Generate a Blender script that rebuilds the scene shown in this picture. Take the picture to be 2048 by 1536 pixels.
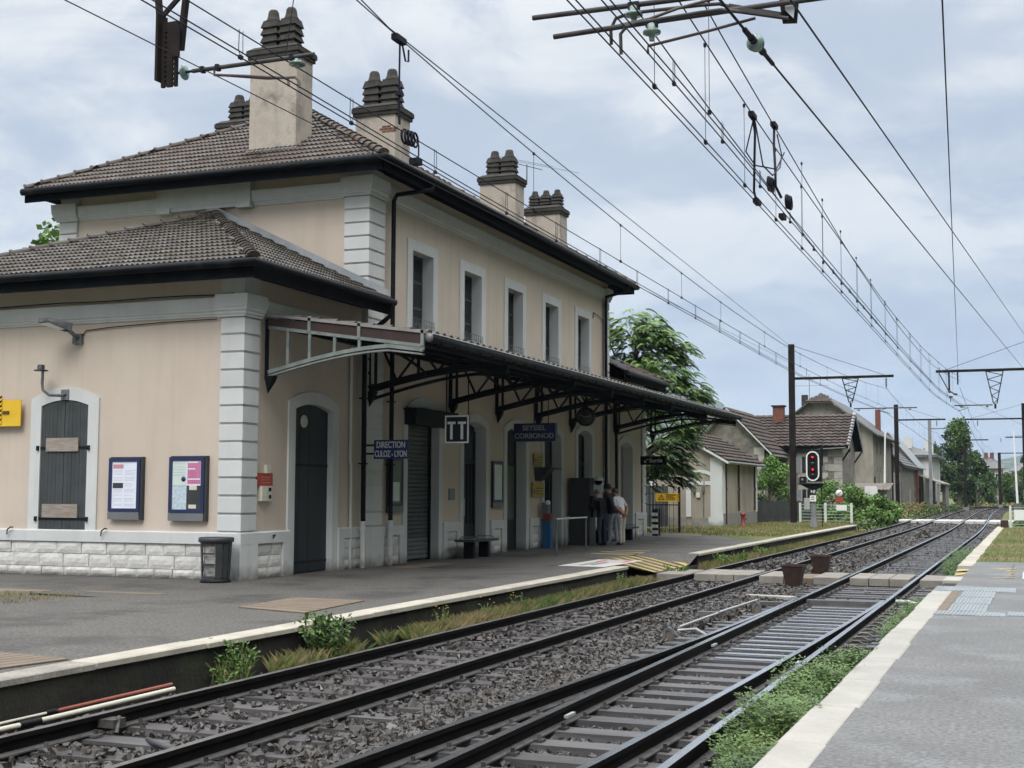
import bpy, math, random
import numpy as np
from mathutils import Vector, Matrix
random.seed(7); rng = np.random.default_rng(11)
for o in list(bpy.data.objects): bpy.data.objects.remove(o)
SC = bpy.context.scene
COL = SC.collection
R = math.radians

# ------------------------------------------------------------ camera
cam_d = bpy.data.cameras.new('camera'); cam = bpy.data.objects.new('camera', cam_d); COL.objects.link(cam)
cam_d.sensor_width = 36; cam_d.lens = 36*2636.14/2048; cam_d.clip_end = 9000; cam_d.clip_start = .1
_y, _t, _r = R(21.448), R(4.669), R(.197)
fw = Vector((-math.sin(_y)*math.cos(_t), math.cos(_y)*math.cos(_t), math.sin(_t)))
rt = Vector((math.cos(_y), math.sin(_y), 0)); up = rt.cross(fw)
X_ = rt*math.cos(_r)+up*math.sin(_r); Y_ = up*math.cos(_r)-rt*math.sin(_r)
M = Matrix((X_, Y_, -fw)).transposed().to_4x4(); M.translation = (0, 0, 1.63)
cam.matrix_world = M
SC.camera = cam

# ------------------------------------------------------------ world, sun, exposure
SUN_DIR = Vector((.10, -.68, .72)).normalized()      # towards the sun
sun_el = math.asin(SUN_DIR.z); sun_az = math.atan2(SUN_DIR.x, SUN_DIR.y)
W = bpy.data.worlds.new('World'); SC.world = W; W.use_nodes = True
nt = W.node_tree; N = nt.nodes; L = nt.links; N.clear()
def nd(t, **k):
    n = N.new(t)
    for a, b in k.items(): setattr(n, a, b)
    return n
out = nd('ShaderNodeOutputWorld'); bg = nd('ShaderNodeBackground'); bg.inputs[1].default_value = .1
sky = nd('ShaderNodeTexSky', sky_type='NISHITA', sun_disc=False, sun_elevation=sun_el, sun_rotation=sun_az)
sky.air_density = 1.2; sky.dust_density = 1.5
tc = nd('ShaderNodeTexCoord'); sp = nd('ShaderNodeSeparateXYZ'); L.new(tc.outputs['Generated'], sp.inputs[0])
def mth(op, a, b=None, c=None):
    n = nd('ShaderNodeMath', operation=op)
    for i, v in enumerate((a, b, c)):
        if v is None: continue
        if isinstance(v, (int, float)): n.inputs[i].default_value = v
        else: L.new(v, n.inputs[i])
    return n.outputs[0]
zz = mth('MAXIMUM', sp.outputs[2], 0.0); den = mth('ADD', zz, .22)
cx = mth('DIVIDE', sp.outputs[0], den); cy = mth('DIVIDE', sp.outputs[1], den)
cb = nd('ShaderNodeCombineXYZ'); L.new(cx, cb.inputs[0]); L.new(cy, cb.inputs[1]); L.new(mth('MULTIPLY', zz, 1.5), cb.inputs[2])
def noise(scale, det=6, rough=.55, off=(0, 0, 0), dist=0.):
    mp = nd('ShaderNodeMapping'); mp.inputs['Location'].default_value = off; L.new(cb.outputs[0], mp.inputs[0])
    n = nd('ShaderNodeTexNoise'); n.inputs['Scale'].default_value = scale; n.inputs['Detail'].default_value = det
    n.inputs['Roughness'].default_value = rough; n.inputs['Distortion'].default_value = dist
    L.new(mp.outputs[0], n.inputs['Vector']); return n.outputs[0]
def ramp(v, a, b):
    n = nd('ShaderNodeMapRange'); n.interpolation_type = 'SMOOTHSTEP'; n.inputs[1].default_value = a; n.inputs[2].default_value = b
    L.new(v, n.inputs[0]); return n.outputs[0]
def mixc(f, a, b):
    n = nd('ShaderNodeMix', data_type='RGBA')
    if isinstance(f, float): n.inputs[0].default_value = f
    else: L.new(f, n.inputs[0])
    for i, v in ((6, a), (7, b)):
        if isinstance(v, tuple): n.inputs[i].default_value = (*v, 1)
        else: L.new(v, n.inputs[i])
    return n.outputs[2]
shade = ramp(mth('ADD', mth('MULTIPLY', noise(1.15, 5, .5, (3.1, 1.7, 0), .3), .65), mth('MULTIPLY', noise(3.2, 7, .6, (1, 5, 2), .5), .35)), .43, .58)
cloud = mixc(shade, (5.8, 6.6, 7.9), (9.3, 9.6, 9.9))
wisp = ramp(noise(2.1, 8, .62, (7.7, 2.2, 1), .4), .50, .66)
cloud = mixc(mth('MULTIPLY', wisp, .7), cloud, (5.0, 5.8, 7.4))
gap = ramp(noise(1.6, 6, .55, (9.5, 4.4, 0), .3), .60, .72)
cloud = mixc(mth('MULTIPLY', gap, .28), cloud, sky.outputs[0])
hz = ramp(sp.outputs[2], .26, .02)
hzc = mixc(ramp(noise(1.3, 4, .5, (2, 8, 1)), .42, .6), (4.8, 5.8, 7.3), (7.2, 7.8, 8.7))
cloud = mixc(mth('MULTIPLY', hz, .75), cloud, hzc)
# overcast sky brightens towards the zenith
cloud = mixc(ramp(sp.outputs[2], .30, .8), cloud, (8.9, 8.9, 8.8))
cloud_g = nd('ShaderNodeVectorMath', operation='SCALE'); L.new(cloud, cloud_g.inputs[0])
L.new(mth('ADD', .80, mth('MULTIPLY', ramp(sp.outputs[2], .32, .92), 2.4)), cloud_g.inputs['Scale'])
L.new(cloud_g.outputs[0], bg.inputs[0]); L.new(bg.outputs[0], out.inputs[0])
sl = bpy.data.lights.new('sun', 'SUN'); sl.energy = 1.5; sl.angle = R(25); sl.color = (1, .96, .9)
so = bpy.data.objects.new('sun', sl); COL.objects.link(so); so.rotation_euler = (-SUN_DIR).to_track_quat('-Z', 'Y').to_euler(); so.location = (0, -20, 60)
SC.view_settings.view_transform = 'Standard'; SC.view_settings.look = 'None'; SC.view_settings.exposure = 0.2; SC.view_settings.gamma = 1
SC.view_settings.use_curve_mapping = False

# ------------------------------------------------------------ materials
def mat(name, c1, c2=None, scale=3., rough=.8, bump=0., bscale=40., metal=0., rnd=0., fine=0., fscale=90., c3=None, s3=.6, t3=(.55, .7), spec=.5, emit=None, stretch=None, alpha=1., rvar=0., base_dark=0., streak=0.):
    m = bpy.data.materials.new(name); m.use_nodes = True; t = m.node_tree; n = t.nodes; l = t.links
    b = n['Principled BSDF']; b.inputs['Roughness'].default_value = rough; b.inputs['Metallic'].default_value = metal
    b.inputs['Specular IOR Level'].default_value = spec
    g = n.new('ShaderNodeNewGeometry'); pos = g.outputs['Position']
    if stretch:
        mp = n.new('ShaderNodeMapping'); mp.inputs['Scale'].default_value = stretch; l.new(pos, mp.inputs[0]); pos = mp.outputs[0]
    def nz(s, d=4, r=.55):
        q = n.new('ShaderNodeTexNoise'); q.inputs['Scale'].default_value = s; q.inputs['Detail'].default_value = d; q.inputs['Roughness'].default_value = r
        l.new(pos, q.inputs['Vector']); return q.outputs[0]
    def mr(v, a, bb, lo=0., hi=1.):
        q = n.new('ShaderNodeMapRange'); q.inputs[1].default_value = a; q.inputs[2].default_value = bb; q.inputs[3].default_value = lo; q.inputs[4].default_value = hi
        l.new(v, q.inputs[0]); return q.outputs[0]
    def mx(f, a, bb, bt='MIX'):
        q = n.new('ShaderNodeMix'); q.data_type = 'RGBA'; q.blend_type = bt
        if isinstance(f, float): q.inputs[0].default_value = f
        else: l.new(f, q.inputs[0])
        for i, v in ((6, a), (7, bb)):
            if isinstance(v, tuple): q.inputs[i].default_value = (*v[:3], 1)
            else: l.new(v, q.inputs[i])
        return q.outputs[2]
    col = c1
    if c2: col = mx(mr(nz(scale), .36, .64), c1, c2)
    if c3: col = mx(mr(nz(s3, 6, .65), *t3), col if c2 else c1, c3)
    if streak:
        mp = n.new('ShaderNodeMapping'); mp.inputs['Scale'].default_value = (5, 5, .35); l.new(g.outputs['Position'], mp.inputs[0])
        q = n.new('ShaderNodeTexNoise'); q.inputs['Scale'].default_value = 1.; q.inputs['Detail'].default_value = 6; l.new(mp.outputs[0], q.inputs['Vector'])
        col = mx(mr(q.outputs[0], .5, .78, 0, streak), col, (c1[0]*.45, c1[1]*.45, c1[2]*.42))
    if base_dark:  # mixes towards dark brown near the bottom, edge broken by noise
        sz = n.new('ShaderNodeSeparateXYZ'); l.new(g.outputs['Position'], sz.inputs[0]); ad = n.new('ShaderNodeMath'); ad.operation = 'MULTIPLY_ADD'
        l.new(nz(3.5, 5), ad.inputs[0]); ad.inputs[1].default_value = -base_dark*1.6; l.new(sz.outputs[2], ad.inputs[2]); col = mx(mr(ad.outputs[0], -base_dark*.75, base_dark*.3, .75, 0.), col, (.10, .085, .065))
    def vscale(cc, val):
        q = n.new('ShaderNodeHueSaturation'); q.inputs['Saturation'].default_value = 1
        if isinstance(cc, tuple): q.inputs['Color'].default_value = (*cc[:3], 1)
        else: l.new(cc, q.inputs['Color'])
        l.new(val, q.inputs['Value']); return q.outputs[0]
    if fine: col = vscale(col, mr(nz(fscale, 2, .7), .3, .7, 1-fine, 1+fine))
    if rnd:
        oi = n.new('ShaderNodeObjectInfo'); a = n.new('ShaderNodeMath'); a.operation = 'ADD'
        l.new(oi.outputs['Random'], a.inputs[0]); l.new(g.outputs['Random Per Island'], a.inputs[1])
        f = n.new('ShaderNodeMath'); f.operation = 'FRACT'; l.new(a.outputs[0], f.inputs[0])
        col = vscale(col, mr(f.outputs[0], 0, 1, 1-rnd, 1+rnd))
        if rvar: l.new(mr(f.outputs[0], 0, 1, max(.05, rough-rvar), min(1, rough+rvar)), b.inputs['Roughness'])
    if isinstance(col, tuple): b.inputs['Base Color'].default_value = (*col[:3], 1)
    else: l.new(col, b.inputs['Base Color'])
    if bump:
        q = n.new('ShaderNodeBump'); q.inputs['Strength'].default_value = 1; q.inputs['Distance'].default_value = bump
        l.new(nz(bscale, 5, .6), q.inputs['Height']); l.new(q.outputs[0], b.inputs['Normal'])
    if emit:
        b.inputs['Emission Color'].default_value = (*emit[:3], 1); b.inputs['Emission Strength'].default_value = emit[3]
    m.diffuse_color = (*c1[:3], 1)
    return m
K = {}
K['plaster'] = mat('plaster', (.515, .44, .372), (.555, .48, .408), .7, .9, .0015, 60, fine=.03, streak=.16, c3=(.465, .395, .335), s3=.35, t3=(.56, .8))
K['trim'] = mat('trim_paint', (.52, .535, .535), (.565, .58, .58), 1.3, .85, .001, 80, fine=.03, base_dark=.25, streak=.15, c3=(.44, .455, .445), s3=.8, t3=(.62, .85), rnd=.05)
K['stone'] = mat('plinth_stone', (.54, .535, .515), (.62, .61, .59), 9, .9, .012, 30, base_dark=.12, rnd=.10, fine=.07, fscale=30, c3=(.5, .45, .38), s3=1.6, t3=(.6, .75))
K['mortar'] = mat('mortar', (.30, .28, .25), (.38, .36, .33), 5, .95)
K['tile'] = mat('roof_tile', (.036, .025, .019), (.074, .052, .041), 2.2, .6, .002, 60, rnd=.40, rvar=.15, fine=.2, fscale=45, c3=(.028, .026, .02), s3=1.1, t3=(.5, .72))
K['tile2'] = mat('roof_tile_mossy', (.028, .022, .018), (.052, .042, .034), 2.2, .55, .002, 60, rnd=.42, rvar=.18, fine=.2, fscale=45, c3=(.04, .04, .02), s3=1.4, t3=(.56, .72))
K['tilered'] = mat('red_roof_tile', (.046, .035, .031), (.074, .057, .050), 1.1, .85, .004, 20, rnd=.3, c3=(.038, .03, .027), s3=.5, t3=(.5, .75))
K['gutter'] = mat('gutter_metal', (.004, .0055, .008), (.007, .009, .012), 2, .5, rnd=.05, spec=.15, c3=(.035, .038, .042), s3=1.5, t3=(.58, .75))
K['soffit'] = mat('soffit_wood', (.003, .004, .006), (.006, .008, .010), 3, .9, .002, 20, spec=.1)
K['zinc'] = mat('zinc_flashing', (.24, .265, .29), (.32, .345, .365), 3, .55, metal=.3)
K['shutter'] = mat('shutter_paint', (.034, .041, .044), (.046, .053, .056), 4, .6, .001, 50, rnd=.12)
K['door'] = mat('dark_door_paint', (.006, .011, .018), (.009, .015, .022), 3, .5, .001, 40, rnd=.08)
K['iron'] = mat('painted_iron', (.0025, .004, .008), (.005, .007, .011), 4, .6, .0006, 90, spec=.2)
K['irongrey'] = mat('weathered_grey_iron', (.13, .155, .15), (.19, .215, .205), 5, .6, .001, 60, c3=(.10, .12, .12), s3=3, t3=(.55, .7))
K['redwood'] = mat('red_brown_fascia', (.022, .009, .008), (.036, .015, .012), 3, .6)
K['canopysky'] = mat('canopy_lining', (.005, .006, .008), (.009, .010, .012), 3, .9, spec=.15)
K['asphaltL'] = mat('platform_asphalt', (.074, .070, .065), (.102, .097, .090), .55, .7, .005, 85, fine=.75, fscale=24, c3=(.042, .040, .038), s3=.55, t3=(.47, .62))
K['asphaltR'] = mat('light_asphalt', (.105, .107, .108), (.135, .137, .138), .7, .6, .005, 80, fine=.5, fscale=26, c3=(.175, .18, .185), s3=1.1, t3=(.50, .70))
K['patch'] = mat('asphalt_patch', (.14, .108, .08), (.17, .135, .10), 2, .8, .003, 70, fine=.15)
K['kerb'] = mat('white_kerb', (.34, .315, .265), (.42, .395, .34), 2.5, .8, .003, 45, rnd=.08, fine=.08, fscale=25, c3=(.17, .15, .12), s3=2.2, t3=(.60, .74))
K['kerbR'] = mat('pale_kerb', (.31, .30, .275), (.36, .35, .325), 2.5, .75, .003, 45, rnd=.06, fine=.06, fscale=25, c3=(.40, .385, .345), s3=3., t3=(.62, .76))
K['kerbold'] = mat('bare_kerb', (.24, .225, .20), (.31, .29, .26), 3, .9, .005, 40, rnd=.1, fine=.2, fscale=30)
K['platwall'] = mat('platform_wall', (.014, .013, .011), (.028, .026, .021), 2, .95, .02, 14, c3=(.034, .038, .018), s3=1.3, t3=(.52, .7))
K['grass'] = mat('lawn', (.055, .088, .016), (.09, .12, .025), .8, .95, .03, 25, fine=.3, fscale=14, c3=(.17, .13, .07), s3=.35, t3=(.48, .62))
K['blade'] = mat('grass_blades', (.11, .15, .03), (.18, .19, .06), .9, .8, rnd=.3, c3=(.22, .165, .085), s3=.9, t3=(.46, .6))
K['drygrass'] = mat('dry_grass', (.30, .235, .125), (.20, .19, .08), 1.3, .85, rnd=.3)
K['leafA'] = mat('leaves_dark', (.014, .034, .013), (.030, .062, .020), .9, .6, rnd=.35)
K['leafB'] = mat('leaves_mid', (.030, .066, .018), (.052, .10, .026), .8, .6, rnd=.35)
K['leafC'] = mat('leaves_light', (.060, .118, .027), (.10, .17, .042), .8, .6, rnd=.3)
K['leafD'] = mat('leaves_conifer', (.02, .045, .022), (.035, .065, .03), .6, .7, rnd=.3)
K['leafW'] = mat('leaves_bright', (.085, .17, .035), (.13, .23, .05), .8, .6, rnd=.3)
K['bark'] = mat('bark', (.07, .055, .042), (.11, .09, .07), 6, .95, .01, 20)
K['ballast'] = mat('ballast_stone', (.027, .0235, .022), (.058, .051, .047), 25, .42, .0, rnd=.65, rvar=.2, c3=(.085, .06, .045), s3=2., t3=(.62, .8))
K['ballastbed'] = mat('ballast_bed', (.010, .009, .009), (.03, .027, .027), 22, .7, .05, 16, fine=.55, fscale=11)
K['sleeper'] = mat('wet_sleeper', (.06, .058, .062), (.10, .097, .10), 5, .33, .002, 30, rnd=.15, stretch=(.4, 4, 4), rvar=.1)
K['railside'] = mat('rail_side', (.004, .0035, .004), (.009, .007, .007), 6, .7, .001, 60, spec=.12)
K['railtop'] = mat('rail_top', (.62, .64, .68), (.72, .74, .78), 4, .2, metal=.95)
K['raildull'] = mat('dull_rail_top', (.14, .13, .13), (.22, .21, .21), 4, .35, metal=.6)
K['railfoot'] = mat('rail_foot', (.07, .068, .07), (.11, .107, .108), 8, .4)
K['clip'] = mat('fastening_steel', (.05, .046, .045), (.10, .095, .09), 15, .45, metal=.3, rnd=.5)
K['steelwhite'] = mat('galvanised', (.45, .47, .48), (.55, .57, .58), 6, .35, metal=.5)
K['slidesteel'] = mat('slide_plate_steel', (.62, .64, .68), (.72, .74, .78), 5, .22, metal=.9)
K['galvdark'] = mat('dull_galvanised', (.10, .105, .11), (.17, .175, .18), 8, .5, metal=.4)
K['mast'] = mat('mast_steel', (.012, .010, .010), (.022, .017, .016), 3, .85, .001, 50, spec=.2)
K['mastgrey'] = mat('mast_grey', (.17, .18, .19), (.22, .23, .24), 2, .7)
K['wire'] = mat('wire', (.010, .009, .02), rough=.6, spec=.2)
K['tube'] = mat('bracket_tube', (.035, .032, .034), (.06, .055, .058), 5, .6, spec=.3)
K['tubebrown'] = mat('steady_tube', (.07, .052, .05), (.10, .08, .075), 5, .55)
K['insul'] = mat('glass_insulator', (.10, .17, .15), (.18, .26, .235), 9, .08, spec=.9)
K['insulbr'] = mat('ribbed_insulator', (.09, .035, .03), rough=.25)
K['rust'] = mat('rust', (.028, .015, .012), (.055, .028, .021), 9, .85, .004, 30, c3=(.03, .018, .015), s3=5)
K['concrete'] = mat('concrete', (.20, .19, .175), (.25, .24, .225), 3, .85, .004, 40, rnd=.08, fine=.1)
K['slab'] = mat('crossing_slab', (.19, .175, .155), (.25, .235, .21), 3, .8, .003, 40, rnd=.1, fine=.1)
K['slabwhite'] = mat('white_crossing_slab', (.42, .42, .41), (.50, .50, .49), 2, .8, rnd=.1)
K['yellow'] = mat('yellow_paint', (.38, .27, .06), (.44, .33, .10), 6, .7, c3=(.32, .27, .18), s3=5, t3=(.52, .68))
K['yellowpale'] = mat('worn_yellow_paint', (.32, .26, .12), (.38, .32, .17), 6, .75, c3=(.30, .27, .2), s3=6, t3=(.52, .68))
K['whitepaint'] = mat('white_marking', (.42, .42, .41), (.50, .50, .49), 4, .75, c3=(.42, .42, .4), s3=3, t3=(.5, .7))
K['redpaint'] = mat('red_marking', (.42, .05, .06), (.5, .08, .09), 5, .75)
K['signyellow'] = mat('yellow_sign', (.70, .43, .015), (.74, .48, .03), 3, .5)
K['blue'] = mat('station_blue', (.008, .018, .10), (.012, .024, .13), 3, .4)
K['bluedk'] = mat('dark_blue_frame', (.012, .018, .07), (.018, .025, .09), 3, .4)
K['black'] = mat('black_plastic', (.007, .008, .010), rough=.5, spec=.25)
K['dark'] = mat('dark_grey_metal', (.026, .029, .033), (.038, .041, .046), 3, .5)
K['grey'] = mat('grey_metal', (.13, .14, .15), (.16, .17, .18), 3, .45)
K['white'] = mat('white_enamel', (.75, .76, .76), rough=.45)
K['paper'] = mat('paper', (.66, .70, .80), (.72, .75, .84), 5, .6)
K['paperlines'] = mat('printed_lines', (.40, .43, .50), rough=.7)
K['papergreen'] = mat('green_white_notice', (.52, .62, .58), (.58, .67, .63), 4, .6)
K['mapblue'] = mat('blue_map_print', (.36, .47, .56), (.55, .63, .68), 22, .6)
K['pink'] = mat('pink_notice', (.46, .14, .28), (.50, .18, .32), 4, .6)
K['pinklt'] = mat('pale_red_print', (.50, .24, .28), rough=.6)
K['cream'] = mat('cream_plastic', (.55, .53, .45), (.60, .58, .50), 3, .6)
K['red'] = mat('red_enamel', (.30, .04, .025), (.34, .055, .03), 3, .5)
K['reddk'] = mat('dull_red_paint', (.16, .03, .025), (.20, .045, .035), 3, .6)
K['boardwood'] = mat('weathered_plank', (.24, .20, .17), (.33, .29, .26), 6, .85, .003, 25, stretch=(1, 6, 6), rnd=.1)
K['chimney'] = mat('chimney_render', (.38, .335, .285), (.46, .41, .36), 1.6, .92, .006, 25, fine=.08, fscale=20, c3=(.20, .185, .16), s3=1.6, t3=(.50, .70), streak=.3)
K['pot'] = mat('sooty_terracotta', (.022, .021, .019), (.042, .038, .034), 5, .9, .01, 30, rnd=.15, c3=(.06, .055, .03), s3=2.5, t3=(.6, .72))
K['brick'] = mat('chimney_brick', (.12, .045, .03), (.17, .072, .05), 9, .9, .004, 30, rnd=.2)
K['glassdk'] = mat('dark_glass', (.012, .016, .02), (.02, .026, .03), 1, .08, spec=.7)
K['glassgr'] = mat('pale_window_film', (.07, .10, .08), (.10, .13, .11), 2, .4)
K['roller'] = mat('roller_shutter_slats', (.055, .065, .07), (.075, .085, .09), 3, .45, rnd=.06)
K['farrender'] = mat('grey_render', (.235, .22, .185), (.30, .28, .235), .35, .95, .01, 8, fine=.06, fscale=3, c3=(.17, .158, .138), s3=.5, t3=(.48, .66), streak=.3, stretch=(1, 1, .5))
K['farstone'] = mat('rough_stone', (.145, .135, .118), (.22, .205, .18), 1.4, .95, .04, 5, c3=(.14, .13, .12), s3=.9, fine=.2, fscale=3)
K['shedwall'] = mat('stained_render', (.28, .25, .205), (.36, .325, .27), .8, .95, .004, 20, fine=.06, c3=(.22, .19, .16), s3=.9, t3=(.52, .7), stretch=(1, 1, .35))
K['quoinstone'] = mat('pale_quoin', (.31, .295, .27), (.38, .365, .34), 2, .9, rnd=.15)
K['slate'] = mat('slate_roof', (.07, .072, .075), (.12, .122, .125), 2, .5, rnd=.15, c3=(.26, .28, .30), s3=.8, t3=(.6, .66))
K['whitewall'] = mat('white_wall', (.52, .52, .51), (.58, .58, .57), 1, .9)
K['fencewood'] = mat('dark_fence_board', (.03, .034, .036), (.05, .053, .055), 2, .85, rnd=.2)
K['fencewhite'] = mat('white_fence_paint', (.55, .58, .54), (.62, .65, .61), 2, .7)
K['fencegreen'] = mat('green_rail_paint', (.30, .38, .32), (.36, .44, .38), 2, .7)
K['tinroof'] = mat('rusty_corrugated', (.10, .085, .075), (.17, .15, .135), 2, .8)
K['hill'] = mat('forest_hill', (.035, .055, .03), (.07, .09, .05), .006, .95, fine=.3, fscale=.03, c3=(.16, .15, .13), s3=.004, t3=(.54, .62))
K['skin'] = mat('skin', (.28, .15, .10), rough=.6)
K['skinlt'] = mat('skin_fair', (.42, .26, .20), rough=.6)
K['hairdk'] = mat('hair_dark', (.012, .010, .009), rough=.6)
K['hairbr'] = mat('hair_brown', (.05, .03, .02), rough=.6)
K['hairgr'] = mat('hair_grey', (.16, .13, .11), rough=.6)
K['navy'] = mat('navy_cloth', (.012, .016, .028), (.02, .025, .04), 20, .9)
K['denim'] = mat('dark_denim', (.025, .032, .05), (.035, .045, .07), 20, .9)
K['whitecloth'] = mat('white_polo_cloth', (.50, .50, .56), (.58, .58, .63), 14, .9, .004, 14)
K['greycloth'] = mat('light_grey_trousers', (.26, .28, .34), (.33, .35, .41), 14, .9, .004, 14)
K['beige'] = mat('beige_trousers', (.36, .34, .30), (.44, .42, .37), 14, .9, .004, 14)
K['shoe'] = mat('dark_shoe', (.012, .012, .014), rough=.5)
K['shoewhite'] = mat('white_shoe', (.62, .62, .62), rough=.5)
K['ledred'] = mat('signal_red_lamp', (.8, .02, .02), rough=.3, emit=(1, .02, .03, 3))
K['blueplas'] = mat('bright_blue_plastic', (.008, .085, .22), (.010, .10, .26), 3, .4)

# ------------------------------------------------------------ mesh helpers
WO = {}                                   # world origin of every parent
class MB:
    def __init__(s, T=None): s.v = []; s.f = []; s.m = []; s.sm = []; s.T = T
    def _add(s, vs, fs, mi=0, sm=False):
        b = len(s.v)
        s.v += [s.T(*p) for p in vs] if s.T else [tuple(p) for p in vs]
        for f in fs: s.f.append(tuple(i+b for i in f)); s.m.append(mi); s.sm.append(sm)
        return s
    def box(s, x0, x1, y0, y1, z0, z1, mi=0):
        return s._add([(x0, y0, z0), (x1, y0, z0), (x1, y1, z0), (x0, y1, z0), (x0, y0, z1), (x1, y0, z1), (x1, y1, z1), (x0, y1, z1)],
                      [(0, 3, 2, 1), (4, 5, 6, 7), (0, 1, 5, 4), (1, 2, 6, 5), (2, 3, 7, 6), (3, 0, 4, 7)], mi)
    def cham(s, x0, x1, y0, y1, z0, z1, c, mi=0):          # block with chamfered outer (+y in frame = d) edges
        return s._add([(x0, y0, z0), (x1, y0, z0), (x1, y0, z1), (x0, y0, z1), (x0, y1-c, z0), (x1, y1-c, z0), (x1, y1-c, z1), (x0, y1-c, z1),
                       (x0+c, y1, z0+c), (x1-c, y1, z0+c), (x1-c, y1, z1-c), (x0+c, y1, z1-c)],
                      [(8, 9, 10, 11), (4, 5, 9, 8), (5, 6, 10, 9), (6, 7, 11, 10), (7, 4, 8, 11), (0, 1, 5, 4), (1, 2, 6, 5), (2, 3, 7, 6), (3, 0, 4, 7), (0, 3, 2, 1)], mi)
    def quad(s, a, b, c, d, mi=0): return s._add([a, b, c, d], [(0, 1, 2, 3)], mi)
    def poly(s, pts, mi=0): return s._add(pts, [tuple(range(len(pts)))], mi)
    def slab(s, pts, off, mi=0):                            # polygon extruded by vector off
        n = len(pts); q = [tuple(p[i]+off[i] for i in range(3)) for p in pts]
        return s._add(list(pts)+q, [tuple(range(n)), tuple(range(2*n-1, n-1, -1))]+[(i, n+i, n+(i+1) % n, (i+1) % n) for i in range(n)], mi)
    def cyl(s, p0, p1, r0, r1=None, n=8, mi=0, caps=True): return s.tube([p0, p1], [r0, r0 if r1 is None else r1], n, mi, caps)
    def tube(s, path, r, n=8, mi=0, caps=True, sm=True):
        P = [Vector(s.T(*p) if s.T else p) for p in path]; r = r if isinstance(r, (list, tuple)) else [r]*len(P)
        vs = []; fs = []; u = None
        for i, p in enumerate(P):
            d = (P[min(i+1, len(P)-1)]-P[max(i-1, 0)]);
            d = d.normalized() if d.length > 1e-9 else Vector((0, 0, 1))
            if u is None: u = d.orthogonal().normalized()
            u = (u-d*u.dot(d)).normalized(); w = d.cross(u)
            for k in range(n):
                a = 2*math.pi*k/n; vs.append(tuple(p+(u*math.cos(a)+w*math.sin(a))*r[i]))
        for i in range(len(P)-1):
            for k in range(n):
                a = i*n+k; b = i*n+(k+1) % n; fs.append((a, b, b+n, a+n))
        T = s.T; s.T = None; s._add(vs, fs, mi, sm)
        if caps:
            s._add(vs[:n], [tuple(range(n-1, -1, -1))], mi); s._add(vs[-n:], [tuple(range(n))], mi)
        s.T = T; return s
    def bar(s, p0, p1, w, h, mi=0, upv=(0, 0, 1)):          # rectangular bar
        a = Vector(s.T(*p0) if s.T else p0); b = Vector(s.T(*p1) if s.T else p1); d = (b-a).normalized(); U = Vector(upv)
        if abs(d.dot(U)) > .98: U = Vector((1, 0, 0))
        sd = d.cross(U).normalized()*w/2; uu = sd.cross(d).normalized()*h/2
        T = s.T; s.T = None
        s._add([tuple(q) for q in (a-sd-uu, a+sd-uu, a+sd+uu, a-sd+uu, b-sd-uu, b+sd-uu, b+sd+uu, b-sd+uu)],
               [(0, 3, 2, 1), (4, 5, 6, 7), (0, 1, 5, 4), (1, 2, 6, 5), (2, 3, 7, 6), (3, 0, 4, 7)], mi)
        s.T = T; return s
    def lathe(s, c, prof, n=16, mi=0, ax='z'):
        vs = []; fs = []
        for (r, h) in prof:
            for k in range(n):
                a = 2*math.pi*k/n
                q = (r*math.cos(a), r*math.sin(a), h)
                if ax == 'y': q = (q[0], q[2], q[1])
                if ax == 'x': q = (q[2], q[0], q[1])
                vs.append((c[0]+q[0], c[1]+q[1], c[2]+q[2]))
        for i in range(len(prof)-1):
            for k in range(n):
                a = i*n+k; b = i*n+(k+1) % n; fs.append((a, b, b+n, a+n))
        s._add(vs, fs, mi, True)
        s._add(vs[:n], [tuple(range(n))], mi); s._add(vs[-n:], [tuple(range(n))], mi); return s
    def ring(s, inner, outer, d0, d1, mi=0):               # u,z lists -> thick strip between two open paths (frame u,d,z)
        n = len(inner); vs = [(u, d1, z) for u, z in inner]+[(u, d1, z) for u, z in outer]+[(u, d0, z) for u, z in inner]+[(u, d0, z) for u, z in outer]
        fs = []
        for i in range(n-1):
            fs += [(i, i+1, n+i+1, n+i), (i, i+1, 2*n+i+1, 2*n+i), (n+i, n+i+1, 3*n+i+1, 3*n+i)]
        fs += [(0, n, 3*n, 2*n), (n-1, 2*n-1, 4*n-1, 3*n-1)]
        return s._add(vs, fs, mi)
    def mesh(s, name, mats, org=(0, 0, 0)):
        me = bpy.data.meshes.new(name); o = np.array(org, float)
        me.from_pydata((np.array(s.v, float)-o).tolist(), [], s.f)
        for m in (mats if isinstance(mats, (list, tuple)) else [mats]): me.materials.append(K[m] if isinstance(m, str) else m)
        me.polygons.foreach_set('material_index', s.m); me.polygons.foreach_set('use_smooth', s.sm); me.update(); return me
    def build(s, name, mats, parent=None, org=None, **kw):
        a = np.array(s.v, float)
        if org is None:
            lo, hi = a.min(0), a.max(0); org = ((lo[0]+hi[0])/2, (lo[1]+hi[1])/2, lo[2])
        return put(name, s.mesh(name, mats, org), org, parent, **kw)
def props(o, label=None, cat=None, group=None, kind=None):
    if label: o['label'] = label
    if cat: o['category'] = cat
    if group: o['group'] = group
    if kind: o['kind'] = kind
    return o
def put(name, me, org, parent=None, rot=None, scl=None, **kw):
    o = bpy.data.objects.new(name, me); COL.objects.link(o); org = Vector(org); WO[o.name] = org
    loc = org-(WO[parent.name] if parent else Vector((0, 0, 0)))
    if rot is not None: o.matrix_local = Matrix.Translation(loc) @ rot.to_4x4() @ (Matrix.Diagonal((*scl, 1)) if scl else Matrix.Identity(4))
    else: o.location = loc
    if parent: o.parent = parent
    if kw: props(o, **kw)
    return o
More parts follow.
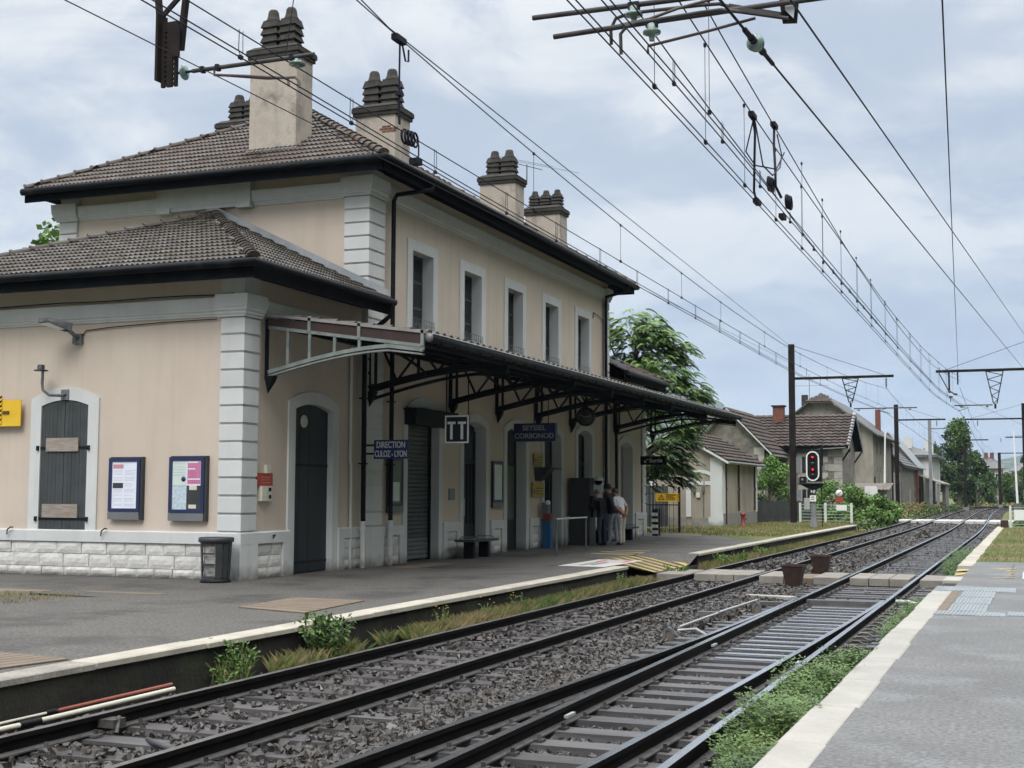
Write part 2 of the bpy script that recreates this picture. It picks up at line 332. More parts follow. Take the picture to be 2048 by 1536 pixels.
def thing(name, loc, label, cat, group=None):
    return put(name, None, loc, None, label=label, cat=cat, group=group)
def npmesh(name, V, F, mats, midx=None):
    me = bpy.data.meshes.new(name); nf, k = F.shape
    me.vertices.add(len(V)); me.vertices.foreach_set('co', V.astype(np.float32).ravel())
    me.loops.add(nf*k); me.loops.foreach_set('vertex_index', F.astype(np.int32).ravel())
    me.polygons.add(nf); me.polygons.foreach_set('loop_start', np.arange(0, nf*k, k, dtype=np.int32)); me.polygons.foreach_set('loop_total', np.full(nf, k, np.int32))
    for m in mats: me.materials.append(K[m])
    if midx is not None: me.polygons.foreach_set('material_index', midx.astype(np.int32))
    me.update(calc_edges=True); me.shade_flat(); return me
FX = lambda X: (lambda u, d, z: (X+d, u, z))       # wall facing +X : u runs along Y
FY = lambda Y: (lambda u, d, z: (u, Y-d, z))       # wall facing -Y : u runs along X
def wall_cells(mb, u0, u1, z0, z1, holes, d0, d1, mi=0):
    us = sorted({u0, u1, *[h[0] for h in holes], *[h[1] for h in holes]}); zs = sorted({z0, z1, *[h[2] for h in holes], *[h[3] for h in holes]})
    us = [u for u in us if u0 <= u <= u1]; zs = [z for z in zs if z0 <= z <= z1]
    for a, b in zip(us, us[1:]):
        run = None
        for c, d in zip(zs, zs[1:]):
            solid = not any(h[0] <= (a+b)/2 <= h[1] and h[2] <= (c+d)/2 <= h[3] for h in holes)
            if solid and run is None: run = c
            if not solid and run is not None: mb.box(a, b, d0, d1, run, c, mi); run = None
        if run is not None: mb.box(a, b, d0, d1, run, zs[-1], mi)
def arch_paths(c, w, z0, zs, za, t, n=8, tt=None):
    tt = t if tt is None else tt; inn = [(c-w/2, z0), (c-w/2, zs)]; ou = [(c-w/2-t, z0), (c-w/2-t, zs+tt*.55)]
    for i in range(1, n):
        f = i/n; k = 1-(2*f-1)**2
        inn.append((c-w/2+w*f, zs+(za-zs)*k)); ou.append((c-w/2-t+(w+2*t)*f, zs+tt*.55+(za+tt-zs-tt*.55)*k))
    inn += [(c+w/2, zs), (c+w/2, z0)]; ou += [(c+w/2+t, zs+tt*.55), (c+w/2+t, z0)]
    return inn, ou
def text(s, size, loc, xdir, zdir, mname, parent, name='lettering', ext=.004, align='CENTER', wscale=1.):
    cu = bpy.data.curves.new('t', 'FONT'); cu.body = s; cu.size = size; cu.extrude = ext; cu.offset = size*.018; cu.align_x = align; cu.align_y = 'CENTER'
    o = bpy.data.objects.new('t', cu); COL.objects.link(o); bpy.context.view_layer.update()
    me = bpy.data.meshes.new_from_object(o.evaluated_get(bpy.context.evaluated_depsgraph_get())); bpy.data.objects.remove(o)
    x = Vector(xdir).normalized(); z = Vector(zdir).normalized(); y = x.cross(z)*-1
    Mx = Matrix((x*wscale, z, x.cross(z))).transposed()
    me.transform(Mx.to_4x4()); me.materials.clear(); me.materials.append(K[mname]); me.name = name
    return put(name, me, loc, parent)
# ------------------------------------------------------------ ground and terrain
RT = -.27                                   # rail top
def S(mb, name, mats, parent=None, **k): return mb.build(name, mats, parent, kind='structure', **k) if parent is None else mb.build(name, mats, parent, **k)
def grid(name, m, x0, x1, y0, y1, nx, ny, fz):
    xs = np.linspace(x0, x1, nx); ys = np.linspace(y0, y1, ny); X, Y = np.meshgrid(xs, ys); Z = fz(X, Y)
    V = np.stack([X.ravel(), Y.ravel(), Z.ravel()], 1); i = np.arange(nx*ny).reshape(ny, nx)
    F = np.stack([i[:-1, :-1].ravel(), i[:-1, 1:].ravel(), i[1:, 1:].ravel(), i[1:, :-1].ravel()], 1)
    me = npmesh(name, V, F, [m]); me.shade_smooth(); return put(name, me, (0, 0, 0))
S(MB().quad((-3500, -400, -.75), (3500, -400, -.75), (3500, 6000, -.75), (-3500, 6000, -.75)), 'ground', 'grass')
# far mountains
def mtn(X, Y):
    r = np.hypot(X, Y); az = np.arctan2(X, Y)
    pk = .070*np.exp(-((az+.288)/.078)**2)*1.2+.020*np.exp(-((az+.20)/.06)**2)+.03*np.exp(-((az-.1)/.2)**2)+.10*np.exp(-((az+.62)/.16)**2)
    ram = np.clip((r-1900)/1100, 0, 1); ram = ram*ram*(3-2*ram)
    nz = (np.sin(X*.013+1.3*np.sin(Y*.004))*.5+np.sin(X*.031+Y*.017)*.25+np.sin(X*.07-Y*.05)*.12)
    return -3+ram*r*(pk*1.12+.0035*nz)
hill = grid('mountains', 'hill', -3300, 1500, 1500, 5200, 170, 120, mtn); hill['kind'] = 'structure'
def hl(X, Y):
    az = np.arctan2(X, Y); r = np.hypot(X, Y); ram = np.clip((r-420)/330, 0, 1)
    return -2+ram*r*.168*np.exp(-((az+.765)/.09)**2)*(1+.04*np.sin(X*.05+Y*.03))
def vs(X, Y): t = np.clip((X-9)/36, 0, 1); return -1+42*t*t*(3-2*t)*(1+.08*np.sin(Y*.13)+.05*np.sin(X*.3+Y*.07))
h3 = grid('unseen_sky_blocker', 'leafA', 9, 90, -60, 190, 30, 60, vs); h3['kind'] = 'structure'  # added slope outside the view, keeps low sky light from under the canopy
h2 = grid('wooded_hillside', 'hill', -1300, -260, 250, 1000, 70, 60, hl); h2['kind'] = 'structure'

# ------------------------------------------------------------ track paths
YS = [(-30, -6.70), (70, -6.70), (90, -6.95), (108, -7.35), (135, -7.75), (155, -7.85), (170, -7.72), (182, -7.3), (192, -6.4), (200, -5.2), (207, -3.6), (213, -1.6), (218, .6), (226, 5.5), (240, 16)]
def cL(y):
    for (a, b), (c, d) in zip(YS, YS[1:]):
        if y <= c: t = (y-a)/(c-a); return b+(d-b)*t
    return YS[-1][1]
_ys = np.array([p[0] for p in YS], float); _xs = np.array([p[1] for p in YS], float)
def center(off, ys):
    d = np.linspace(-30, 240, 271); x = np.interp(d, _ys, _xs); k = np.ones(9)/9; xs = np.convolve(np.pad(x, 4, 'edge'), k, 'valid')
    tx = np.gradient(xs, d); nl = np.sqrt(1+tx**2); X = xs+off/nl; Y = d-off*tx/nl
    return [(float(np.interp(v, Y, X)), float(v)) for v in ys]
FARY = list(range(60, 96, 6))+list(range(96, 226, 3))
def railpath(off, y0=2, y1=225): return [(a, b) for a, b in center(off, [y0]+[v for v in FARY if y0 < v <= y1])]
PROF = [(-.036, 0), (.036, 0), (.036, -.038), (.009, -.052), (.009, -.125), (.07, -.138), (.07, -.15), (-.07, -.15), (-.07, -.138), (-.009, -.125), (-.009, -.052), (-.036, -.038)]
def rail(path, parent, name='rail', mx=1., top='railtop'):
    n = len(PROF); vs = []; fs = []; mi = []; P = [Vector((x, y)) for x, y in path]
    for i, p in enumerate(P):
        d = (P[min(i+1, len(P)-1)]-P[max(i-1, 0)]).normalized(); nn = Vector((d.y, -d.x))
        for a, z in PROF: vs.append((p.x+nn.x*a*mx, p.y+nn.y*a*mx, RT+z))
    for i in range(len(P)-1):
        for k in range(n): a = i*n+k; b = i*n+(k+1) % n; fs.append((a, b, b+n, a+n)); mi.append(0 if k == 0 else (2 if k in (4, 8, 5, 7) else 1))
    fs += [tuple(range(n)), tuple(range(len(vs)-n, len(vs)))]; mi += [1, 1]
    mb = MB(); mb.v = vs; mb.f = fs; mb.m = mi; mb.sm = [False]*len(fs)
    return mb.build(name, [top, 'railside', 'railfoot'], parent, org=(path[0][0], path[0][1], RT))
def strip(name, m, offa, offb, z, ys, **k):
    A = center(offa, ys); B = center(offb, ys); mb = MB()
    for i in range(len(ys)-1): mb.quad((*A[i], z), (*B[i], z), (*B[i+1], z), (*A[i+1], z))
    return mb.build(name, m, None, kind='structure', **k)
strip('ballast_bed', 'ballastbed', -1.62, 1.9, -.52, [-2, 20, 40, 60]+list(range(66, 226, 6)))
strip('ballast_bed', 'ballastbed', 1.9, 5.2, -.51, [-2, 20, 40, 60]+list(range(66, 226, 6)))
strip('trackside_verge', 'grass', -4.3, -1.62, -.50, [67]+list(range(69, 226, 6)))
strip('trackside_verge', 'grass', 5.2, 12, -.46, [67]+list(range(69, 226, 6)))
TL = put('railway_track', None, (-6.7, 2, RT), kind='structure'); TR = put('railway_track', None, (-3.18, 2, RT), kind='structure')
rail(railpath(-.7525), TL, top='raildull'); rail(railpath(.7525), TL, top='raildull'); rail(railpath(2.7675), TR); rail(railpath(4.2725), TR)
# turnout rails (diverging towards the left track)
div1 = [(-4.92, 2.0), (-4.72, 5.2), (-4.56, 8.16), (-4.42, 10.98), (-4.2, 15.1), (-4.10, 17.2), (-4.03, 19.85), (-3.995, 22.6), (-3.985, 24.3)]
div2 = [(-3.42, 2.0), (-3.16, 5.6), (-2.92, 9.16), (-2.80, 11.9), (-2.655, 16.2), (-2.57, 19.5), (-2.51, 22.6), (-2.49, 24.4)]
rail(div1, TR, 'turnout_rail'); rail(div2, TR, 'turnout_rail')
# sleepers
sl_me = MB().box(-1.3, 1.3, -.13, .13, -.12, 0).mesh('sleeper', 'sleeper'); cl_mb = MB()
def clips(x, y, z):
    for s in (-1, 1):
        cl_mb.box(x+s*.105-.035, x+s*.105+.035, y-.05, y+.05, z, z+.022); cl_mb.cyl((x+s*.10, y, z+.015), (x+s*.10, y, z+.06), .018, n=6)
for off, tr, z0 in ((0, TL, -.43), (3.52, TR, -.425)):
    y = 5.0; i = 0
    while y < 84:
        c = center(off, [y])[0]; sc = 1.; dx = 0
        if tr is TR and y < 26:                     # turnout timbers reach out to the left
            w = 2.6+max(0, (24.5-y))*.045; sc = w/2.6; dx = -(w-2.6)*.35
        put('sleeper', sl_me, (c[0]+dx, y, z0+random.uniform(-.008, .008)), tr, rot=Matrix.Rotation(random.uniform(-.012, .012), 3, 'Z'), scl=(sc, 1, 1))
        if y < 45:
            for s in (-.7525, .7525): clips(c[0]+s, y, z0)
            if tr is TR and y < 24:
                for p in (div1, div2): clips(float(np.interp(y, [q[1] for q in p], [q[0] for q in p])), y, z0)
        y += .60 if not (tr is TR and 15.5 < y < 25) else .52; i += 1
cl_mb.build('rail_fastenings', 'clip', TR, org=(-3.18, 5, -.43), kind='stuff')
far = MB()
for off in (0, 3.52):
    for q in range(240):
        y = 84.4+q*.6
        c = center(off, [y])[0]; far.box(c[0]-1.3, c[0]+1.3, y-.13, y+.13, -.5, -.445)
far.build('sleepers', 'sleeper', TR, org=(-3.18, 84, -.5), kind='stuff')
# bright slide plates of the turnout
sp_mb = MB(); yy = 16.3
while yy < 24.3:
    for p, s in ((div1, -1), (div2, 1)):
        xr = -3.9325 if s < 0 else -2.4275
        sp_mb.box(xr-.16, xr+.16, yy-.075, yy+.075, -.425, -.408)
    sp_mb.box(-3.70, -2.66, yy-.08, yy+.08, -.425, -.405, 1); yy += .52
sp_mb.build('slide_plates', ['railfoot', 'slidesteel'], TR, org=(-3.18, 20, -.42), kind='stuff')
# rail braces to the right of the turnout
br_me = MB().tube([(0, 0, .02), (.05, .03, .055), (.14, .05, .05), (.22, .02, .012), (.24, -.05, .01)], .018, 6).box(.0, .26, -.07, .07, -.005, .012).mesh('rail_brace', 'clip')
for i in range(15): put('rail_brace', br_me, (-2.37, 16.3+i*.54, -.42), TR, rot=Matrix.Identity(3))
for x, y in ((-3.86, 17.0), (-2.56, 15.6), (-3.84, 11.2)):
    MB().box(x-.018, x+.018, y-.11, y+.11, RT-.075, RT-.05).build('joint_bar', 'steelwhite', TR)
# bond cables / open pits between sleepers
MB().box(-7.35, -6.75, 9.05, 9.5, -.474, -.464).build('drain_pit', 'black', TL)
MB().tube([(-6.9, 9.3, -.44), (-6.6, 9.0, -.40), (-6.3, 8.85, -.41), (-6.02, 8.85, -.43)], .025).build('bond_cable', 'dark', TL)
MB().tube([(-7.38, 9.45, -.36), (-7.30, 9.43, -.30), (-7.26, 9.35, -.42)], .02).box(-7.44, -7.28, 9.33, 9.5, -.38, -.31).build('bond_clamp', 'clip', TL)

# ballast stones: four-sided angular chips scattered as one mass
def stones(name, pts, size, flat=.75):
    base = np.array([[-1, -1, -.7], [1, -.8, -.8], [.9, 1, -.6], [-.8, .9, -.8], [-.7, -.8, .6], [.8, -.6, .8], [.6, .8, .5], [-.9, .7, .7]])*.5
    quad = np.array([[0, 3, 2, 1], [4, 5, 6, 7], [0, 1, 5, 4], [1, 2, 6, 5], [2, 3, 7, 6], [3, 0, 4, 7]])
    n = len(pts); V = base[None]*(1+rng.uniform(-.38, .38, (n, 8, 3)))
    V *= (size[:, None, None]*rng.uniform([.75, .75, .5], [1.35, 1.1, 1.0], (n, 3))[:, None, :])
    q = rng.normal(size=(n, 4)); q[:, 1:3] *= .8; q /= np.linalg.norm(q, axis=1, keepdims=True); w, x, y, z = q.T
    Rm = np.stack([1-2*(y*y+z*z), 2*(x*y-z*w), 2*(x*z+y*w), 2*(x*y+z*w), 1-2*(x*x+z*z), 2*(y*z-x*w), 2*(x*z-y*w), 2*(y*z+x*w), 1-2*(x*x+y*y)], 1).reshape(n, 3, 3)
    V = np.einsum('nij,nkj->nki', Rm, V)+pts[:, None, :]
    F = quad[None]+(np.arange(n)*8)[:, None, None]
    o = put(name, npmesh(name, V.reshape(-1, 3), F.reshape(-1, 4), ['ballast']), (0, 0, 0)); return o
def field(y0, y1, dens, smin, smax):
    n = int((y1-y0)*6.5*dens); x = rng.uniform(-8.22, -1.72, n); y = rng.uniform(y0, y1, n)
    keep = np.ones(n, bool)
    for r in (-7.4525, -5.9475, -3.9325, -2.4275): keep &= np.abs(x-r) > .075
    for p in (div1, div2):
        xr = np.interp(y, [q[1] for q in p], [q[0] for q in p]); keep &= ~((np.abs(x-xr) < .075) & (y < 24.4))
    inL = np.abs(x+6.7) < 1.3; ph = ((y-5.0+.13) % .6) < .26
    keep &= ~(inL & ph & (rng.random(n) > .07+.5*(np.sin(y*.9+x)+np.sin(y*.37) > .9)*(y > 17)))
    inR = (x > -4.75+.0*y) & (x < -1.85)
    ph2 = np.where(y < 15.5, ((y-5.0+.13) % .6) < .27, np.where(y < 25.2, rng.random(n) < .80, ((y-25.2) % .6) < .2))
    keep &= ~(inR & ph2 & (rng.random(n) > .05))
    keep &= ~(inR & (y < 25) & (rng.random(n) > .62))
    keep &= ~((y > 30.25) & (y < 32.45)); keep &= ~((x < -7.95) & (y > 11.6) & (rng.random(n) > .35))
    keep &= ~((x > -7.4) & (x < -6.7) & (y > 9) & (y < 9.55))
    x, y = x[keep], y[keep]; n = len(x); sz = rng.uniform(smin, smax, n)*(1+(rng.random(n) > .93)*.5)
    mid = (np.abs(x+4.95) < .45)
    z = np.where((x > -4.7), -.518, -.507)+rng.uniform(0, .045, n)+np.where(mid, .03, 0)
    z = np.where((np.abs(x+6.7) < 1.3) & (((y-5.0+.13) % .6) < .26), -.43+.02, z)
    return np.stack([x, y, z], 1), sz
P1, S1 = field(6.3, 15, 950, .036, .062); P2, S2 = field(15, 30, 520, .045, .075); P3, S3 = field(30, 62, 190, .065, .11)
bl = stones('ballast_stones', np.concatenate([P1, P2, P3]), np.concatenate([S1, S2, S3])); bl['kind'] = 'stuff'
n = 9000; yy = rng.uniform(62, 210, n); xx = np.array([c[0] for c in center(0, list(np.sort(yy)))]); yy = np.sort(yy)
oo = rng.uniform(-1.55, 5.1, n); Pf = np.stack([xx+oo, yy, np.full(n, -.465)], 1)
keep = np.ones(n, bool)
for r in (-.7525, .7525, 2.7675, 4.2725): keep &= np.abs(oo-r) > .1
b2 = stones('ballast_stones', Pf[keep], rng.uniform(.10, .18, keep.sum())); b2['kind'] = 'stuff'

# ------------------------------------------------------------ platforms
EX = -8.28
# left platform: asphalt, with a lowered ramp at the foot crossing, and a weed pit
def ramp_z(y): return 0 if y < 28.15 or y > 34.77 else (-.27*(y-28.15)/2.3 if y < 30.45 else (-.27 if y < 33.6 else -.27*(34.77-y)/1.17))
mb = MB()
pit = (-30, -13.15, 14.3, 16.75)
mb.poly([(-30, -2, 0), (EX-.32, -2, 0), (EX-.32, 28.15, 0), (-9.9, 28.15, 0), (-9.9, 30, 0), (-12.2, 30, 0), (-30, 30, 0), (-30, 16.9, 0), (-14.9, 16.9, 0), (-13.15, 16.65, 0), (-30, 14.2, 0)])
mb.poly([(-9.9, 28.15, 0), (-9.9, 34.8, 0), (EX-.32, 34.8, 0), (EX-.32, 45.2, 0), (-9.35, 45.6, 0), (-10.5, 48.1, 0), (-11.85, 49.9, 0), (-13.6, 51.1, 0), (-30, 51.1, 0), (-30, 30, 0), (-9.9, 30, 0)])
S(mb, 'platform_surface', 'asphaltL')
S(MB().poly([(-30, 16.9, -.04), (-14.9, 16.9, -.03), (-13.1, 16.65, -.01), (-30, 14.2, -.02)]), 'weed_pit', 'grass')
S(MB().box(-30, -14.85, 16.86, 16.9, -.3, .03), 'pit_edge', 'kerbold')
mb = MB(); rampy = [28.15, 29.3, 30.45, 32, 33.6, 34.8]
for a, b in zip(rampy, rampy[1:]): mb.quad((-9.9, a, -.0), (EX-.02, a, ramp_z(a)), (EX-.02, b, ramp_z(b) if b < 34.8 else 0), (-9.9, b, -.0))
S(mb, 'platform_ramp', 'asphaltL')
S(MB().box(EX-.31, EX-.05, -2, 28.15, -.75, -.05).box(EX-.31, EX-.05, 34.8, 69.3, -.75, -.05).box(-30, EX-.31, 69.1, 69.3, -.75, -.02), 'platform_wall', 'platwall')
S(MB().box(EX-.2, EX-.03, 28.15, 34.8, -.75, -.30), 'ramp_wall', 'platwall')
S(MB().poly([(-9.35, 45.6, .0), (EX-.32, 45.2, 0), (EX-.32, 69.2, 0), (-9.5, 70.5, 0), (-16, 84, .0), (-32, 84, 0), (-32, 51.1, 0), (-13.6, 51.1, 0), (-11.85, 49.9, 0), (-10.5, 48.1, 0)]), 'lawn', 'grass')
kb = put('platform_edge', None, (EX, 10, 0), kind='structure')
def kerbs(parent, xo, xi, y0, y1, ln, m, top=0.012, dep=.065, jit=.3, gap=(0, 0)):
    y = y0
    while y < y1-.05:
        l_ = min(ln*random.uniform(1-jit, 1+jit), y1-y); j = random.uniform(-.012, .012); c = .02
        a, b = (xo, xi) if xo < xi else (xi, xo)
        mb = MB()
        mb.box(a+j, b+j, y+.014, y+l_-.014, top-dep, top+random.uniform(-.004, .004)-.012)
        z = mb.v[4][2]
        mb._add([(a+j, y+.014, z), (b+j, y+.014, z), (b+j, y+l_-.014, z), (a+j, y+l_-.014, z), (a+j+c, y+.03, z+.012), (b+j-c, y+.03, z+.012), (b+j-c, y+l_-.03, z+.012), (a+j+c, y+l_-.03, z+.012)],
                [(4, 5, 6, 7), (0, 1, 5, 4), (1, 2, 6, 5), (2, 3, 7, 6), (3, 0, 4, 7)])
        mb.build('kerb_stone', m, parent); y += l_
kerbs(kb, EX, EX-.33, 4, 10.35, 2.0, 'kerbold', .004); kerbs(kb, EX, EX-.33, 10.35, 28.15, 1.9, 'kerb', .006, jit=.12); kerbs(kb, EX, EX-.33, 34.8, 69.2, 2.0, 'kerb', .006, jit=.1)
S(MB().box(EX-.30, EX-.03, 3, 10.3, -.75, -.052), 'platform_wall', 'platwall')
# wooden-looking covers let into the asphalt
for pts in ([(-10.35, 15.9), (-9.05, 15.5), (-9.25, 17.6), (-10.5, 17.7)], [(-9.0, 8.2), (-8.65, 10.4), (-9.7, 10.6), (-10.2, 8.3)]):
    mb = MB(); a, b, c, d = [Vector((*p, .004)) for p in pts]
    n = 7
    for i in range(n):
        f0, f1 = i/n+.008, (i+1)/n-.008
        q = [a.lerp(d, f0), b.lerp(c, f0), b.lerp(c, f1), a.lerp(d, f1)]
        mb.slab([tuple(v) for v in q], (0, 0, .012))
    S(mb, 'timber_trench_cover', 'patch')
for x, y, w, h in ((-15.6, 17.3, 1.5, .35), (-13.5, 17.5, 1.5, .2), (-12.55, 26.6, .7, 2.2)):
    S(MB().box(x-w/2, x+w/2, y-h/2, y+h/2, .0, .005), 'pavement_patch', 'patch')
for (x, y, w) in ((-11.4, 41.6, .9), (-11.9, 40.2, .7), (-10.6, 46.2, 1.1)):
    S(MB().box(x-w/2, x+w/2, y, y+.35, .0, .004), 'rain_puddle_mark', 'asphaltR')
for pts in ([(-12.9, 13.0), (-11.2, 15.2), (-10.6, 17.9), (-9.2, 19.6)], [(-12.2, 18.9), (-10.2, 20.4), (-9.6, 23.5)], [(.1, 26.0), (.15, 33.4)], [(-.4, 28), (-.42, 33.4)]):
    P_ = []
    for (a, b), (c, d) in zip(pts, pts[1:]):
        for i in range(6): P_.append((a+(c-a)*i/6+random.uniform(-.03, .03), b+(d-b)*i/6))
    mb = MB()
    for (a, b), (c, d) in zip(P_, P_[1:]): mb.quad((a-.007, b, .0045), (a+.007, b, .0045), (c+.007, d, .0045), (c-.007, d, .0045))
    S(mb, 'tarmac_crack', 'black')
# painted hatching on both ramps
def stripes(parent, rows, m):
    for pts in rows: MB().poly(pts).build('hatch_stripe', m, parent)
hp = put('ramp_hatching', None, (-9, 31, 0), kind='structure')
rows = []
for i in range(9):
    y0 = 28.5+i*.62; x1 = EX-.04; x0 = -9.85+.0*i
    def P(x, y):
        f = (x+9.9)/(EX-.02+9.9); return (x, y, ramp_z(min(max(y, 28.16), 34.7))*f+.008)
    q = [P(x1, y0), P(x1, y0+.30), P((x0+x1)/2, y0+.75), P(x0+.15, y0+1.05), P(x0, y0+.85), P((x0+x1)/2, y0+.5)]
    if y0+1.05 < 34.9: rows.append(q)
stripes(hp, rows[3:], 'yellow'); stripes(hp, rows[:3], 'yellowpale')
MB().box(-10.9, -9.7, 33.4, 33.7, 0, .006).box(-11.0, -9.8, 34.6, 34.85, 0, .006).box(-10.9, -9.9, 35.6, 35.8, 0, .006).build('hatch_stripe', 'yellowpale', hp)
wm = put('painted_warning_panel', None, (-9.3, 29, 0), kind='structure')
MB().box(-9.75, -8.66, 27.6, 30.6, .004, .009).build('white_panel', 'whitepaint', wm)
MB().box(-9.5, -8.8, 29.5, 29.58, .011, .014).box(-9.5, -8.8, 30.3, 30.38, .011, .014).box(-9.5, -9.42, 29.58, 30.3, .011, .014).box(-8.88, -8.8, 29.58, 30.3, .011, .014).build('red_frame', 'redpaint', wm)
MB().box(-9.4, -9.3, 28.0, 29.2, .011, .014).box(-9.2, -9.1, 28.2, 29.3, .011, .014).build('grey_print', 'grey', wm)

# right platform
RX = -1.59
S(MB().poly([(RX+.30, -3, 0), (60, -3, 0), (60, 24.4, 0), (-1.0, 24.4, 0), (-1.0, 26.2, 0), (RX+.30, 26.2, 0)]).poly([(-1.0, 24.4, 0), (60, 24.4, 0), (60, 33.6, 0), (RX+.3, 33.6, 0), (RX+.3, 31.4, 0), (RX+.3, 26.2, 0), (-1.0, 26.2, 0)]), 'platform_surface', 'asphaltR')
S(MB().poly([(RX+.3, 33.6, .0), (60, 33.6, 0), (60, 70, 0), (RX+.3, 70, 0)]), 'lawn', 'grass')
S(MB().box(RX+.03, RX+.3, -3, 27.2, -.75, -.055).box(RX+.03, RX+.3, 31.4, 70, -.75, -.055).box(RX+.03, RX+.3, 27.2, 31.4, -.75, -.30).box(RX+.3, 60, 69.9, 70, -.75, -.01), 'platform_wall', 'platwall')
kr = put('platform_edge', None, (RX, 10, 0), kind='structure')
kerbs(kr, RX, RX+.33, 2.0, 7.3, 2, 'concrete', .006); kerbs(kr, RX, RX+.33, 7.3, 24.4, 1.55, 'kerbR', .006, jit=.06); kerbs(kr, RX, RX+.33, 26.2, 27.3, 1.2, 'kerbR', .004); kerbs(kr, RX, RX+.33, 31.6, 69.5, 1.0, 'kerb', .006, jit=.05)
mb = MB()
def rz(y): return -.2*max(0, 1-abs(y-28.9)/2.2)
yl = [26.9, 27.8, 28.9, 30, 31.4]
for a, b in zip(yl, yl[1:]): mb.quad((RX+.02, a, rz(a)-.0), (-.6, a, .004), (-.6, b, .004), (RX+.02, b, rz(b)))
S(mb, 'platform_ramp', 'asphaltR')
hr = put('ramp_hatching', None, (-1, 29, 0), kind='structure'); rows = []
for i in range(6):
    y0 = 27.25+i*.62
    rows.append([(RX+.04, y0, rz(y0)+.012), (RX+.04, y0+.3, rz(y0+.3)+.012), (-1.0, y0+.42, rz(y0+.3)*.4+.014), (-.35, y0+.3, .012), (-.35, y0+.12, .012), (-1.0, y0+.12, rz(y0)*.4+.014)])
stripes(hr, rows[3:], 'yellow'); stripes(hr, rows[:3], 'yellowpale')
S(MB().box(-.2, 1.4, 27.2, 29.6, .002, .008), 'white_panel', 'whitepaint')
# galvanised trench covers in the right platform
gt = put('trench_cover', None, (-1, 22, 0), kind='structure')
def grate(x0, x1, y0, y1):
    mb = MB(); mb.box(x0, x1, y0, y1, .0, .010); x = x0+.02
    while x < x1-.05: mb.box(x, x+.022, y0+.02, y1-.02, .010, .017); x += .05
    mb.build('ribbed_plate', 'galvdeck', gt)
K['galvdeck'] = mat('galvanised_deck', (.22, .25, .27), (.28, .31, .33), 5, .45, metal=.3, c3=(.34, .37, .39), s3=2)
grate(RX+.02, -.28, 23.35, 24.4)
for i in range(3): grate(-1.12+.02*i, -.62+.02*i, 19.35+i*1.33, 20.65+i*1.33)
grate(-1.28, -.36, 18.75, 19.33); grate(-.34, .6, 18.9, 19.5)
S(MB().box(-1.27, -1.14, 19.35, 23.3, .0, .005), 'pavement_patch', 'patch')

# foot crossing and level crossing
fc = put('foot_crossing', None, (-5, 31.3, -.3), kind='structure')
for x0, x1, z in ((-8.25, -7.55, -.27), (-7.35, -6.85, -.25), (-6.83, -6.44, -.25), (-6.42, -6.04, -.25), (-5.84, -5.3, -.26), (-4.62, -4.04, -.26), (-3.82, -3.42, -.255), (-3.40, -2.98, -.255), (-2.96, -2.54, -.255), (-2.32, -1.66, -.265)):
    mb = MB(); mb.box(x0, x1, 30.35, 32.2, z-.17, z-.012); mb._add([(x0, 30.35, z-.012), (x1, 30.35, z-.012), (x1, 32.2, z-.012), (x0, 32.2, z-.012), (x0+.015, 30.37, z), (x1-.015, 30.37, z), (x1-.015, 32.18, z), (x0+.015, 32.18, z)], [(4, 5, 6, 7), (0, 1, 5, 4), (1, 2, 6, 5), (2, 3, 7, 6), (3, 0, 4, 7)])
    mb.build('crossing_slab', 'slab', fc)
MB().box(-5.28, -4.64, 30.4, 32.1, -.5, -.30).build('gravel_infill', 'patch', fc)
lc = put('level_crossing', None, (-5, 98, -.3), kind='structure')
cc = center(0, [98])[0][0]
for a, b in ((-2.6, -1.7), (-1.65, -.9), (-.62, 0), (.03, .63), (.88, 1.75), (1.8, 2.65), (2.9, 3.5), (3.54, 4.15), (4.4, 5.2), (5.25, 6.2)):
    MB().box(cc+a, cc+b, 94.5, 100.5, -.55, -.26).build('crossing_slab', 'slabwhite', lc)
S(MB().box(cc+6.2, cc+60, 93.5, 101, -.5, -.2).box(cc-30, cc-2.6, 94, 101, -.5, -.28), 'crossing_road', 'asphaltR')

HZ = MB().box(-3600, 3600, -450, 6100, -1.75, 460).build('haze', [], None, kind='stuff')
hm_ = bpy.data.materials.new('haze'); hm_.use_nodes = True; hn = hm_.node_tree; hn.nodes.clear()
ho = hn.nodes.new('ShaderNodeOutputMaterial'); hv = hn.nodes.new('ShaderNodeVolumePrincipled'); hv.inputs['Color'].default_value = (.55, .75, 1, 1); hv.inputs['Density'].default_value = 1.0e-4
hn.links.new(hv.outputs[0], ho.inputs['Volume']); HZ.data.materials.append(hm_)
# ------------------------------------------------------------ station building
SB = thing('station_building', (-17, 30, 0), 'pink rendered railway station with grey quoins, tiled hip roofs and dark shutters', 'station')
XM, XA, YA, YM = -13.36, -13.45, 20.68, 25.36      # wall planes: main/annex facing the track, annex/main facing the camera
YE, YF = 42.95, 47.75                              # far end of main block, far end of far annex
XL = -21.7
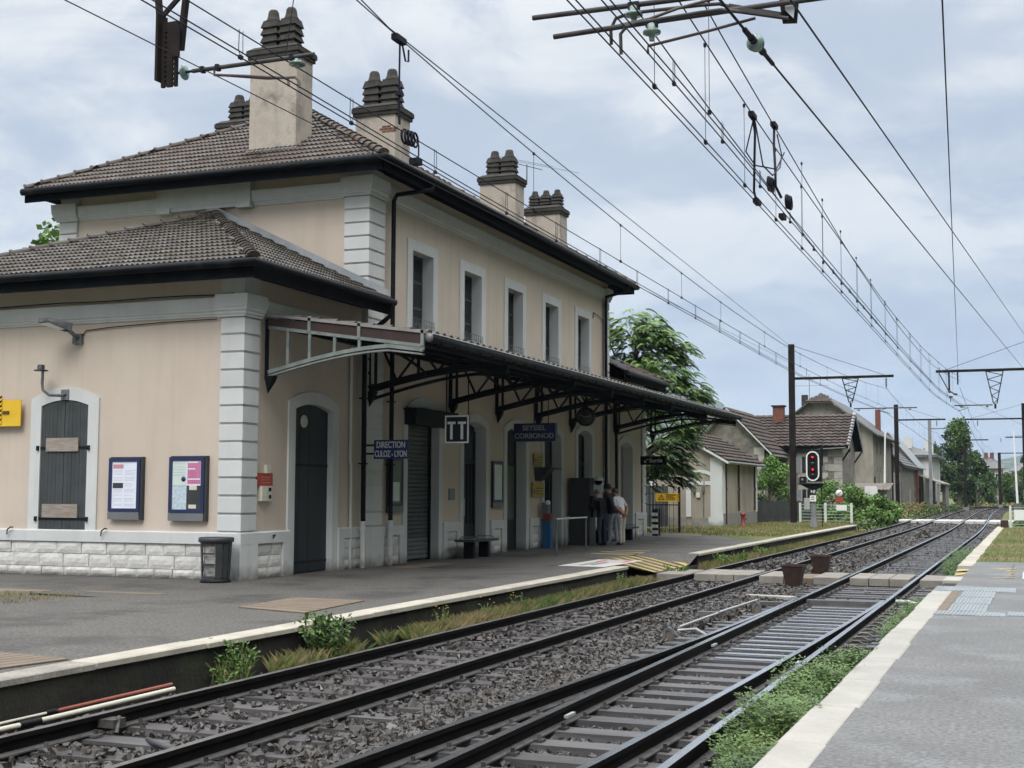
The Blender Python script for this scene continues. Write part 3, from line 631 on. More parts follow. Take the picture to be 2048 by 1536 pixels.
# --- walls
wm = MB(FX(XM))
up_c = [28.14, 31.17, 34.20, 37.23, 40.26]
holes = [(c-.60, c+.60, 5.30, 7.30) for c in up_c]
gh = [(27.34, 29.16, 0, 3.60), (30.58, 32.12, 0, 3.43), (33.55, 35.09, 0, 3.43), (36.54, 38.12, 0, 3.43), (39.66, 41.18, .84, 3.61)]
wall_cells(wm, YM, YE, 0, 8.74, holes+gh, -.45, 0)
wm.T = None
wm.box(XL, XM-.45, YM, YM+.4, 0, 8.74).box(XL, XM-.45, YE-.4, YE, 0, 8.74).box(XL, XL+.4, YM+.4, YE-.4, 0, 8.74)
wm.build('wall', 'plaster', SB)
wa = MB(FX(XA)); wall_cells(wa, YA, YM, 0, 5.62, [(22.5, 24.08, 0, 3.375)], -.4, 0); wa.T = FY(YA)
wall_cells(wa, -21.35, XA-.4, 0, 5.62, [(-18.05, -16.87, .86, 3.4)], -.4, 0); wa.T = None
wa.box(-21.35, -20.95, YA+.4, YM, 0, 5.62); wa.build('wall', 'plaster', SB)
wf = MB(FX(XA+.02)); wall_cells(wf, YE, YF, 0, 5.62, [(44.53, 46.11, 0, 3.41)], -.4, 0); wf.T = None
wf.box(-21.35, XA-.38, YF-.4, YF, 0, 5.62).box(-21.35, -20.95, YE, YF-.4, 0, 5.62).box(XA-.42, XA-.38, 44.4, 46.2, 0, 3.6); wf.build('wall', 'plaster', SB)
# dark interior behind openings
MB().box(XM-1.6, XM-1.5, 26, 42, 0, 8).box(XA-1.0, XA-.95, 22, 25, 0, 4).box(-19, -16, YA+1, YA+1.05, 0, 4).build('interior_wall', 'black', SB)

# --- cornices, friezes
def cornice(T, u0, u1, z0, z1, d=.0, prof=None, name='cornice', m0=0, m1=0):
    h = z1-z0
    pr = prof or [(0, .035), (.12, .035), (.12, .06), (.22, .06), (.30, .10), (.42, .10), (.42, .115), (.93, .13), (1, .13)]
    mb = MB(T); n = len(pr); vs = []
    q0 = [(u0-m0*dd, d+dd, z0+h*f) for f, dd in pr]; q1 = [(u1+m1*dd, d+dd, z0+h*f) for f, dd in pr]
    mb._add(q0+q1, [(i, i+1, n+i+1, n+i) for i in range(n-1)])
    mb.poly([(u0, d-.03, z1), (u1, d-.03, z1), q1[-1], q0[-1]]); mb.poly([(u0, d-.03, z0), (u1, d-.03, z0), q1[0], q0[0]])
    if not m0: mb.poly([(u0, d-.03, z0)]+q0+[(u0, d-.03, z1)])
    if not m1: mb.poly([(u1, d-.03, z0)]+q1+[(u1, d-.03, z1)])
    return mb.build(name, 'trim', SB)
cornice(FX(XM), 26.06, 42.35, 8.10, 8.47); cornice(FX(XM), YM-.06, 26.05, 8.10, 8.52, .06, m0=1); cornice(FX(XM), 42.36, YE+.05, 8.10, 8.52, .06)
cornice(FY(YM), -21.15, -18.84, 8.08, 8.42); cornice(FY(YM), -16.28, -13.96, 8.08, 8.42)
cornice(FY(YM), XL-.06, -21.16, 8.08, 8.5, .06, m0=1); cornice(FY(YM), -13.95, XM+.06, 8.10, 8.52, .06, m1=1)
MB(FY(YM)).box(-18.83, -16.29, -.02, .16, 8.16, 8.74).box(-18.83, -18.45, -.02, .19, 8.04, 8.16).box(-16.65, -16.29, -.02, .19, 8.04, 8.16).box(-18.45, -16.65, -.02, .14, 8.08, 8.16).build('cornice_panel', 'trim', SB)
MB(FY(YM)).box(-13.93, XM+.03, -.01, .03, 8.52, 8.74).build('frieze_block', 'trim', SB); MB(FY(YM)).box(XL-.03, -21.18, -.01, .03, 8.5, 8.74).build('frieze_block', 'trim', SB)
MB(FX(XM)).box(YM+.012, 26.03, -.01, .028, 8.52, 8.74).build('frieze_block', 'trim', SB)
cornice(FY(YA), -21.35, -13.98, 4.86, 5.20); cornice(FY(YA), -13.97, XA+.06, 4.84, 5.25, .06, m1=1)
cornice(FX(XA), YA-.06, 21.2, 4.84, 5.25, .06, m0=1); cornice(FX(XA), 21.21, YM, 4.86, 5.2)
MB(FY(YA)).box(-13.93, XA+.03, -.01, .03, 5.25, 5.62).build('frieze_block', 'trim', SB); MB(FX(XA)).box(YA+.012, 21.17, -.01, .028, 5.25, 5.62).build('frieze_block', 'trim', SB)
cornice(FX(XA+.02), YE+.06, YF, 4.86, 5.2)

# --- quoins: L-shaped blocks
def quoins(xc, yc, sx, wy, z0, z1, n, p=.06, sy=-1):
    h = (z1-z0)/n
    for i in range(n):
        a, b = z0+i*h+.012, z0+(i+1)*h-.012; c = .018; mb = MB()
        x0, x1 = xc-sx, xc+p; y0, y1 = (yc-p, yc+wy) if sy < 0 else (yc-wy, yc+p)
        V = [(x0, y0, a), (x1, y0, a), (x1, y1, a), (x0, y1, a)]; V += [(x, y, b) for x, y, _ in V]
        # chamfer top and bottom edges
        mb.box(x0, x1-c, y0+(c if sy < 0 else 0), y1-(0 if sy < 0 else c), a, b)
        mb.box(x0+.0, x1, y0, y1, a+c, b-c)
        mb.build('quoin_block', 'trim', SB)
    MB().box(xc-sx+.02, xc+p-.035, yc-p+.035 if sy < 0 else yc-wy+.01, (yc+wy-.01) if sy < 0 else yc+p-.035, z0, z1).build('quoin_core', 'trim', SB)
quoins(XA, YA, .45, .46, .87, 4.84, 12); quoins(XM, YM, .56, .70, .87, 8.10, 24)
quoins(XM, YE, .4, .55, .87, 8.10, 24, .05, 1); quoins(XA+.02, YF, .4, .42, .87, 4.86, 12, .05, 1)
def quoinL(x0, x1, Y, z0, z1, n):
    h = (z1-z0)/n
    for i in range(n): MB(FY(Y)).cham(x0, x1, -.02, .06, z0+i*h+.012, z0+(i+1)*h-.012, .018).build('quoin_block', 'trim', SB)
quoinL(XL-.04, -21.2, YM, 6.0, 8.08, 7)

# --- plinth: coping band, corner piers and inset stone blocks
def plinth(T, u0, u1, rows, piers=(), zt=.87, zb=.65, d=.06, first=.5):
    mb = MB(T); mb.box(u0, u1, -.01, d+.012, zb, zt-.02)
    mb._add([(u0, -.01, zt-.02), (u1, -.01, zt-.02), (u1, d+.012, zt-.02), (u0, d+.012, zt-.02), (u0, -.01, zt+.005), (u1, -.01, zt+.005), (u1, d-.01, zt), (u0, d-.01, zt)], [(4, 5, 6, 7), (3, 2, 6, 7), (0, 3, 7, 4), (1, 2, 6, 5)])
    for a, b in piers: mb.box(a, b, -.01, d+.01, 0, zb)
    mb.build('plinth_band', 'trim', SB)
    free = []; x = u0
    for a, b in sorted(piers)+[(u1, u1)]:
        if a-x > .12: free.append((x, a))
        x = max(x, b)
    for (a, b) in free:
        MB(T).box(a, b, -.01, .006, 0, zb).build('mortar_bed', 'mortar', SB)
        for ri, (r0, r1) in enumerate(rows):
            x = a
            while x < b-.02:
                w = random.uniform(.36, .62)
                if ri == 1: w = random.uniform(.42, .66)
                x1 = min(x+w, b)
                if b-x1 < .2: x1 = b
                stone_block(T, x+.006, x1-.006, r0+.005, r1-.005, d-.02+random.uniform(-.012, .01)); x = x1
def stone_block(T, u0, u1, z0, z1, d):
    # rough-faced block: small relief grid on the face, flat margins
    nx, nz = 5, 3; mb = MB(T); V = []
    for j in range(nz+1):
        for i in range(nx+1):
            e = 0 if (i in (0, nx) or j in (0, nz)) else random.uniform(.002, .010)
            V.append((u0+(u1-u0)*i/nx, d-.012*(i in (0, nx) or j in (0, nz))+e, z0+(z1-z0)*j/nz))
    F = [(j*(nx+1)+i, j*(nx+1)+i+1, (j+1)*(nx+1)+i+1, (j+1)*(nx+1)+i) for j in range(nz) for i in range(nx)]
    mb._add(V, F); mb.box(u0, u1, -.0, d-.013, z0, z1); mb.build('plinth_stone', 'stone', SB)
rows3 = [(0, .17), (.17, .42), (.42, .645)]
plinth(FY(YA), -21.35, XA+.06, rows3, [(-14.0, XA+.06)])
plinth(FX(XA), YA-.07, 22.33, [(0, .2), (.2, .42), (.42, .645)], [(YA-.07, 21.2), (22.1, 22.33)])
plinth(FX(XA), 24.28, YM, [(0, .2), (.2, .42), (.42, .645)], [(24.28, 24.52)])
seg = [(YM-.07, 27.2, [(YM-.07, 26.15), (26.95, 27.2)]), (29.35, 30.35, [(29.35, 29.55), (30.15, 30.35)]), (32.4, 33.35, [(32.4, 32.6), (33.15, 33.35)]), (35.3, 36.3, [(35.3, 35.5), (36.1, 36.3)]), (38.35, 42.5, [(38.35, 38.6), (39.4, 39.6), (41.3, 41.5), (42.3, 42.5)]), (42.5, YE+.05, [(42.5, YE+.05)])]
for a, b, p in seg: plinth(FX(XM), a, b, [(0, .2), (.2, .42), (.42, .645)], p)
plinth(FX(XA+.02), YE+.06, 44.3, [(0, .2), (.2, .42), (.42, .645)], [(44.05, 44.3)]); plinth(FX(XA+.02), 46.35, YF+.06, [(0, .2), (.2, .42), (.42, .645)], [(46.35, 46.55), (YF-.38, YF+.06)])

# --- openings
def surround(T, c, w, z0, zs, za, t, name='door_surround', d0=-.34, parent=SB):
    i, o = arch_paths(c, w, z0, zs, za, t); return MB(T).ring(i, o, d0, .035).build(name, 'trim', parent)
def arched_panel(mb, c0, c1, z0, c, w, zs, za, d0, d1, mi=0, n=5):
    """vertical board whose top follows the arch"""
    def zt(u):
        f = (u-(c-w/2))/w; k = 1-(2*f-1)**2; return zs+(za-zs)*k
    us = [c0+(c1-c0)*i/n for i in range(n+1)]
    for a, b in zip(us, us[1:]):
        mb._add([(a, d0, z0), (b, d0, z0), (b, d1, z0), (a, d1, z0), (a, d0, zt(a)), (b, d0, zt(b)), (b, d1, zt(b)), (a, d1, zt(a))],
                [(0, 3, 2, 1), (4, 5, 6, 7), (0, 1, 5, 4), (1, 2, 6, 5), (2, 3, 7, 6), (3, 0, 4, 7)], mi)
def boarded_leaf(T, parent_name, c, w, z0, zs, za, d, m='shutter', nb=10, name='shutter', label=None):
    root = MB(T); root.box(c-w/2, c+w/2, d-.05, d-.02, z0, zs)
    P = root.build(name, m, SB)
    if label: P['label'] = label
    bw = w/nb
    for i in range(nb):
        mb = MB(T); a, b = c-w/2+i*bw, c-w/2+(i+1)*bw; g = .012 if i == nb//2 else .004; g0 = .012 if i == nb//2-1 else .004
        arched_panel(mb, a+g/2, b-g0/2, z0, c, w, zs, za, d-.02, d+random.uniform(0, .004), n=2); mb.build('plank', m, P)
    for z in (z0+.2, z0+(zs-z0)*.66, ): 
        MB(T).box(c-w/2-.06, c+w/2+.06, d+.002, d+.014, z-.025, z+.025).build('strap_hinge', 'black', P)
    for s in (-1, 1):
        for z in (z0+.2, z0+(zs-z0)*.66): MB(T).box(c+s*(w/2+.05)-.025, c+s*(w/2+.05)+.025, d, d+.06, z-.05, z+.04).build('hinge_pin', 'black', P)
    return P
T = FY(YA)
surround(T, -17.46, 1.13, .87, 3.27, 3.38, .25, 'window_surround')
sh = boarded_leaf(T, 'window', -17.46, 1.12, .88, 3.26, 3.37, .012, 'shutter', 12)
MB(T).box(-17.87, -17.10, .018, .055, 2.38, 2.64).build('nailed_board', 'boardwood', sh); MB(T).box(-17.92, -17.08, .018, .055, 1.10, 1.36).build('nailed_board', 'boardwood', sh)
T = FX(XA)
surround(T, 23.29, 1.5, 0, 3.25, 3.37, .25)
dr = boarded_leaf(T, 'door', 23.29, 1.5, .02, 3.24, 3.36, -.10, 'door', 4, 'door')
MB().lathe((XA-.095, 23.05, 3.02), [(.0, 0), (.13, 0), (.13, .02), (.10, .04), (.08, .02), (0, .02)], 16, ax='x').build('round_vent', 'cream', dr)
# upper windows with louvred shutters folded closed in deep reveals
def louvre_window(c):
    T = FX(XM); w, z0, z1 = 1.14, 5.35, 7.27
    fr = MB(T).ring([(c-w/2, z0), (c-w/2, z1), (c+w/2, z1), (c+w/2, z0)], [(c-w/2-.27, z0), (c-w/2-.27, z1+.25), (c+w/2+.27, z1+.25), (c+w/2+.27, z0)], -.36, .03)
    fr.box(c-w/2-.3, c+w/2+.3, -.36, .07, z0-.14, z0); P = fr.build('window', 'trim', SB)
    for s in (-1, 1):
        a, b = (c-w/2+.005, c-.008) if s < 0 else (c+.008, c+w/2-.005)
        mb = MB(T)
        for u in (a, b-.05): mb.box(u, u+.05, -.30, -.26, z0+.01, z1-.01)
        for z in (z0+.01, z0+.62, z0+1.25, z1-.07): mb.box(a+.05, b-.05, -.30, -.262, z, z+.06)
        z = z0+.09
        while z < z1-.1:
            mb._add([(a+.05, -.262, z), (b-.05, -.262, z), (b-.05, -.295, z+.035), (a+.05, -.295, z+.035)], [(0, 1, 2, 3)]); z += .04
        mb.box(a+.05, b-.05, -.32, -.30, z0, z1); mb.build('louvred_shutter', 'grey' if 0 else 'shutterdk', P)
    rl = MB(T)
    for z in (z0+.05, z0+.20, z0+.32): rl.bar((c-w/2-.02, .06, z), (c+w/2+.02, .06, z), .012, .012)
    for i in range(9): u = c-w/2+i*w/8; rl.bar((u, .06, z0+.0), (u, .06, z0+.32), .010, .010)
    for i in range(0, 8, 2): u = c-w/2+i*w/8; rl.bar((u, .06, z0+.05), (u+w/8, .06, z0+.2), .009, .009)
    rl.build('window_guard', 'grey', P)
K['shutterdk'] = mat('louvre_paint', (.055, .062, .066), (.07, .078, .082), 4, .6)
for c in up_c: louvre_window(c)
T = FX(XM)
# roller shutter
surround(T, 28.25, 1.74, 0, 3.36, 3.62, .22)
rs = MB(T).box(27.38, 27.46, -.30, -.18, 0, 3.2).box(29.06, 29.12, -.30, -.18, 0, 3.2).build('roller_shutter', 'iron', SB)
z = .03; i = 0
while z < 3.18:
    mb = MB(T); h = .10
    mb._add([(27.46, -.26, z), (29.06, -.26, z), (29.06, -.235, z+.025), (27.46, -.235, z+.025), (29.06, -.235, z+h-.02), (27.46, -.235, z+h-.02), (29.06, -.262, z+h), (27.46, -.262, z+h)], [(0, 1, 2, 3), (3, 2, 4, 5), (5, 4, 6, 7)])
    mb.build('shutter_slat', 'grey' if z < .5 else 'roller', rs); z += h
MB(T).box(27.2, 29.62, -.1, .32, 3.16, 3.54).build('shutter_box', 'iron', rs); MB(T).tube([(27.19, .12, 3.35), (27.55, .12, 3.35)], .205, 14).build('box_end', 'iron', rs)
def glazed_door(c, w, film=None, label=None, kick=.8):
    surround(T, c, w, 0, 3.27, 3.42, .22); d = -.27
    mb = MB(T); zz = 3.2
    for u0, u1 in ((c-w/2, c-w/2+.08), (c-.05, c+.05), (c+w/2-.08, c+w/2)): mb.box(u0, u1, d-.05, d, 0, zz)
    for z0, z1 in ((0, kick), (2.35, 2.47), (zz-.05, zz+.2)): mb.box(c-w/2+.08, c+w/2-.08, d-.05, d-.004, z0, z1)
    P = mb.build('glazed_door', 'door', SB)
    for s in (-1, 1):
        a, b = (c-w/2+.08, c-.05) if s < 0 else (c+.05, c+w/2-.08)
        MB(T).box(a, b, d-.035, d-.025, kick, 2.35).build('pane', film or 'glassdk', P); MB(T).box(a, b, d-.035, d-.025, 2.47, zz-.05).build('pane', 'glassdk', P)
        if not film:
            for k in (1, 2): u = a+(b-a)*k/3; MB(T).box(u-.01, u+.01, d-.02, d-.002, kick, 2.35).build('glazing_bar', 'door', P)
    MB(T).tube([(c-.12, d+.05, 1.0), (c-.12, d+.05, 1.45)], .015).build('pull_handle', 'steelwhite', P)
    return P
glazed_door(31.35, 1.46); glazed_door(34.32, 1.46, 'glassgr', kick=.85); glazed_door(37.33, 1.5, None)
# window behind the ticket machine
surround(T, 40.42, 1.44, .87, 3.42, 3.60, .22, 'window_surround')
P = MB(T).box(39.7, 39.78, -.3, -.25, .95, 3.45).box(41.06, 41.14, -.3, -.25, .95, 3.45).box(40.37, 40.47, -.3, -.25, .95, 3.45).box(39.7, 41.14, -.3, -.252, 2.5, 2.6).build('window', 'door', SB)
MB(T).box(39.78, 40.37, -.29, -.28, .95, 2.5).build('pane', 'glassdk', P); MB(T).box(40.47, 41.06, -.29, -.28, .95, 2.5).build('pane', 'glassdk', P); MB(T).box(39.78, 41.06, -.29, -.28, 2.6, 3.5).build('pane', 'glassdk', P)
T = FX(XA+.02)
surround(T, 45.32, 1.5, 0, 3.22, 3.40, .24, 'niche_surround')
MB(T).box(44.55, 44.95, -.30, -.26, 0, 2.3).build('niche_panel', 'trim', SB)
# cream service pipe, cables and hooks on the walls
for y0 in (24.80,): MB(FX(XA)).tube([(y0, .05, 0), (y0, .05, 2.2), (y0-.04, .05, 2.25), (y0-.04, .05, 5.0)], .035).build('service_pipe', 'trim', SB)
MB(FY(YA)).tube([(-21, .10, 5.26)]+[(-21+i*.7, .10+.008*(i % 2), 5.265+.01*math.sin(i*1.7)) for i in range(1, 11)]+[(-13.6, .10, 5.27)], .012, 5).build('wall_cable', 'rust', SB)
MB(FY(YA)).tube([(-17.1, .03, 4.62), (-17.0, .03, 4.72), (-16.4, .04, 4.76), (-15.2, .04, 4.80), (-14.0, .045, 4.81)], .011, 5).build('wall_cable', 'rust', SB)
MB(FX(XM)).tube([(41.2, .04, 7.35), (41.25, .04, 7.55), (41.8, .04, 7.5), (42.25, .04, 7.42), (42.3, .04, 7.3), (42.3, .04, 5.4)], .014, 5).build('wall_cable', 'rust', SB)
for u in (-18.6, -16.35): MB(FY(YA)).tube([(u, .07, .90), (u, .13, .91), (u-.08, .13, .86), (u-.09, .13, .76)], .014, 6).build('shutter_catch', 'rust', SB)
MB(FX(XA)).tube([(21.7, .07, .78), (21.7, .13, .80), (21.62, .13, .74)], .014, 6).build('shutter_catch', 'rust', SB)

# --- roofs
def tile_mesh(w, l, name, waves=2, amp=.017, m='tile'):
    n = 4*waves; V = []; F = []
    for j, (y, dz) in enumerate(((0, .042), (l*1.08, .0))):
        for i in range(n+1): V.append((w*i/n, y, dz+amp*(1-math.cos(2*math.pi*waves*i/n))))
    for i in range(n+1): V.append((w*i/n, .0, -.004))
    for i in range(n): F += [(i, i+1, n+2+i, n+1+i), (2*n+2+i, 2*n+3+i, i+1, i)]
    mb = MB(); mb._add(V, F); return mb.mesh(name, m)
def roof_plane(O, U, V, inside, w, l, smax, tmax, jit=.006):
    O, U, V = Vector(O), Vector(U).normalized(), Vector(V).normalized(); Nn = U.cross(V).normalized(); out = []
    for r in range(int(tmax/l)+1):
        for c in range(int(smax/w)+1):
            s, t = c*w+(w/2 if r % 2 else 0)*0, r*l
            if inside(s+w/2, t+l*.4): out.append((O+U*s+V*t+Nn*random.uniform(0, jit), U, V, Nn))
    return out
def lay(tiles, me, parent, nind, pname='roof_tile', cam=Vector((0, 0, 1.63))):
    tiles.sort(key=lambda q: (q[0]-cam).length+(60 if (cam-q[0]).dot(q[3]) < 0 else 0))
    for (p, U, V, Nn) in tiles[:nind]:
        put(pname, me, p, parent, rot=Matrix((U, V, Nn)).transposed() @ Matrix.Rotation(random.uniform(-.012, .012), 3, 'Z'))
    rest = tiles[nind:]
    if rest:
        tv = np.array([v.co[:] for v in me.vertices]); tf = np.array([p.vertices[:] for p in me.polygons])
        A = np.array([[*U, *V, *Nn] for _, U, V, Nn in rest]).reshape(-1, 3, 3); Pp = np.array([p[:] for p, *_ in rest])
        VV = np.einsum('ki,nij->nkj', tv, A)+Pp[:, None]; FF = tf[None]+(np.arange(len(rest))*len(tv))[:, None, None]
        org = VV.reshape(-1, 3).mean(0)
        m2 = npmesh(pname, (VV-org).reshape(-1, 3), FF.reshape(-1, tf.shape[1]), []); m2.materials.append(me.materials[0])
        put(pname+'s', m2, org, parent, kind='stuff')
def ridge_mesh(r, l, m):
    n = 6; V = []; F = []
    for x, rr, dz in ((0, r*1.12, .012), (.05, r*1.12, .012), (.05, r, 0), (l*1.05, r*.92, -.01)):
        for i in range(n+1): a = math.pi*i/n; V.append((x, rr*math.cos(a), rr*math.sin(a)*.8+dz))
    for j in range(3):
        for i in range(n): a = j*(n+1)+i; F.append((a, a+1, a+n+2, a+n+1))
    F.append(tuple(range(n, -1, -1)))
    mb = MB(); mb._add(V, F); return mb.mesh('ridge_tile', m)
def ridge(p0, p1, me, l, parent, rev=False):
    a, b = Vector(p0), Vector(p1)
    if rev: a, b = b, a
    d = (b-a); n = max(1, int(d.length/l)); d.normalize(); sd = Vector((0, 0, 1)).cross(d).normalized(); u = d.cross(sd)
    for i in range(n): put('ridge_tile', me, a+d*(i*(b-a).length/n), parent, rot=Matrix((d, sd, u)).transposed() @ Matrix.Rotation(random.uniform(-.02, .02), 3, 'Z'))
def slabroof(polys, th, top, bot, parent, name='roof'):
    mb = MB()
    for p in polys:
        mb.poly(p, 0); mb.poly([(x, y, z-th) for x, y, z in p][::-1], 1)
    return mb.build(name, [top, bot], parent)
pit_ = .577; TW, TLn = .235, .36
def hip_roof(name, x0, x1, y0, y1, ze, front=True, back=True, ridge_y=None, th=.10, tm='tile'):
    pass
# main roof
x0, x1, y0, y1, ze = -22.2, -12.62, 24.62, 43.7, 8.75; hw = (x1-x0)/2; xr = (x0+x1)/2; zr = ze+hw*pit_
A, B, C, D = (x0, y0, ze), (x1, y0, ze), (x1, y1, ze), (x0, y1, ze); E1, E2 = (xr, y0+hw, zr), (xr, y1-hw, zr)
MR = slabroof([[A, B, E1], [B, C, E2, E1], [C, D, E2], [D, A, E1, E2]], .10, 'tile', 'soffit', SB, 'hip_roof')
cs = math.cos(math.atan(pit_)); sn = math.sin(math.atan(pit_)); sl_ = hw/cs
tme = tile_mesh(TW, TLn, 'roof_tile'); tme2 = tile_mesh(TW, TLn, 'roof_tile', m='tile2')
mt = roof_plane((x0, y0, ze+.01), (1, 0, 0), (0, cs, sn), lambda s, t: t < sl_ and t*cs < s < 2*hw-t*cs, TW, TLn, 2*hw, sl_)
mt2 = roof_plane((x1, y0, ze+.01), (0, 1, 0), (-cs, 0, sn), lambda s, t: t < sl_ and t*cs < s < (y1-y0)-t*cs, TW, TLn, y1-y0, sl_)
mt2 += roof_plane((x0, y1, ze+.01), (0, -1, 0), (cs, 0, sn), lambda s, t: t < sl_ and t*cs < s < (y1-y0)-t*cs, TW, TLn, y1-y0, sl_)
mt2 += roof_plane((x1, y1, ze+.01), (-1, 0, 0), (0, -cs, sn), lambda s, t: t < sl_ and t*cs < s < 2*hw-t*cs, TW, TLn, 2*hw, sl_)
rme = ridge_mesh(.115, .40, 'tile'); rme2 = ridge_mesh(.115, .40, 'tile2')
lay(mt, tme, MR, 300); lay(mt2, tme, MR, 0, 'roof_tile')
for a, b in ((A, E1), (B, E1), (C, E2), (D, E2), (E1, E2)): ridge((a[0], a[1], a[2]+.05), (b[0], b[1], b[2]+.05), rme, .40, MR)
# near side roof (half pyramid leaning on the gable) and its twin at the far end
def side_roof(yw, ye, sgn, tm, tile_me, nind, rm):
    ax0, ax1, az = -22.0, -12.76, 5.73; xc = -17.29; zp = 7.93
    a, b, p = (ax0, ye, az), (ax1, ye, az), (xc, yw, zp); b2, a2 = (ax1, yw, az), (ax0, yw, az)
    SR = slabroof([[a, b, p], [b, b2, p], [a2, a, p]], .10, tm, 'soffit', SB, 'wing_roof')
    run = abs(yw-ye); th1 = math.atan2(zp-az, run); L1 = run/math.cos(th1)
    U = (1, 0, 0) if sgn > 0 else (-1, 0, 0); O = a if sgn > 0 else b; wd = ax1-ax0; pc = (xc-ax0) if sgn > 0 else (ax1-xc)
    f1 = roof_plane((O[0], O[1], O[2]+.01), U, (0, sgn*math.cos(th1), math.sin(th1)), lambda s, t: t < L1 and pc*t/L1 < s < wd-(wd-pc)*t/L1, TW, TLn, wd, L1)
    hw2 = ax1-xc; th2 = math.atan2(zp-az, hw2); L2 = hw2/math.cos(th2)
    O2 = (ax1, min(ye, yw), az+.01)
    f2 = roof_plane(O2, (0, 1, 0), (-math.cos(th2), 0, math.sin(th2)), (lambda s, t: t < L2 and run*t/L2 < s < run) if sgn > 0 else (lambda s, t: t < L2 and 0 < s < run-run*t/L2), TW, TLn, run, L2)
    lay(f1+f2, tile_me, SR, nind)
    ridge((a[0], a[1], a[2]+.05), (p[0], p[1], p[2]+.05), rm, .40, SR); ridge((b[0], b[1], b[2]+.05), (p[0], p[1], p[2]+.05), rm, .30, SR)
    fl = MB(); yy = yw-sgn*.075
    for q, r in ((p, b2), (p, a2)):
        fl._add([(q[0], yy, q[2]+.06), (r[0], yy, r[2]+.03), (r[0], yy, r[2]+.22), (q[0], yy, q[2]+.22), (q[0], yy-sgn*.22, q[2]-.02), (r[0], yy-sgn*.22, r[2]+.05)], [(0, 1, 2, 3), (0, 1, 5, 4)])
    fl.build('flashing', 'zinc', SR); return SR
S1_ = side_roof(25.30, 19.9, 1, 'tile2', tme2, 300, rme2); S2_ = side_roof(43.0, 48.4, -1, 'tile', tme, 0, rme)
# eaves gutters, fascia, downpipes
def gutter(path, r=.085, parent=SB):
    MB().tube(path, r, 10).build('gutter', 'gutter', parent)
    MB().tube([(p[0], p[1], p[2]+r*.75) for p in path], .014, 5).build('gutter_lip', 'galvdark', parent)
g = .09
gutter([(x0, y0-g, 8.70), (x1+g, y0-g, 8.70), (x1+g, y1+g, 8.70), (x0-g, y1+g, 8.70)], parent=MR)
MB().box(x0, x1, y0, y0+.03, 8.46, 8.74).box(x1-.03, x1, y0, y1, 8.46, 8.74).box(x0, x1, y1-.03, y1, 8.46, 8.74).build('fascia', 'soffit', MR)
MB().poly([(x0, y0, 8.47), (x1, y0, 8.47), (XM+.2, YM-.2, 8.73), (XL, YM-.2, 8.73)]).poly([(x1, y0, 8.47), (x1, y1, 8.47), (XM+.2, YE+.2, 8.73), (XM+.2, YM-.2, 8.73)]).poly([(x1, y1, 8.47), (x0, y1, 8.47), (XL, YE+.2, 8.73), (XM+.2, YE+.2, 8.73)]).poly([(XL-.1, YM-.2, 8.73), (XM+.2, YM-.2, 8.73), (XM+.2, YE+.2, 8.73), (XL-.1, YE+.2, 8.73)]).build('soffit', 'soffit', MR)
for yw, ye, s, P in ((25.3, 19.9, 1, S1_), (43.0, 48.4, -1, S2_)):
    e = ye-s*g
    gutter([(-22.0, e, 5.68), (-12.76+g, e, 5.68), (-12.76+g, yw-s*.0, 5.68)], .08, P)
    MB().box(-22, -12.79, min(ye, ye+s*.03), max(ye, ye+s*.03), 5.42, 5.71).box(-12.79, -12.76, min(ye, yw), max(ye, yw), 5.42, 5.71).build('fascia', 'soffit', P)
    wy = YA-.2 if s > 0 else YF+.2
    MB().poly([(-22, ye, 5.43), (-12.76, ye, 5.43), (XA+.2, wy, 5.60), (-21.5, wy, 5.60)]).poly([(-12.76, ye, 5.43), (-12.76, yw, 5.43), (XA+.2, yw, 5.60), (XA+.2, wy, 5.60)]).poly([(-21.5, wy, 5.6), (XA+.2, wy, 5.6), (XA+.2, yw, 5.6), (-21.5, yw, 5.6)]).build('soffit', 'soffit', P)
def downpipe(pts, zlow=.95):
    r = .052
    P = MB().tube(pts, r, 10).build('downpipe', 'gutter', SB); x, y, _ = pts[-1]
    MB().tube([(x, y, 0), (x, y, zlow-.12)], .058, 10).tube([(x, y, zlow-.14), (x, y, zlow-.08)], .075, 10).tube([(x, y, zlow-.08), (x, y, zlow+.04)], .064, 10).build('cast_base', 'trim', P)
downpipe([(-12.67, 25.15, 5.62), (-12.67, 25.15, 5.40), (-12.80, 25.12, 5.28), (-13.25, 25.08, 4.95), (-13.27, 25.1, 4.8), (-13.27, 25.12, .95)])
downpipe([(-12.53, 26.9, 8.62), (-12.53, 26.9, 8.5), (-12.7, 26.6, 8.40), (-13.14, 26.32, 8.30), (-13.2, 26.28, 8.15), (-13.2, 26.28, .95)])
downpipe([(-12.53, 42.9, 8.62), (-12.7, 42.75, 8.42), (-13.2, 42.3, 8.2), (-13.22, 42.3, 8.0), (-13.22, 42.3, .4)], .4)
downpipe([(-12.67, 43.4, 5.60), (-13.2, 43.55, 5.2), (-13.26, 43.6, 5.0), (-13.26, 43.6, .4)], .4)
for (x, y) in ((-13.27, 25.12), (-13.2, 26.28)):
    for z in (2.2, 3.6): MB().box(x-.10, x+.065, y-.07, y+.07, z, z+.03).build('pipe_bracket', 'iron', SB)

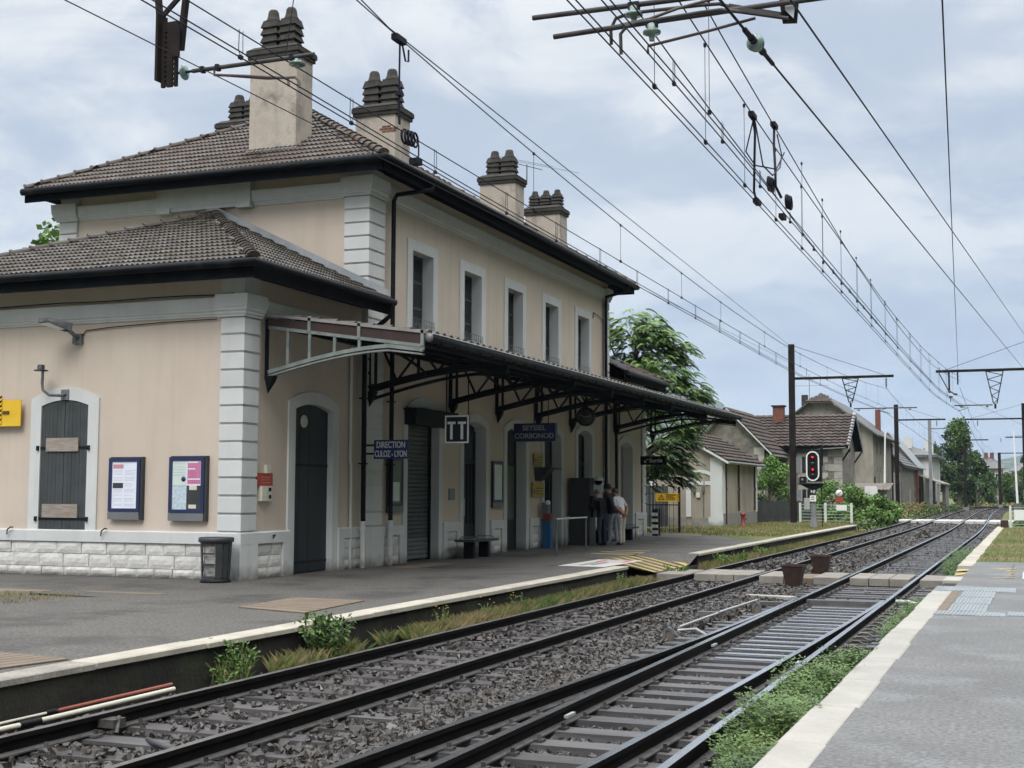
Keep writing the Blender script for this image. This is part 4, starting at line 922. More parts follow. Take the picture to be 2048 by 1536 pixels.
# --- chimneys
def chimney(x0, x1, y0, y1, z0, zc, ph, npots, brick=True):
    P = MB().box(x0, x1, y0, y1, z0, zc).build('chimney', 'chimney', MR)
    MB().box(x0-.05, x1+.05, y0-.05, y1+.05, zc-.04, zc+.05).box(x0-.08, x1+.08, y0-.08, y1+.08, zc+.05, zc+.15)._add(
        [(x0-.08, y0-.08, zc+.17), (x1+.08, y0-.08, zc+.17), (x1+.08, y1+.08, zc+.17), (x0-.08, y1+.08, zc+.17), (x0+.06, y0+.05, zc+.27), (x1-.06, y0+.05, zc+.27), (x1-.06, y1-.05, zc+.27), (x0+.06, y1-.05, zc+.27)],
        [(4, 5, 6, 7), (0, 1, 5, 4), (1, 2, 6, 5), (2, 3, 7, 6), (3, 0, 4, 7)]).build('chimney_cap', 'pot', P)
    w = min(.47, (x1-x0-.06)/npots); tot = w*npots+.015*(npots-1)
    for i in range(npots):
        c = (x0+x1)/2-tot/2+w/2+i*(w+.015); cy = (y0+y1)/2; mb = MB(); z = zc+.24; h = ph/5.6
        for k in range(4):      # louvred tiers: flared skirts over a square flue
            r = w/2-.05; R_ = w/2-.003*k; a = z+k*h; dz = h*.82
            V = [(c+sx*R_, cy+sy*R_*.95, a+.015*random.uniform(-1, 1)) for sx, sy in ((-1, -1), (1, -1), (1, 1), (-1, 1))]+[(c+sx*r, cy+sy*r*.95, a+dz) for sx, sy in ((-1, -1), (1, -1), (1, 1), (-1, 1))]
            mb._add(V, [(0, 1, 5, 4), (1, 2, 6, 5), (2, 3, 7, 6), (3, 0, 4, 7), (4, 5, 6, 7), (3, 2, 1, 0)])
        mb.box(c-w/2+.055, c+w/2-.055, cy-w/2+.065, cy+w/2-.065, z-.08, z+4.0*h)
        t = z+4*h; mb.lathe((c, cy, t-.02), [(w*.40, -.02), (w*.42, h*.18), (w*.33, h*.45), (w*.29, h*.9), (w*.26, h*1.45), (w*.20, h*1.7), (.02, h*1.74)], 10)
        mb.build('chimney_pot', 'pot', P)
    return P
c1 = chimney(-16.80, -15.55, 25.9, 26.62, 9.3, 11.74, 1.0, 2)
MB().box(-16.86, -15.49, 25.84, 26.7, 9.30, 9.52).build('flashing', 'zinc', c1)
c2 = chimney(-15.02, -13.95, 27.8, 28.6, 9.4, 10.70, .95, 2)
mb = MB()
for r in range(3):
    for k in range(4): 
        if (r, k) in ((0, 0), (2, 3), (2, 0)): continue
        x = -14.42+k*.12+(r % 2)*.05; mb.box(x, x+.11, 27.795, 27.83, 10.22+r*.06, 10.27+r*.06)
mb.build('exposed_brick', 'brick', c2)
chimney(-15.62, -14.45, 37.0, 37.75, 9.0, 11.12, .84, 2); c4 = chimney(-15.64, -14.42, 41.0, 41.75, 9.0, 10.95, .62, 3); chimney(-20.45, -19.1, 30, 30.7, 9.2, 11.45, .8, 2)
K['zinc2'] = mat('verge_metal', (.20, .19, .19), (.28, .26, .26), 3, .5, metal=.2)
K['red2'] = mat('red_plastic_pipe', (.26, .07, .05), rough=.5)
# ------------------------------------------------------------ platform canopy
CW, CO, C0, C1 = XM+.06, -10.06, 21.3, 48.4          # wall line, outer edge, near end, far end
CP = thing('platform_canopy', (-11.6, 35, 4), 'long tiled iron canopy on curved brackets along the trackside wall', 'canopy')
zw, zo = 4.90, 4.43
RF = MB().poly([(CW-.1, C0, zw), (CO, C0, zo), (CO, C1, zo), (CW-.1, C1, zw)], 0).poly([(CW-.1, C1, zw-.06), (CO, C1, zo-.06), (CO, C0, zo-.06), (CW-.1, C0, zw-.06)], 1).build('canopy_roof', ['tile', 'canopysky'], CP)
sl = math.hypot(CO-CW, zo-zw); uvec = Vector((CW-CO, 0, zw-zo)).normalized()
ctm = tile_mesh(.315, .40, 'roof_tile', 1, .034)
cn = int((C1-C0)/.315)
ct = [(Vector((CO+.02, C0+.02+c*.315, zo+.012))+uvec*(r*.38), Vector((0, 1, 0)), uvec, Vector((0, 1, 0)).cross(uvec)) for r in range(int(sl/.38)) for c in range(cn)]
first = [q for q in ct if q[0].x > CO-.05]; rest = [q for q in ct if q[0].x <= CO-.05]
lay(first, ctm, RF, 300); lay(rest, ctm, RF, 0, 'roof_tile')
# near end: pale verge, red-brown board
MB().slab([(CW-.1, C0-.06, zw+.02), (CO+.03, C0-.06, zo+.02), (CO+.03, C0-.06, zo+.075), (CW-.1, C0-.06, zw+.075)], (0, .12, 0)).build('verge_strip', 'zinc2', RF)
MB().slab([(CW, C0-.03, zw-.02), (CO-.0, C0-.03, zo+.02), (CO, C0-.03, zo-.17), (CW, C0-.03, zw-.22)], (0, .03, 0)).build('verge_board', 'redwood', RF)
MB().tube([(CO+.10, C0-.02, zo-.055), (CO+.10, C1+.05, zo-.055)], .085, 12).build('gutter', 'gutter', CP)
MB().tube([(CO+.17, C0-.02, zo+.015), (CO+.17, C1+.05, zo+.015)], .014, 6).build('gutter_lip', 'steelwhite', CP)
MB().lathe((CO+.10, C0-.03, zo-.055), [(.0, 0), (.088, 0), (.088, .012), (0, .012)], 14, ax='y').build('gutter_end', 'galvdark', CP)
for i in range(44): y = C0+.4+i*.61; MB().box(CO-.02, CO+.19, y, y+.02, zo-.145, zo-.12).build('gutter_hook', 'iron', CP) if i < 44 else None
pm = MB()
for i in range(4):
    x = CW+.1+(CO-.25-CW)*i/3; z = zw+(zo-zw)*(x-CW)/(CO-CW)-.13; pm.box(x-.05, x+.05, C0+.1, C1-.05, z-.06, z+.06)
pm.build('purlins', 'iron', CP)
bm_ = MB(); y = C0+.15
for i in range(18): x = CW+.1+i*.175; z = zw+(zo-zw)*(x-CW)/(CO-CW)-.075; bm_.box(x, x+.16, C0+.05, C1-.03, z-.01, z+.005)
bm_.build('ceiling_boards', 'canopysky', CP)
def zb_(f): return 3.80+.41*math.sin(min(1, f*1.18)*math.pi/2)-(.10*max(0, f-.78)/.22)     # curved bottom chord
def truss(Y, m='iron', grey=False):
    x0, x1 = CW+.02, CO-.02; n = 14; hh = .045
    def px(f): return x0+(x1-x0)*f
    def zt(f): return zw-.20+(zo-.20-(zw-.20))*f
    mb = MB()
    for i in range(n):
        a, b = i/n, (i+1)/n
        mb.bar((px(a), Y, zb_(a)+.05), (px(b), Y, zb_(b)+.05), .08, .07 if grey else .10); mb.bar((px(a), Y, zb_(a)-.03), (px(b), Y, zb_(b)-.03), .11, .03)
    mb.bar((x0, Y, zt(0)), (x1, Y, zt(1)), .09, .06)
    P = mb.build('truss', m, CP)
    if grey:
        for f in (.13, .275, .44, .60, .77, 1.0): MB().bar((px(f), Y-.012, zb_(f)+.05), (px(f), Y-.012, zt(f)), .05, .055, upv=(1, 0, 0)).build('strut', m, P)
        for f in (.275, .6, 1.0): MB().bar((px(f), Y-.03, zt(f)), (px(f), Y-.03, zt(f)+.30), .06, .06, upv=(1, 0, 0)).build('strut', 'irongrey', P)
    else:
        for f in (.04, .36, .60, .80, .98): MB().bar((px(f), Y, zb_(f)), (px(f), Y, zt(f)), .06, .05, upv=(1, 0, 0)).build('strut', m, P)
        for f0, f1 in ((.10, .20), (.34, .20), (.42, .50), (.58, .50)): MB().bar((px(f0), Y, zt(f0)), (px(f1), Y, zb_(f1)+.05), .04, .045, upv=(1, 0, 0)).build('brace', m, P)
    # wall console with pendant
    MB().box(CW-.06, CW+(.0 if grey else .02), Y-.025, Y+.025, 3.7, 4.85)._add([(CW-.03, Y-.09, 3.78), (CW+.16, Y-.09, 3.78), (CW+.16, Y+.09, 3.78), (CW-.03, Y+.09, 3.78), (CW-.01, Y-.07, 3.66), (CW+.12, Y-.07, 3.66), (CW+.12, Y+.07, 3.66), (CW-.01, Y+.07, 3.66), (CW, Y, 3.44)],
        [(0, 1, 2, 3), (0, 1, 5, 4), (1, 2, 6, 5), (2, 3, 7, 6), (3, 0, 4, 7), (4, 5, 8), (5, 6, 8), (6, 7, 8), (7, 4, 8)]).build('wall_console', 'iron', P)
    return P
truss(C0, 'irongrey', True)
for Y in (25.4, 29.75, 32.8, 35.85, 38.9, 43.6, 48.3): truss(Y)
# second chord tying the first inner truss and arched longitudinal braces
for Y in (25.4, 43.6):
    mb = MB()
    for i in range(12): a, b = i/12, (i+1)/12; mb.bar((CW+(CO-CW)*a, Y+.1, zb_(a)-.18+.10*a), (CW+(CO-CW)*b, Y+.1, zb_(b)-.18+.10*b), .07, .06)
    mb.bar((CW+.05, Y+.1, 3.65), (CW+.05, Y+.1, 3.95), .07, .07, upv=(1, 0, 0)); mb.build('arched_rib', 'iron', CP)
for ya, yb in ((21.3, 25.4), (25.4, 29.75), (29.75, 32.8), (32.8, 35.85), (35.85, 38.9), (38.9, 43.6), (43.6, 48.3)):
    mb = MB(); x = -11.9
    for i in range(10):
        f, g_ = i/10, (i+1)/10
        mb.bar((x, ya+(yb-ya)*f, 4.10+.36*math.sin(math.pi*f)), (x, ya+(yb-ya)*g_, 4.10+.36*math.sin(math.pi*g_)), .035, .05)
    mb.build('arched_brace', 'iron', CP)

# ------------------------------------------------------------ signs under the canopy
XD, ZU = (1, 0, 0), (0, 0, 1)
def sign(name, label, x0, x1, y, z0, z1, m, border=None, bt=.02, th=.05, cat='sign', rods=(), rtop=4.2):
    P = thing(name, ((x0+x1)/2, y, z0), label, cat)
    MB().box(x0, x1, y, y+th, z0, z1).build('panel', m, P)
    if border:
        MB().box(x0, x1, y-.008, y, z0, z0+bt).box(x0, x1, y-.008, y, z1-bt, z1).box(x0, x0+bt, y-.008, y, z0+bt, z1-bt).box(x1-bt, x1, y-.008, y, z0+bt, z1-bt).build('border', border, P)
    for r in rods: MB().cyl((r, y+th/2, z1), (r, y+th/2, rtop), .014, n=6).build('hanger', 'iron', P)
    return P
K['letter'] = mat('sign_lettering', (.62, .64, .66), rough=.5)
P = sign('direction_sign', 'dark blue sign with white lettering DIRECTION CULOZ - LYON beside the downpipe', -12.93, -12.13, 24.93, 2.31, 2.71, 'blue')
MB().box(-13.24, -12.93, 24.95, 24.97, 2.4, 2.44).box(-13.24, -12.93, 24.95, 24.97, 2.58, 2.62).build('bracket', 'iron', P)
text('DIRECTION', .185, (-12.53, 24.924, 2.60), XD, ZU, 'letter', P, wscale=.70); text('CULOZ - LYON', .185, (-12.53, 24.924, 2.41), XD, ZU, 'letter', P, wscale=.59)
P = sign('stop_board', 'square black TT board with white border hanging from the canopy', -11.45, -10.91, 25.3, 2.64, 3.22, 'black', 'letter', .03, rods=(-11.43, -10.93), rtop=4.1)
for x in (-11.30, -11.06): MB().box(x-.09, x+.09, 25.288, 25.298, 3.04, 3.09).box(x-.028, x+.028, 25.288, 25.298, 2.72, 3.04).build('letter_t', 'letter', P)
P = sign('station_name_sign', 'long dark blue hanging sign box with faint lettering SEYSSEL CORBONOD', -12.80, -11.62, 32.72, 2.96, 3.44, 'bluedk', th=.16, rods=(-12.25, -11.85), rtop=4.15)
K['dimletter'] = mat('unlit_lettering', (.34, .36, .42), rough=.5)
text('SEYSSEL', .19, (-12.22, 32.714, 3.31), XD, ZU, 'dimletter', P); text('CORBONOD', .19, (-12.22, 32.714, 3.10), XD, ZU, 'dimletter', P)
P = thing('platform_clock', (-11.78, 35.75, 3.5), 'round black double sided station clock hanging under the canopy', 'clock')
MB().lathe((-11.78, 35.66, 3.77), [(0, 0), (.24, 0), (.27, .03), (.27, .17), (.24, .20), (0, .20)], 24, ax='y').build('case', 'black', P)
MB().lathe((-11.78, 35.648, 3.77), [(0, 0), (.225, 0), (.225, .010), (0, .010)], 24, ax='y').build('dial', 'dark', P)
K['hand'] = mat('clock_hand', (.35, .36, .33), rough=.5)
for a, l_ in ((-62, .15), (78, .185)):
    s, c = math.sin(R(a)), math.cos(R(a)); MB().bar((-11.78-s*.04, 35.64, 3.75-c*.04), (-11.78+s*l_, 35.64, 3.75+c*l_), .012, .022).build('hand', 'hand', P)
mk = MB()
for i in range(12): s, c = math.sin(i*math.pi/6), math.cos(i*math.pi/6); mk.bar((-11.78+s*.185, 35.644, 3.77+c*.185), (-11.78+s*.21, 35.644, 3.77+c*.21), .006, .012)
mk.build('hour_marks', 'grey', P)
MB().cyl((-11.78, 35.76, 4.03), (-11.78, 35.76, 4.3), .03).build('hanger', 'iron', P)
P = sign('exit_sign', 'black projecting sign reading Sortie with a diagonal arrow', -13.20, -12.22, 46.4, 2.62, 2.93, 'black', th=.06)
text('Sortie', .2, (-12.62, 46.394, 2.77), XD, ZU, 'letter', P)
MB().bar((-13.05, 46.39, 2.70), (-12.93, 46.39, 2.83), .006, .025).box(-13.06, -12.97, 46.385, 46.395, 2.69, 2.712).box(-13.06, -13.038, 46.385, 46.395, 2.69, 2.78).build('arrow', 'letter', P)
def notice_case(name, label, T, u0, u1, z0, z1, fill, d=.09, grp=None):
    c = T((u0+u1)/2, 0, z0); P = thing(name, c, label, 'notice board', grp); k = .2 if z1-z0 > 1 else .12
    MB(T).box(u0+.01, u1+.005, .0, d, z0+.0, z1+.02).build('case', 'dark', P)
    MB(T).box(u0-.02, u1-.045, d, d+.018, z0, z0+.14).build('kick_panel', 'grey', P)
    MB(T).ring([(u0+.06, z0+.21), (u0+.06, z1-.07), (u1-.11, z1-.07), (u1-.11, z0+.21), (u0+.06, z0+.21)], [(u0-.015, z0+.145), (u0-.015, z1), (u1-.04, z1), (u1-.04, z0+.145), (u0-.015, z0+.145)], d-.002, d+.02).build('frame', 'bluedk', P)
    fill(P, T, u0+.06, u1-.11, z0+.21, z1-.07, d+.004); return P
def fill1(P, T, a, b, z0, z1, d):
    MB(T).box(a, b, d-.003, d, z0, z1).build('poster', 'paper', P); w = b-a
    MB(T).box(a+.02, a+w*.45, d, d+.002, z1-.13, z1-.05).build('heading', 'pinklt', P); MB(T).box(a+.02, a+w*.45, d, d+.002, z0+.38, z0+.48).build('heading', 'dark', P)
    mb = MB(T); z = z1-.17
    while z > z0+.04:
        if not (z0+.36 < z < z0+.5): mb.box(a+.04, a+w*.42, d, d+.001, z, z+.006)
        mb.box(a+w*.5, a+w*random.uniform(.8, .95), d, d+.001, z, z+.006); z -= random.choice((.025, .025, .06))
    mb.build('print', 'paperlines', P)
def fill2(P, T, a, b, z0, z1, d):
    m = (a+b)/2; zm = z0+(z1-z0)*.49
    MB(T).box(a, b, d-.003, d-.001, z0, z1).build('backing', 'dark', P)
    MB(T).box(a, m, d, d+.002, zm, z1).build('poster', 'papergreen', P); MB(T).box(m, b, d, d+.0015, zm, z1).build('poster', 'paper', P); MB(T).box(m+.015, b-.015, d+.002, d+.004, zm+.03, z1-.02).build('print', 'pink', P)
    MB(T).box(a, m, d, d+.0015, z0, zm-.005).build('poster', 'mapblue', P)
    MB(T).box(m+.06, b-.09, d, d+.003, zm-.08, zm).build('label_slip', 'cream', P); MB(T).box(m+.05, b-.1, d, d+.003, z0+.02, z0+.09).build('label_slip', 'cream', P)
    c = T(m-.07, d+.003, zm+.12); MB().lathe(c, [(0, 0), (.05, 0), (.05, .002), (0, .002)], 16, ax='y').build('round_mark', 'bluedk', P)
    mb = MB(T)
    for z in (z1-.06, z1-.12, z1-.17, z1-.22, z1-.27): mb.box(a+.03, m-.03, d+.002, d+.003, z, z+.01)
    mb.build('print', 'paperlines', P); mb = MB(T)
    for z, q in ((z1-.04, .07), (z1-.16, .13), (zm+.11, .02)): mb.box(m+.03, b-q, d+.004, d+.005, z, z+.02)
    mb.build('print', 'white', P)
T = FY(YA)
notice_case('notice_case', 'blue framed notice case holding one white timetable sheet', T, -16.30, -15.56, 1.08, 2.24, fill1)
notice_case('notice_case', 'blue framed notice case with a pink notice and an empty quarter', T, -14.93, -14.13, 1.07, 2.25, fill2)
def fill3(P, T, a, b, z0, z1, d): MB(T).box(a, b, d-.003, d, z0, z1).build('poster', 'glassgr', P); MB(T).box(a+.1, b-.1, d, d+.002, z0+.05, z0+(z1-z0)*.5).build('sheet', 'papergreen', P)
T = FX(XM)
notice_case('notice_case', 'dim green notice case between the corner downpipe and roller shutter', T, 26.36, 27.12, 1.15, 2.38, fill3, .06)
def fill4(P, T, a, b, z0, z1, d): MB(T).box(a, b, d-.003, d, z0, z1).build('poster', 'papergreen', P)
notice_case('notice_case', 'notice case on the wall between the two glazed doors', T, 32.50, 33.25, 1.2, 2.42, fill4, .06)
P = thing('wall_plaque', (XM, 30.0, 1.5), 'small grey plaque on the wall right of the roller shutter', 'plaque'); MB(T).box(29.75, 30.08, 0, .03, 1.42, 1.70).build('plate', 'grey', P)
for z0, z1, lb, y0, y1 in ((2.38, 2.72, 'upper small yellow notice hanging on the wall near the dark door', 35.62, 36.38), (1.48, 1.9, 'lower large yellow notice on the wall near the dark door', 35.5, 36.42)):
    P = thing('yellow_notice', (XM, 36, z0), lb, 'sign'); MB(T).box(y0, y1, .05, .07, z0, z1).build('panel', 'yellow', P)
    mb = MB(T)
    for k in range(3): mb.box(y0+.25, y1-.1, .07, .073, z0+.08+k*.08, z0+.10+k*.08)
    mb.box(y0+.08, y0+.16, .07, .073, z0+.1, z0+.22); mb.build('print', 'black', P)
P = thing('wall_unit', (XM, 36.1, 1.95), 'dark wall mounted unit between the two yellow notices', 'wall unit'); MB(T)._add([(35.75, 0, 2.33), (36.3, 0, 2.33), (36.3, .5, 2.33), (35.75, .5, 2.33), (35.85, 0, 1.95), (36.2, 0, 1.95), (36.2, .15, 1.95), (35.85, .15, 1.95)], [(0, 1, 2, 3), (4, 5, 6, 7), (0, 1, 5, 4), (1, 2, 6, 5), (2, 3, 7, 6), (3, 0, 4, 7)]).build('housing', 'dark', P); MB(T).box(36.0, 36.1, .5, .75, 2.27, 2.31).build('arm', 'grey', P)
# emergency phone and red plate
T = FX(XA)
P = thing('red_wall_plate', (XA, 21.4, 1.7), 'small red plate with three lines above the wall intercom', 'sign'); MB(T).box(21.13, 21.70, .03, .05, 1.72, 1.96).build('panel', 'red', P)
mb = MB(T)
for k in range(3): mb.box(21.3, 21.6, .05, .053, 1.78+k*.05, 1.79+k*.05)
mb.build('print', 'pinklt', P)
P = thing('wall_intercom', (XA, 21.45, 1.42), 'cream two part intercom box under the red plate', 'intercom'); MB(T).box(21.26, 21.45, 0, .10, 1.44, 1.72).build('body', 'cream', P); MB(T).box(21.5, 21.65, 0, .07, 1.44, 1.72).build('speaker', 'cream', P); MB(T).box(21.47, 21.60, 0, .06, 1.96, 2.12).build('detector', 'cream', P)
MB(T).box(21.53, 21.62, .07, .076, 1.62, 1.69).build('button_plate', 'black', P); MB().lathe((XA+.072, 21.575, 1.52), [(0, 0), (.04, 0), (.04, .01), (0, .01)], 12, ax='x').build('speaker_grille', 'black', P)
# wall lamps, yellow plate
T = FY(YA)
P = thing('wall_floodlight', (-17.2, YA, 4.5), 'grey angled LED floodlight on a wall bracket above the shuttered window', 'floodlight')
MB(T).box(-17.29, -17.08, 0, .08, 4.46, 4.66).tube([(-17.18, .06, 4.56), (-17.16, .18, 4.62), (-17.18, .32, 4.70)], .04, 8).build('bracket', 'galvdark', P)
MB()._add([(-17.66, YA-.62, 4.83), (-17.30, YA-.74, 4.83), (-17.04, YA-.40, 4.66), (-17.30, YA-.28, 4.68), (-17.64, YA-.62, 4.91), (-17.32, YA-.74, 4.91), (-17.02, YA-.40, 4.82), (-17.28, YA-.28, 4.82)], [(0, 1, 5, 4), (1, 2, 6, 5), (2, 3, 7, 6), (3, 0, 4, 7), (4, 5, 6, 7)]).build('lamp_head', 'galvdark', P)
MB()._add([(-17.64, YA-.62, 4.815), (-17.32, YA-.72, 4.815), (-17.14, YA-.47, 4.70), (-17.38, YA-.37, 4.705)], [(0, 1, 2, 3)]).build('lamp_glass', 'white', P)
P = thing('bracket_lamp', (-17.46, YA, 3.45), 'swan neck pipe lamp bracket fixed over the shuttered window', 'lamp bracket')
MB(T).box(-17.54, -17.36, .03, .06, 3.38, 3.58).build('wall_plate', 'grey', P); MB(T).tube([(-17.42, .05, 3.50), (-17.47, .12, 3.46), (-17.62, .30, 3.46), (-17.74, .34, 3.56), (-17.76, .34, 3.7), (-17.75, .34, 3.95)], .028, 8).build('pipe', 'galvdark', P)
MB().lathe((-17.80, YA-.34, 3.93), [(0, 0), (.14, 0), (.13, .02), (.07, .03), (.07, .10), (.06, .12), (0, .12)], 12).build('lamp_cap', 'dark', P)
P = thing('yellow_wall_plate', (-18.8, YA-.2, 2.9), 'yellow plate with black and yellow hatched edge cut by the left frame', 'sign')
MB(T).box(-19.6, -18.44, .12, .14, 2.88, 3.40).build('panel', 'signyellow', P)
MB(T).box(-18.98, -18.90, .14, .16, 2.93, 3.48).build('hatched_edge', 'signyellow', P)
mb = MB(T)
for k in range(6): mb._add([(-18.98, .162, 2.96+k*.09), (-18.90, .162, 3.0+k*.09), (-18.90, .162, 3.045+k*.09), (-18.98, .162, 3.005+k*.09)], [(0, 1, 2, 3)])
mb.build('hatching', 'black', P); MB(T).box(-18.88, -18.72, .14, .17, 3.13, 3.15).box(-18.88, -18.72, .14, .17, 3.17, 3.18).build('label_slip', 'dark', P)

# ------------------------------------------------------------ platform furniture
P = thing('litter_bin', (-13.57, 20.14, 0), 'dark round litter bin with clear bag at the building corner', 'litter bin')
bx, by = -13.60, 20.17
MB().lathe((bx, by, 0), [(.0, .0), (.27, 0), (.27, .04), (.24, .06), (.24, .10)], 20).build('base', 'black', P)
mb = MB()
for k in range(12):
    a0, a1 = 2*math.pi*(k+.06)/12, 2*math.pi*(k+.94)/12
    if k in (8, 9): continue                       # window opening towards the camera
    mb._add([(bx+.25*math.cos(a0), by+.25*math.sin(a0), .08), (bx+.25*math.cos(a1), by+.25*math.sin(a1), .08), (bx+.28*math.cos(a1), by+.28*math.sin(a1), .72), (bx+.28*math.cos(a0), by+.28*math.sin(a0), .72)], [(0, 1, 2, 3)])
mb.build('side_panels', 'dark', P)
MB().lathe((bx, by, .70), [(.27, 0), (.315, .02), (.315, .09), (.29, .10), (.25, .07)], 20).build('rim', 'dark', P)
for z0, z1 in ((.05, .12), (.30, .34), (.50, .53), (.66, .72)):
    mb = MB()
    for k in (8, 9): 
        a0, a1 = 2*math.pi*k/12, 2*math.pi*(k+1)/12; mb._add([(bx+.27*math.cos(a), by+.27*math.sin(a), z) for z in (z0, z1) for a in (a0, a1)], [(0, 1, 3, 2)])
    mb.build('cross_bar', 'dark', P)
K['bag'] = mat('clear_bin_bag', (.20, .20, .20), (.42, .40, .37), 9, .25, .02, 14)
MB().lathe((bx, by, .06), [(.19, 0), (.225, .2), (.215, .4), (.24, .66)], 16).build('bin_bag', 'bag', P)
def bench(x, y, label, ln=1.55):
    P = thing('bench', (x, y, 0), label, 'bench', 'concrete benches by the wall')
    mb = MB()
    V = []
    MB()._add([(x-.25, y-ln/2, .40), (x+.25, y-ln/2, .40), (x+.25, y+ln/2, .40), (x-.25, y+ln/2, .40), (x-.28, y-ln/2-.04, .46), (x+.28, y-ln/2-.04, .46), (x+.28, y+ln/2+.04, .46), (x-.28, y+ln/2+.04, .46)], [(0, 3, 2, 1), (4, 5, 6, 7), (0, 1, 5, 4), (1, 2, 6, 5), (2, 3, 7, 6), (3, 0, 4, 7)]).build('seat', 'galvdark', P)
    for s in (-1, 1): MB().box(x-.12, x+.12, y+s*ln*.3-.07, y+s*ln*.3+.07, 0, .40).build('leg', 'iron', P)
    for s in (-1, 1):
        MB().tube([(x-.2, y+s*.5-.12, .46), (x-.15, y+s*.5-.1, .52), (x+.15, y+s*.5+.1, .52), (x+.2, y+s*.5+.12, .46)], .015, 6).build('armrest', 'galvdark', P)
bench(-12.82, 30.3, 'grey platform bench in front of the roller shutter pier'); bench(-12.75, 42.9, 'grey platform bench behind the waiting people'); bench(-12.9, 40.6, 'dark bench hidden behind the ticket machine')
P = thing('ticket_machine', (-12.9, 39.0, 0), 'tall dark ticket machine seen from the side under the canopy', 'ticket machine')
MB().box(-13.24, -12.60, 38.6, 39.2, 0, 2.06).build('housing', 'dark', P)
MB().box(-12.595, -12.30, 39.0, 39.06, 1.62, 1.98).build('info_panel', 'papergreen', P); MB().lathe((-12.4475, 39.0, 1.98), [(0, 0), (.1475, 0), (.1475, .06), (0, .06)], 20, ax='y').build('panel_top', 'papergreen', P)
MB().box(-12.60, -12.50, 38.7, 39.15, .85, 1.5).build('keypad_shelf', 'black', P); MB().box(-12.598, -12.59, 38.75, 39.1, 1.15, 1.45).build('screen', 'white', P)
MB().box(-12.40, -12.16, 38.9, 38.94, 0, 1.30).build('side_stand', 'dark', P)
P = thing('ticket_validator', (-13.1, 36.2, 0), 'slim blue ticket validator post with red band and white head', 'ticket validator')
MB().box(-13.22, -12.98, 36.1, 36.3, 0, .78).build('post', 'blueplas', P); MB().box(-13.22, -12.98, 36.1, 36.3, .782, 1.0).build('band', 'reddk', P); MB().box(-13.24, -13.04, 36.1, 36.3, 1.002, 1.32).build('head', 'grey', P); MB().lathe((-13.06, 36.09, 1.32), [(0, 0), (.07, 0), (.07, .05), (0, .05)], 14, ax='y').build('disc', 'white', P)
P = thing('guard_rail', (-11.24, 32.9, 0), 'low two post guard rail with a bright top bar', 'railing')
for y in (31.68, 34.05): MB().cyl((-11.22, y, 0), (-11.22, y, .93), .022, n=8).build('post', 'galvdark', P)
MB().box(-11.25, -11.19, 31.64, 34.09, .93, .965).build('top_bar', 'steelwhite', P)
# striped guard block and yellow warning sign with bar fence beyond the building
P = thing('striped_guard', (-13.1, 48.3, 0), 'black and white striped corner guard beside the building end', 'corner guard')
for k in range(4): MB().box(-13.25, -13.05, 48.05, 48.2, .08+k*.22, .20+k*.22).build('white_band', 'white', P)
MB().box(-13.26, -13.04, 48.2, 48.26, 0, 1.0).cyl((-12.98, 48.2, 0), (-12.98, 48.2, 1.05), .03).build('post', 'black', P)
P = thing('bar_fence', (-13.7, 51.9, 0), 'dark vertical bar fence at the end of the asphalt', 'fence')
MB().box(-13.20, -13.12, 51.86, 51.94, 0, 1.85).build('post', 'iron', P)
for i in range(8): x = -14.55+i*.165; MB().cyl((x, 51.9, 0), (x, 51.9, 1.75 if i == 7 else 1.15), .011, n=6).build('bar', 'iron', P)
MB().box(-14.7, -13.15, 51.89, 51.91, 1.10, 1.14).build('rail', 'iron', P)
P = thing('yellow_warning_sign', (-13.6, 51.8, 1.25), 'yellow warning board with triangle on the bar fence', 'sign')
MB().box(-14.12, -13.14, 51.80, 51.82, 1.26, 1.58).build('panel', 'signyellow', P)
MB().bar((-13.99, 51.79, 1.34), (-13.87, 51.79, 1.53), .006, .018).bar((-13.87, 51.79, 1.53), (-13.75, 51.79, 1.34), .006, .018).bar((-14.0, 51.79, 1.34), (-13.74, 51.79, 1.34), .006, .018).box(-13.878, -13.862, 51.787, 51.793, 1.38, 1.47).build('triangle', 'black', P)
mb = MB()
for k, w in enumerate((.42, .3, .42, .36)): mb.box(-13.68, -13.68+w, 51.787, 51.797, 1.51-k*.055, 1.525-k*.055+(.012 if k == 0 else 0))
for k in range(4): mb._add([(-13.2, 51.79, 1.30+k*.07), (-13.145, 51.79, 1.34+k*.07), (-13.145, 51.79, 1.37+k*.07), (-13.2, 51.79, 1.33+k*.07)], [(0, 1, 2, 3)])
mb.build('print', 'black', P)
# trackside items
P = thing('cable_conduit', (-8.3, 10, -.4), 'white plastic pipe lying on the ballast below the platform edge', 'pipe')
MB().tube([(-8.30, 7.2, -.41), (-8.20, 9.35, -.40), (-8.12, 11.35, -.37)], .024, 10).build('pipe', 'cream', P); MB().tube([(-8.215, 9.25, -.40), (-8.20, 9.5, -.40)], .036, 10).build('coupling', 'black', P)
P = thing('cable_conduit', (-8.3, 10, -.4), 'red plastic pipe lying beside the white one', 'pipe')
MB().tube([(-8.26, 9.75, -.36), (-8.17, 11.38, -.33)], .018, 10).build('pipe', 'red2', P); MB().tube([(-8.32, 7.2, -.38), (-8.26, 9.75, -.36)], .013, 8).build('thin_pipe', 'cream', P); MB().tube([(-8.27, 9.65, -.36), (-8.265, 9.8, -.36)], .026, 8).build('clamp', 'black', P)

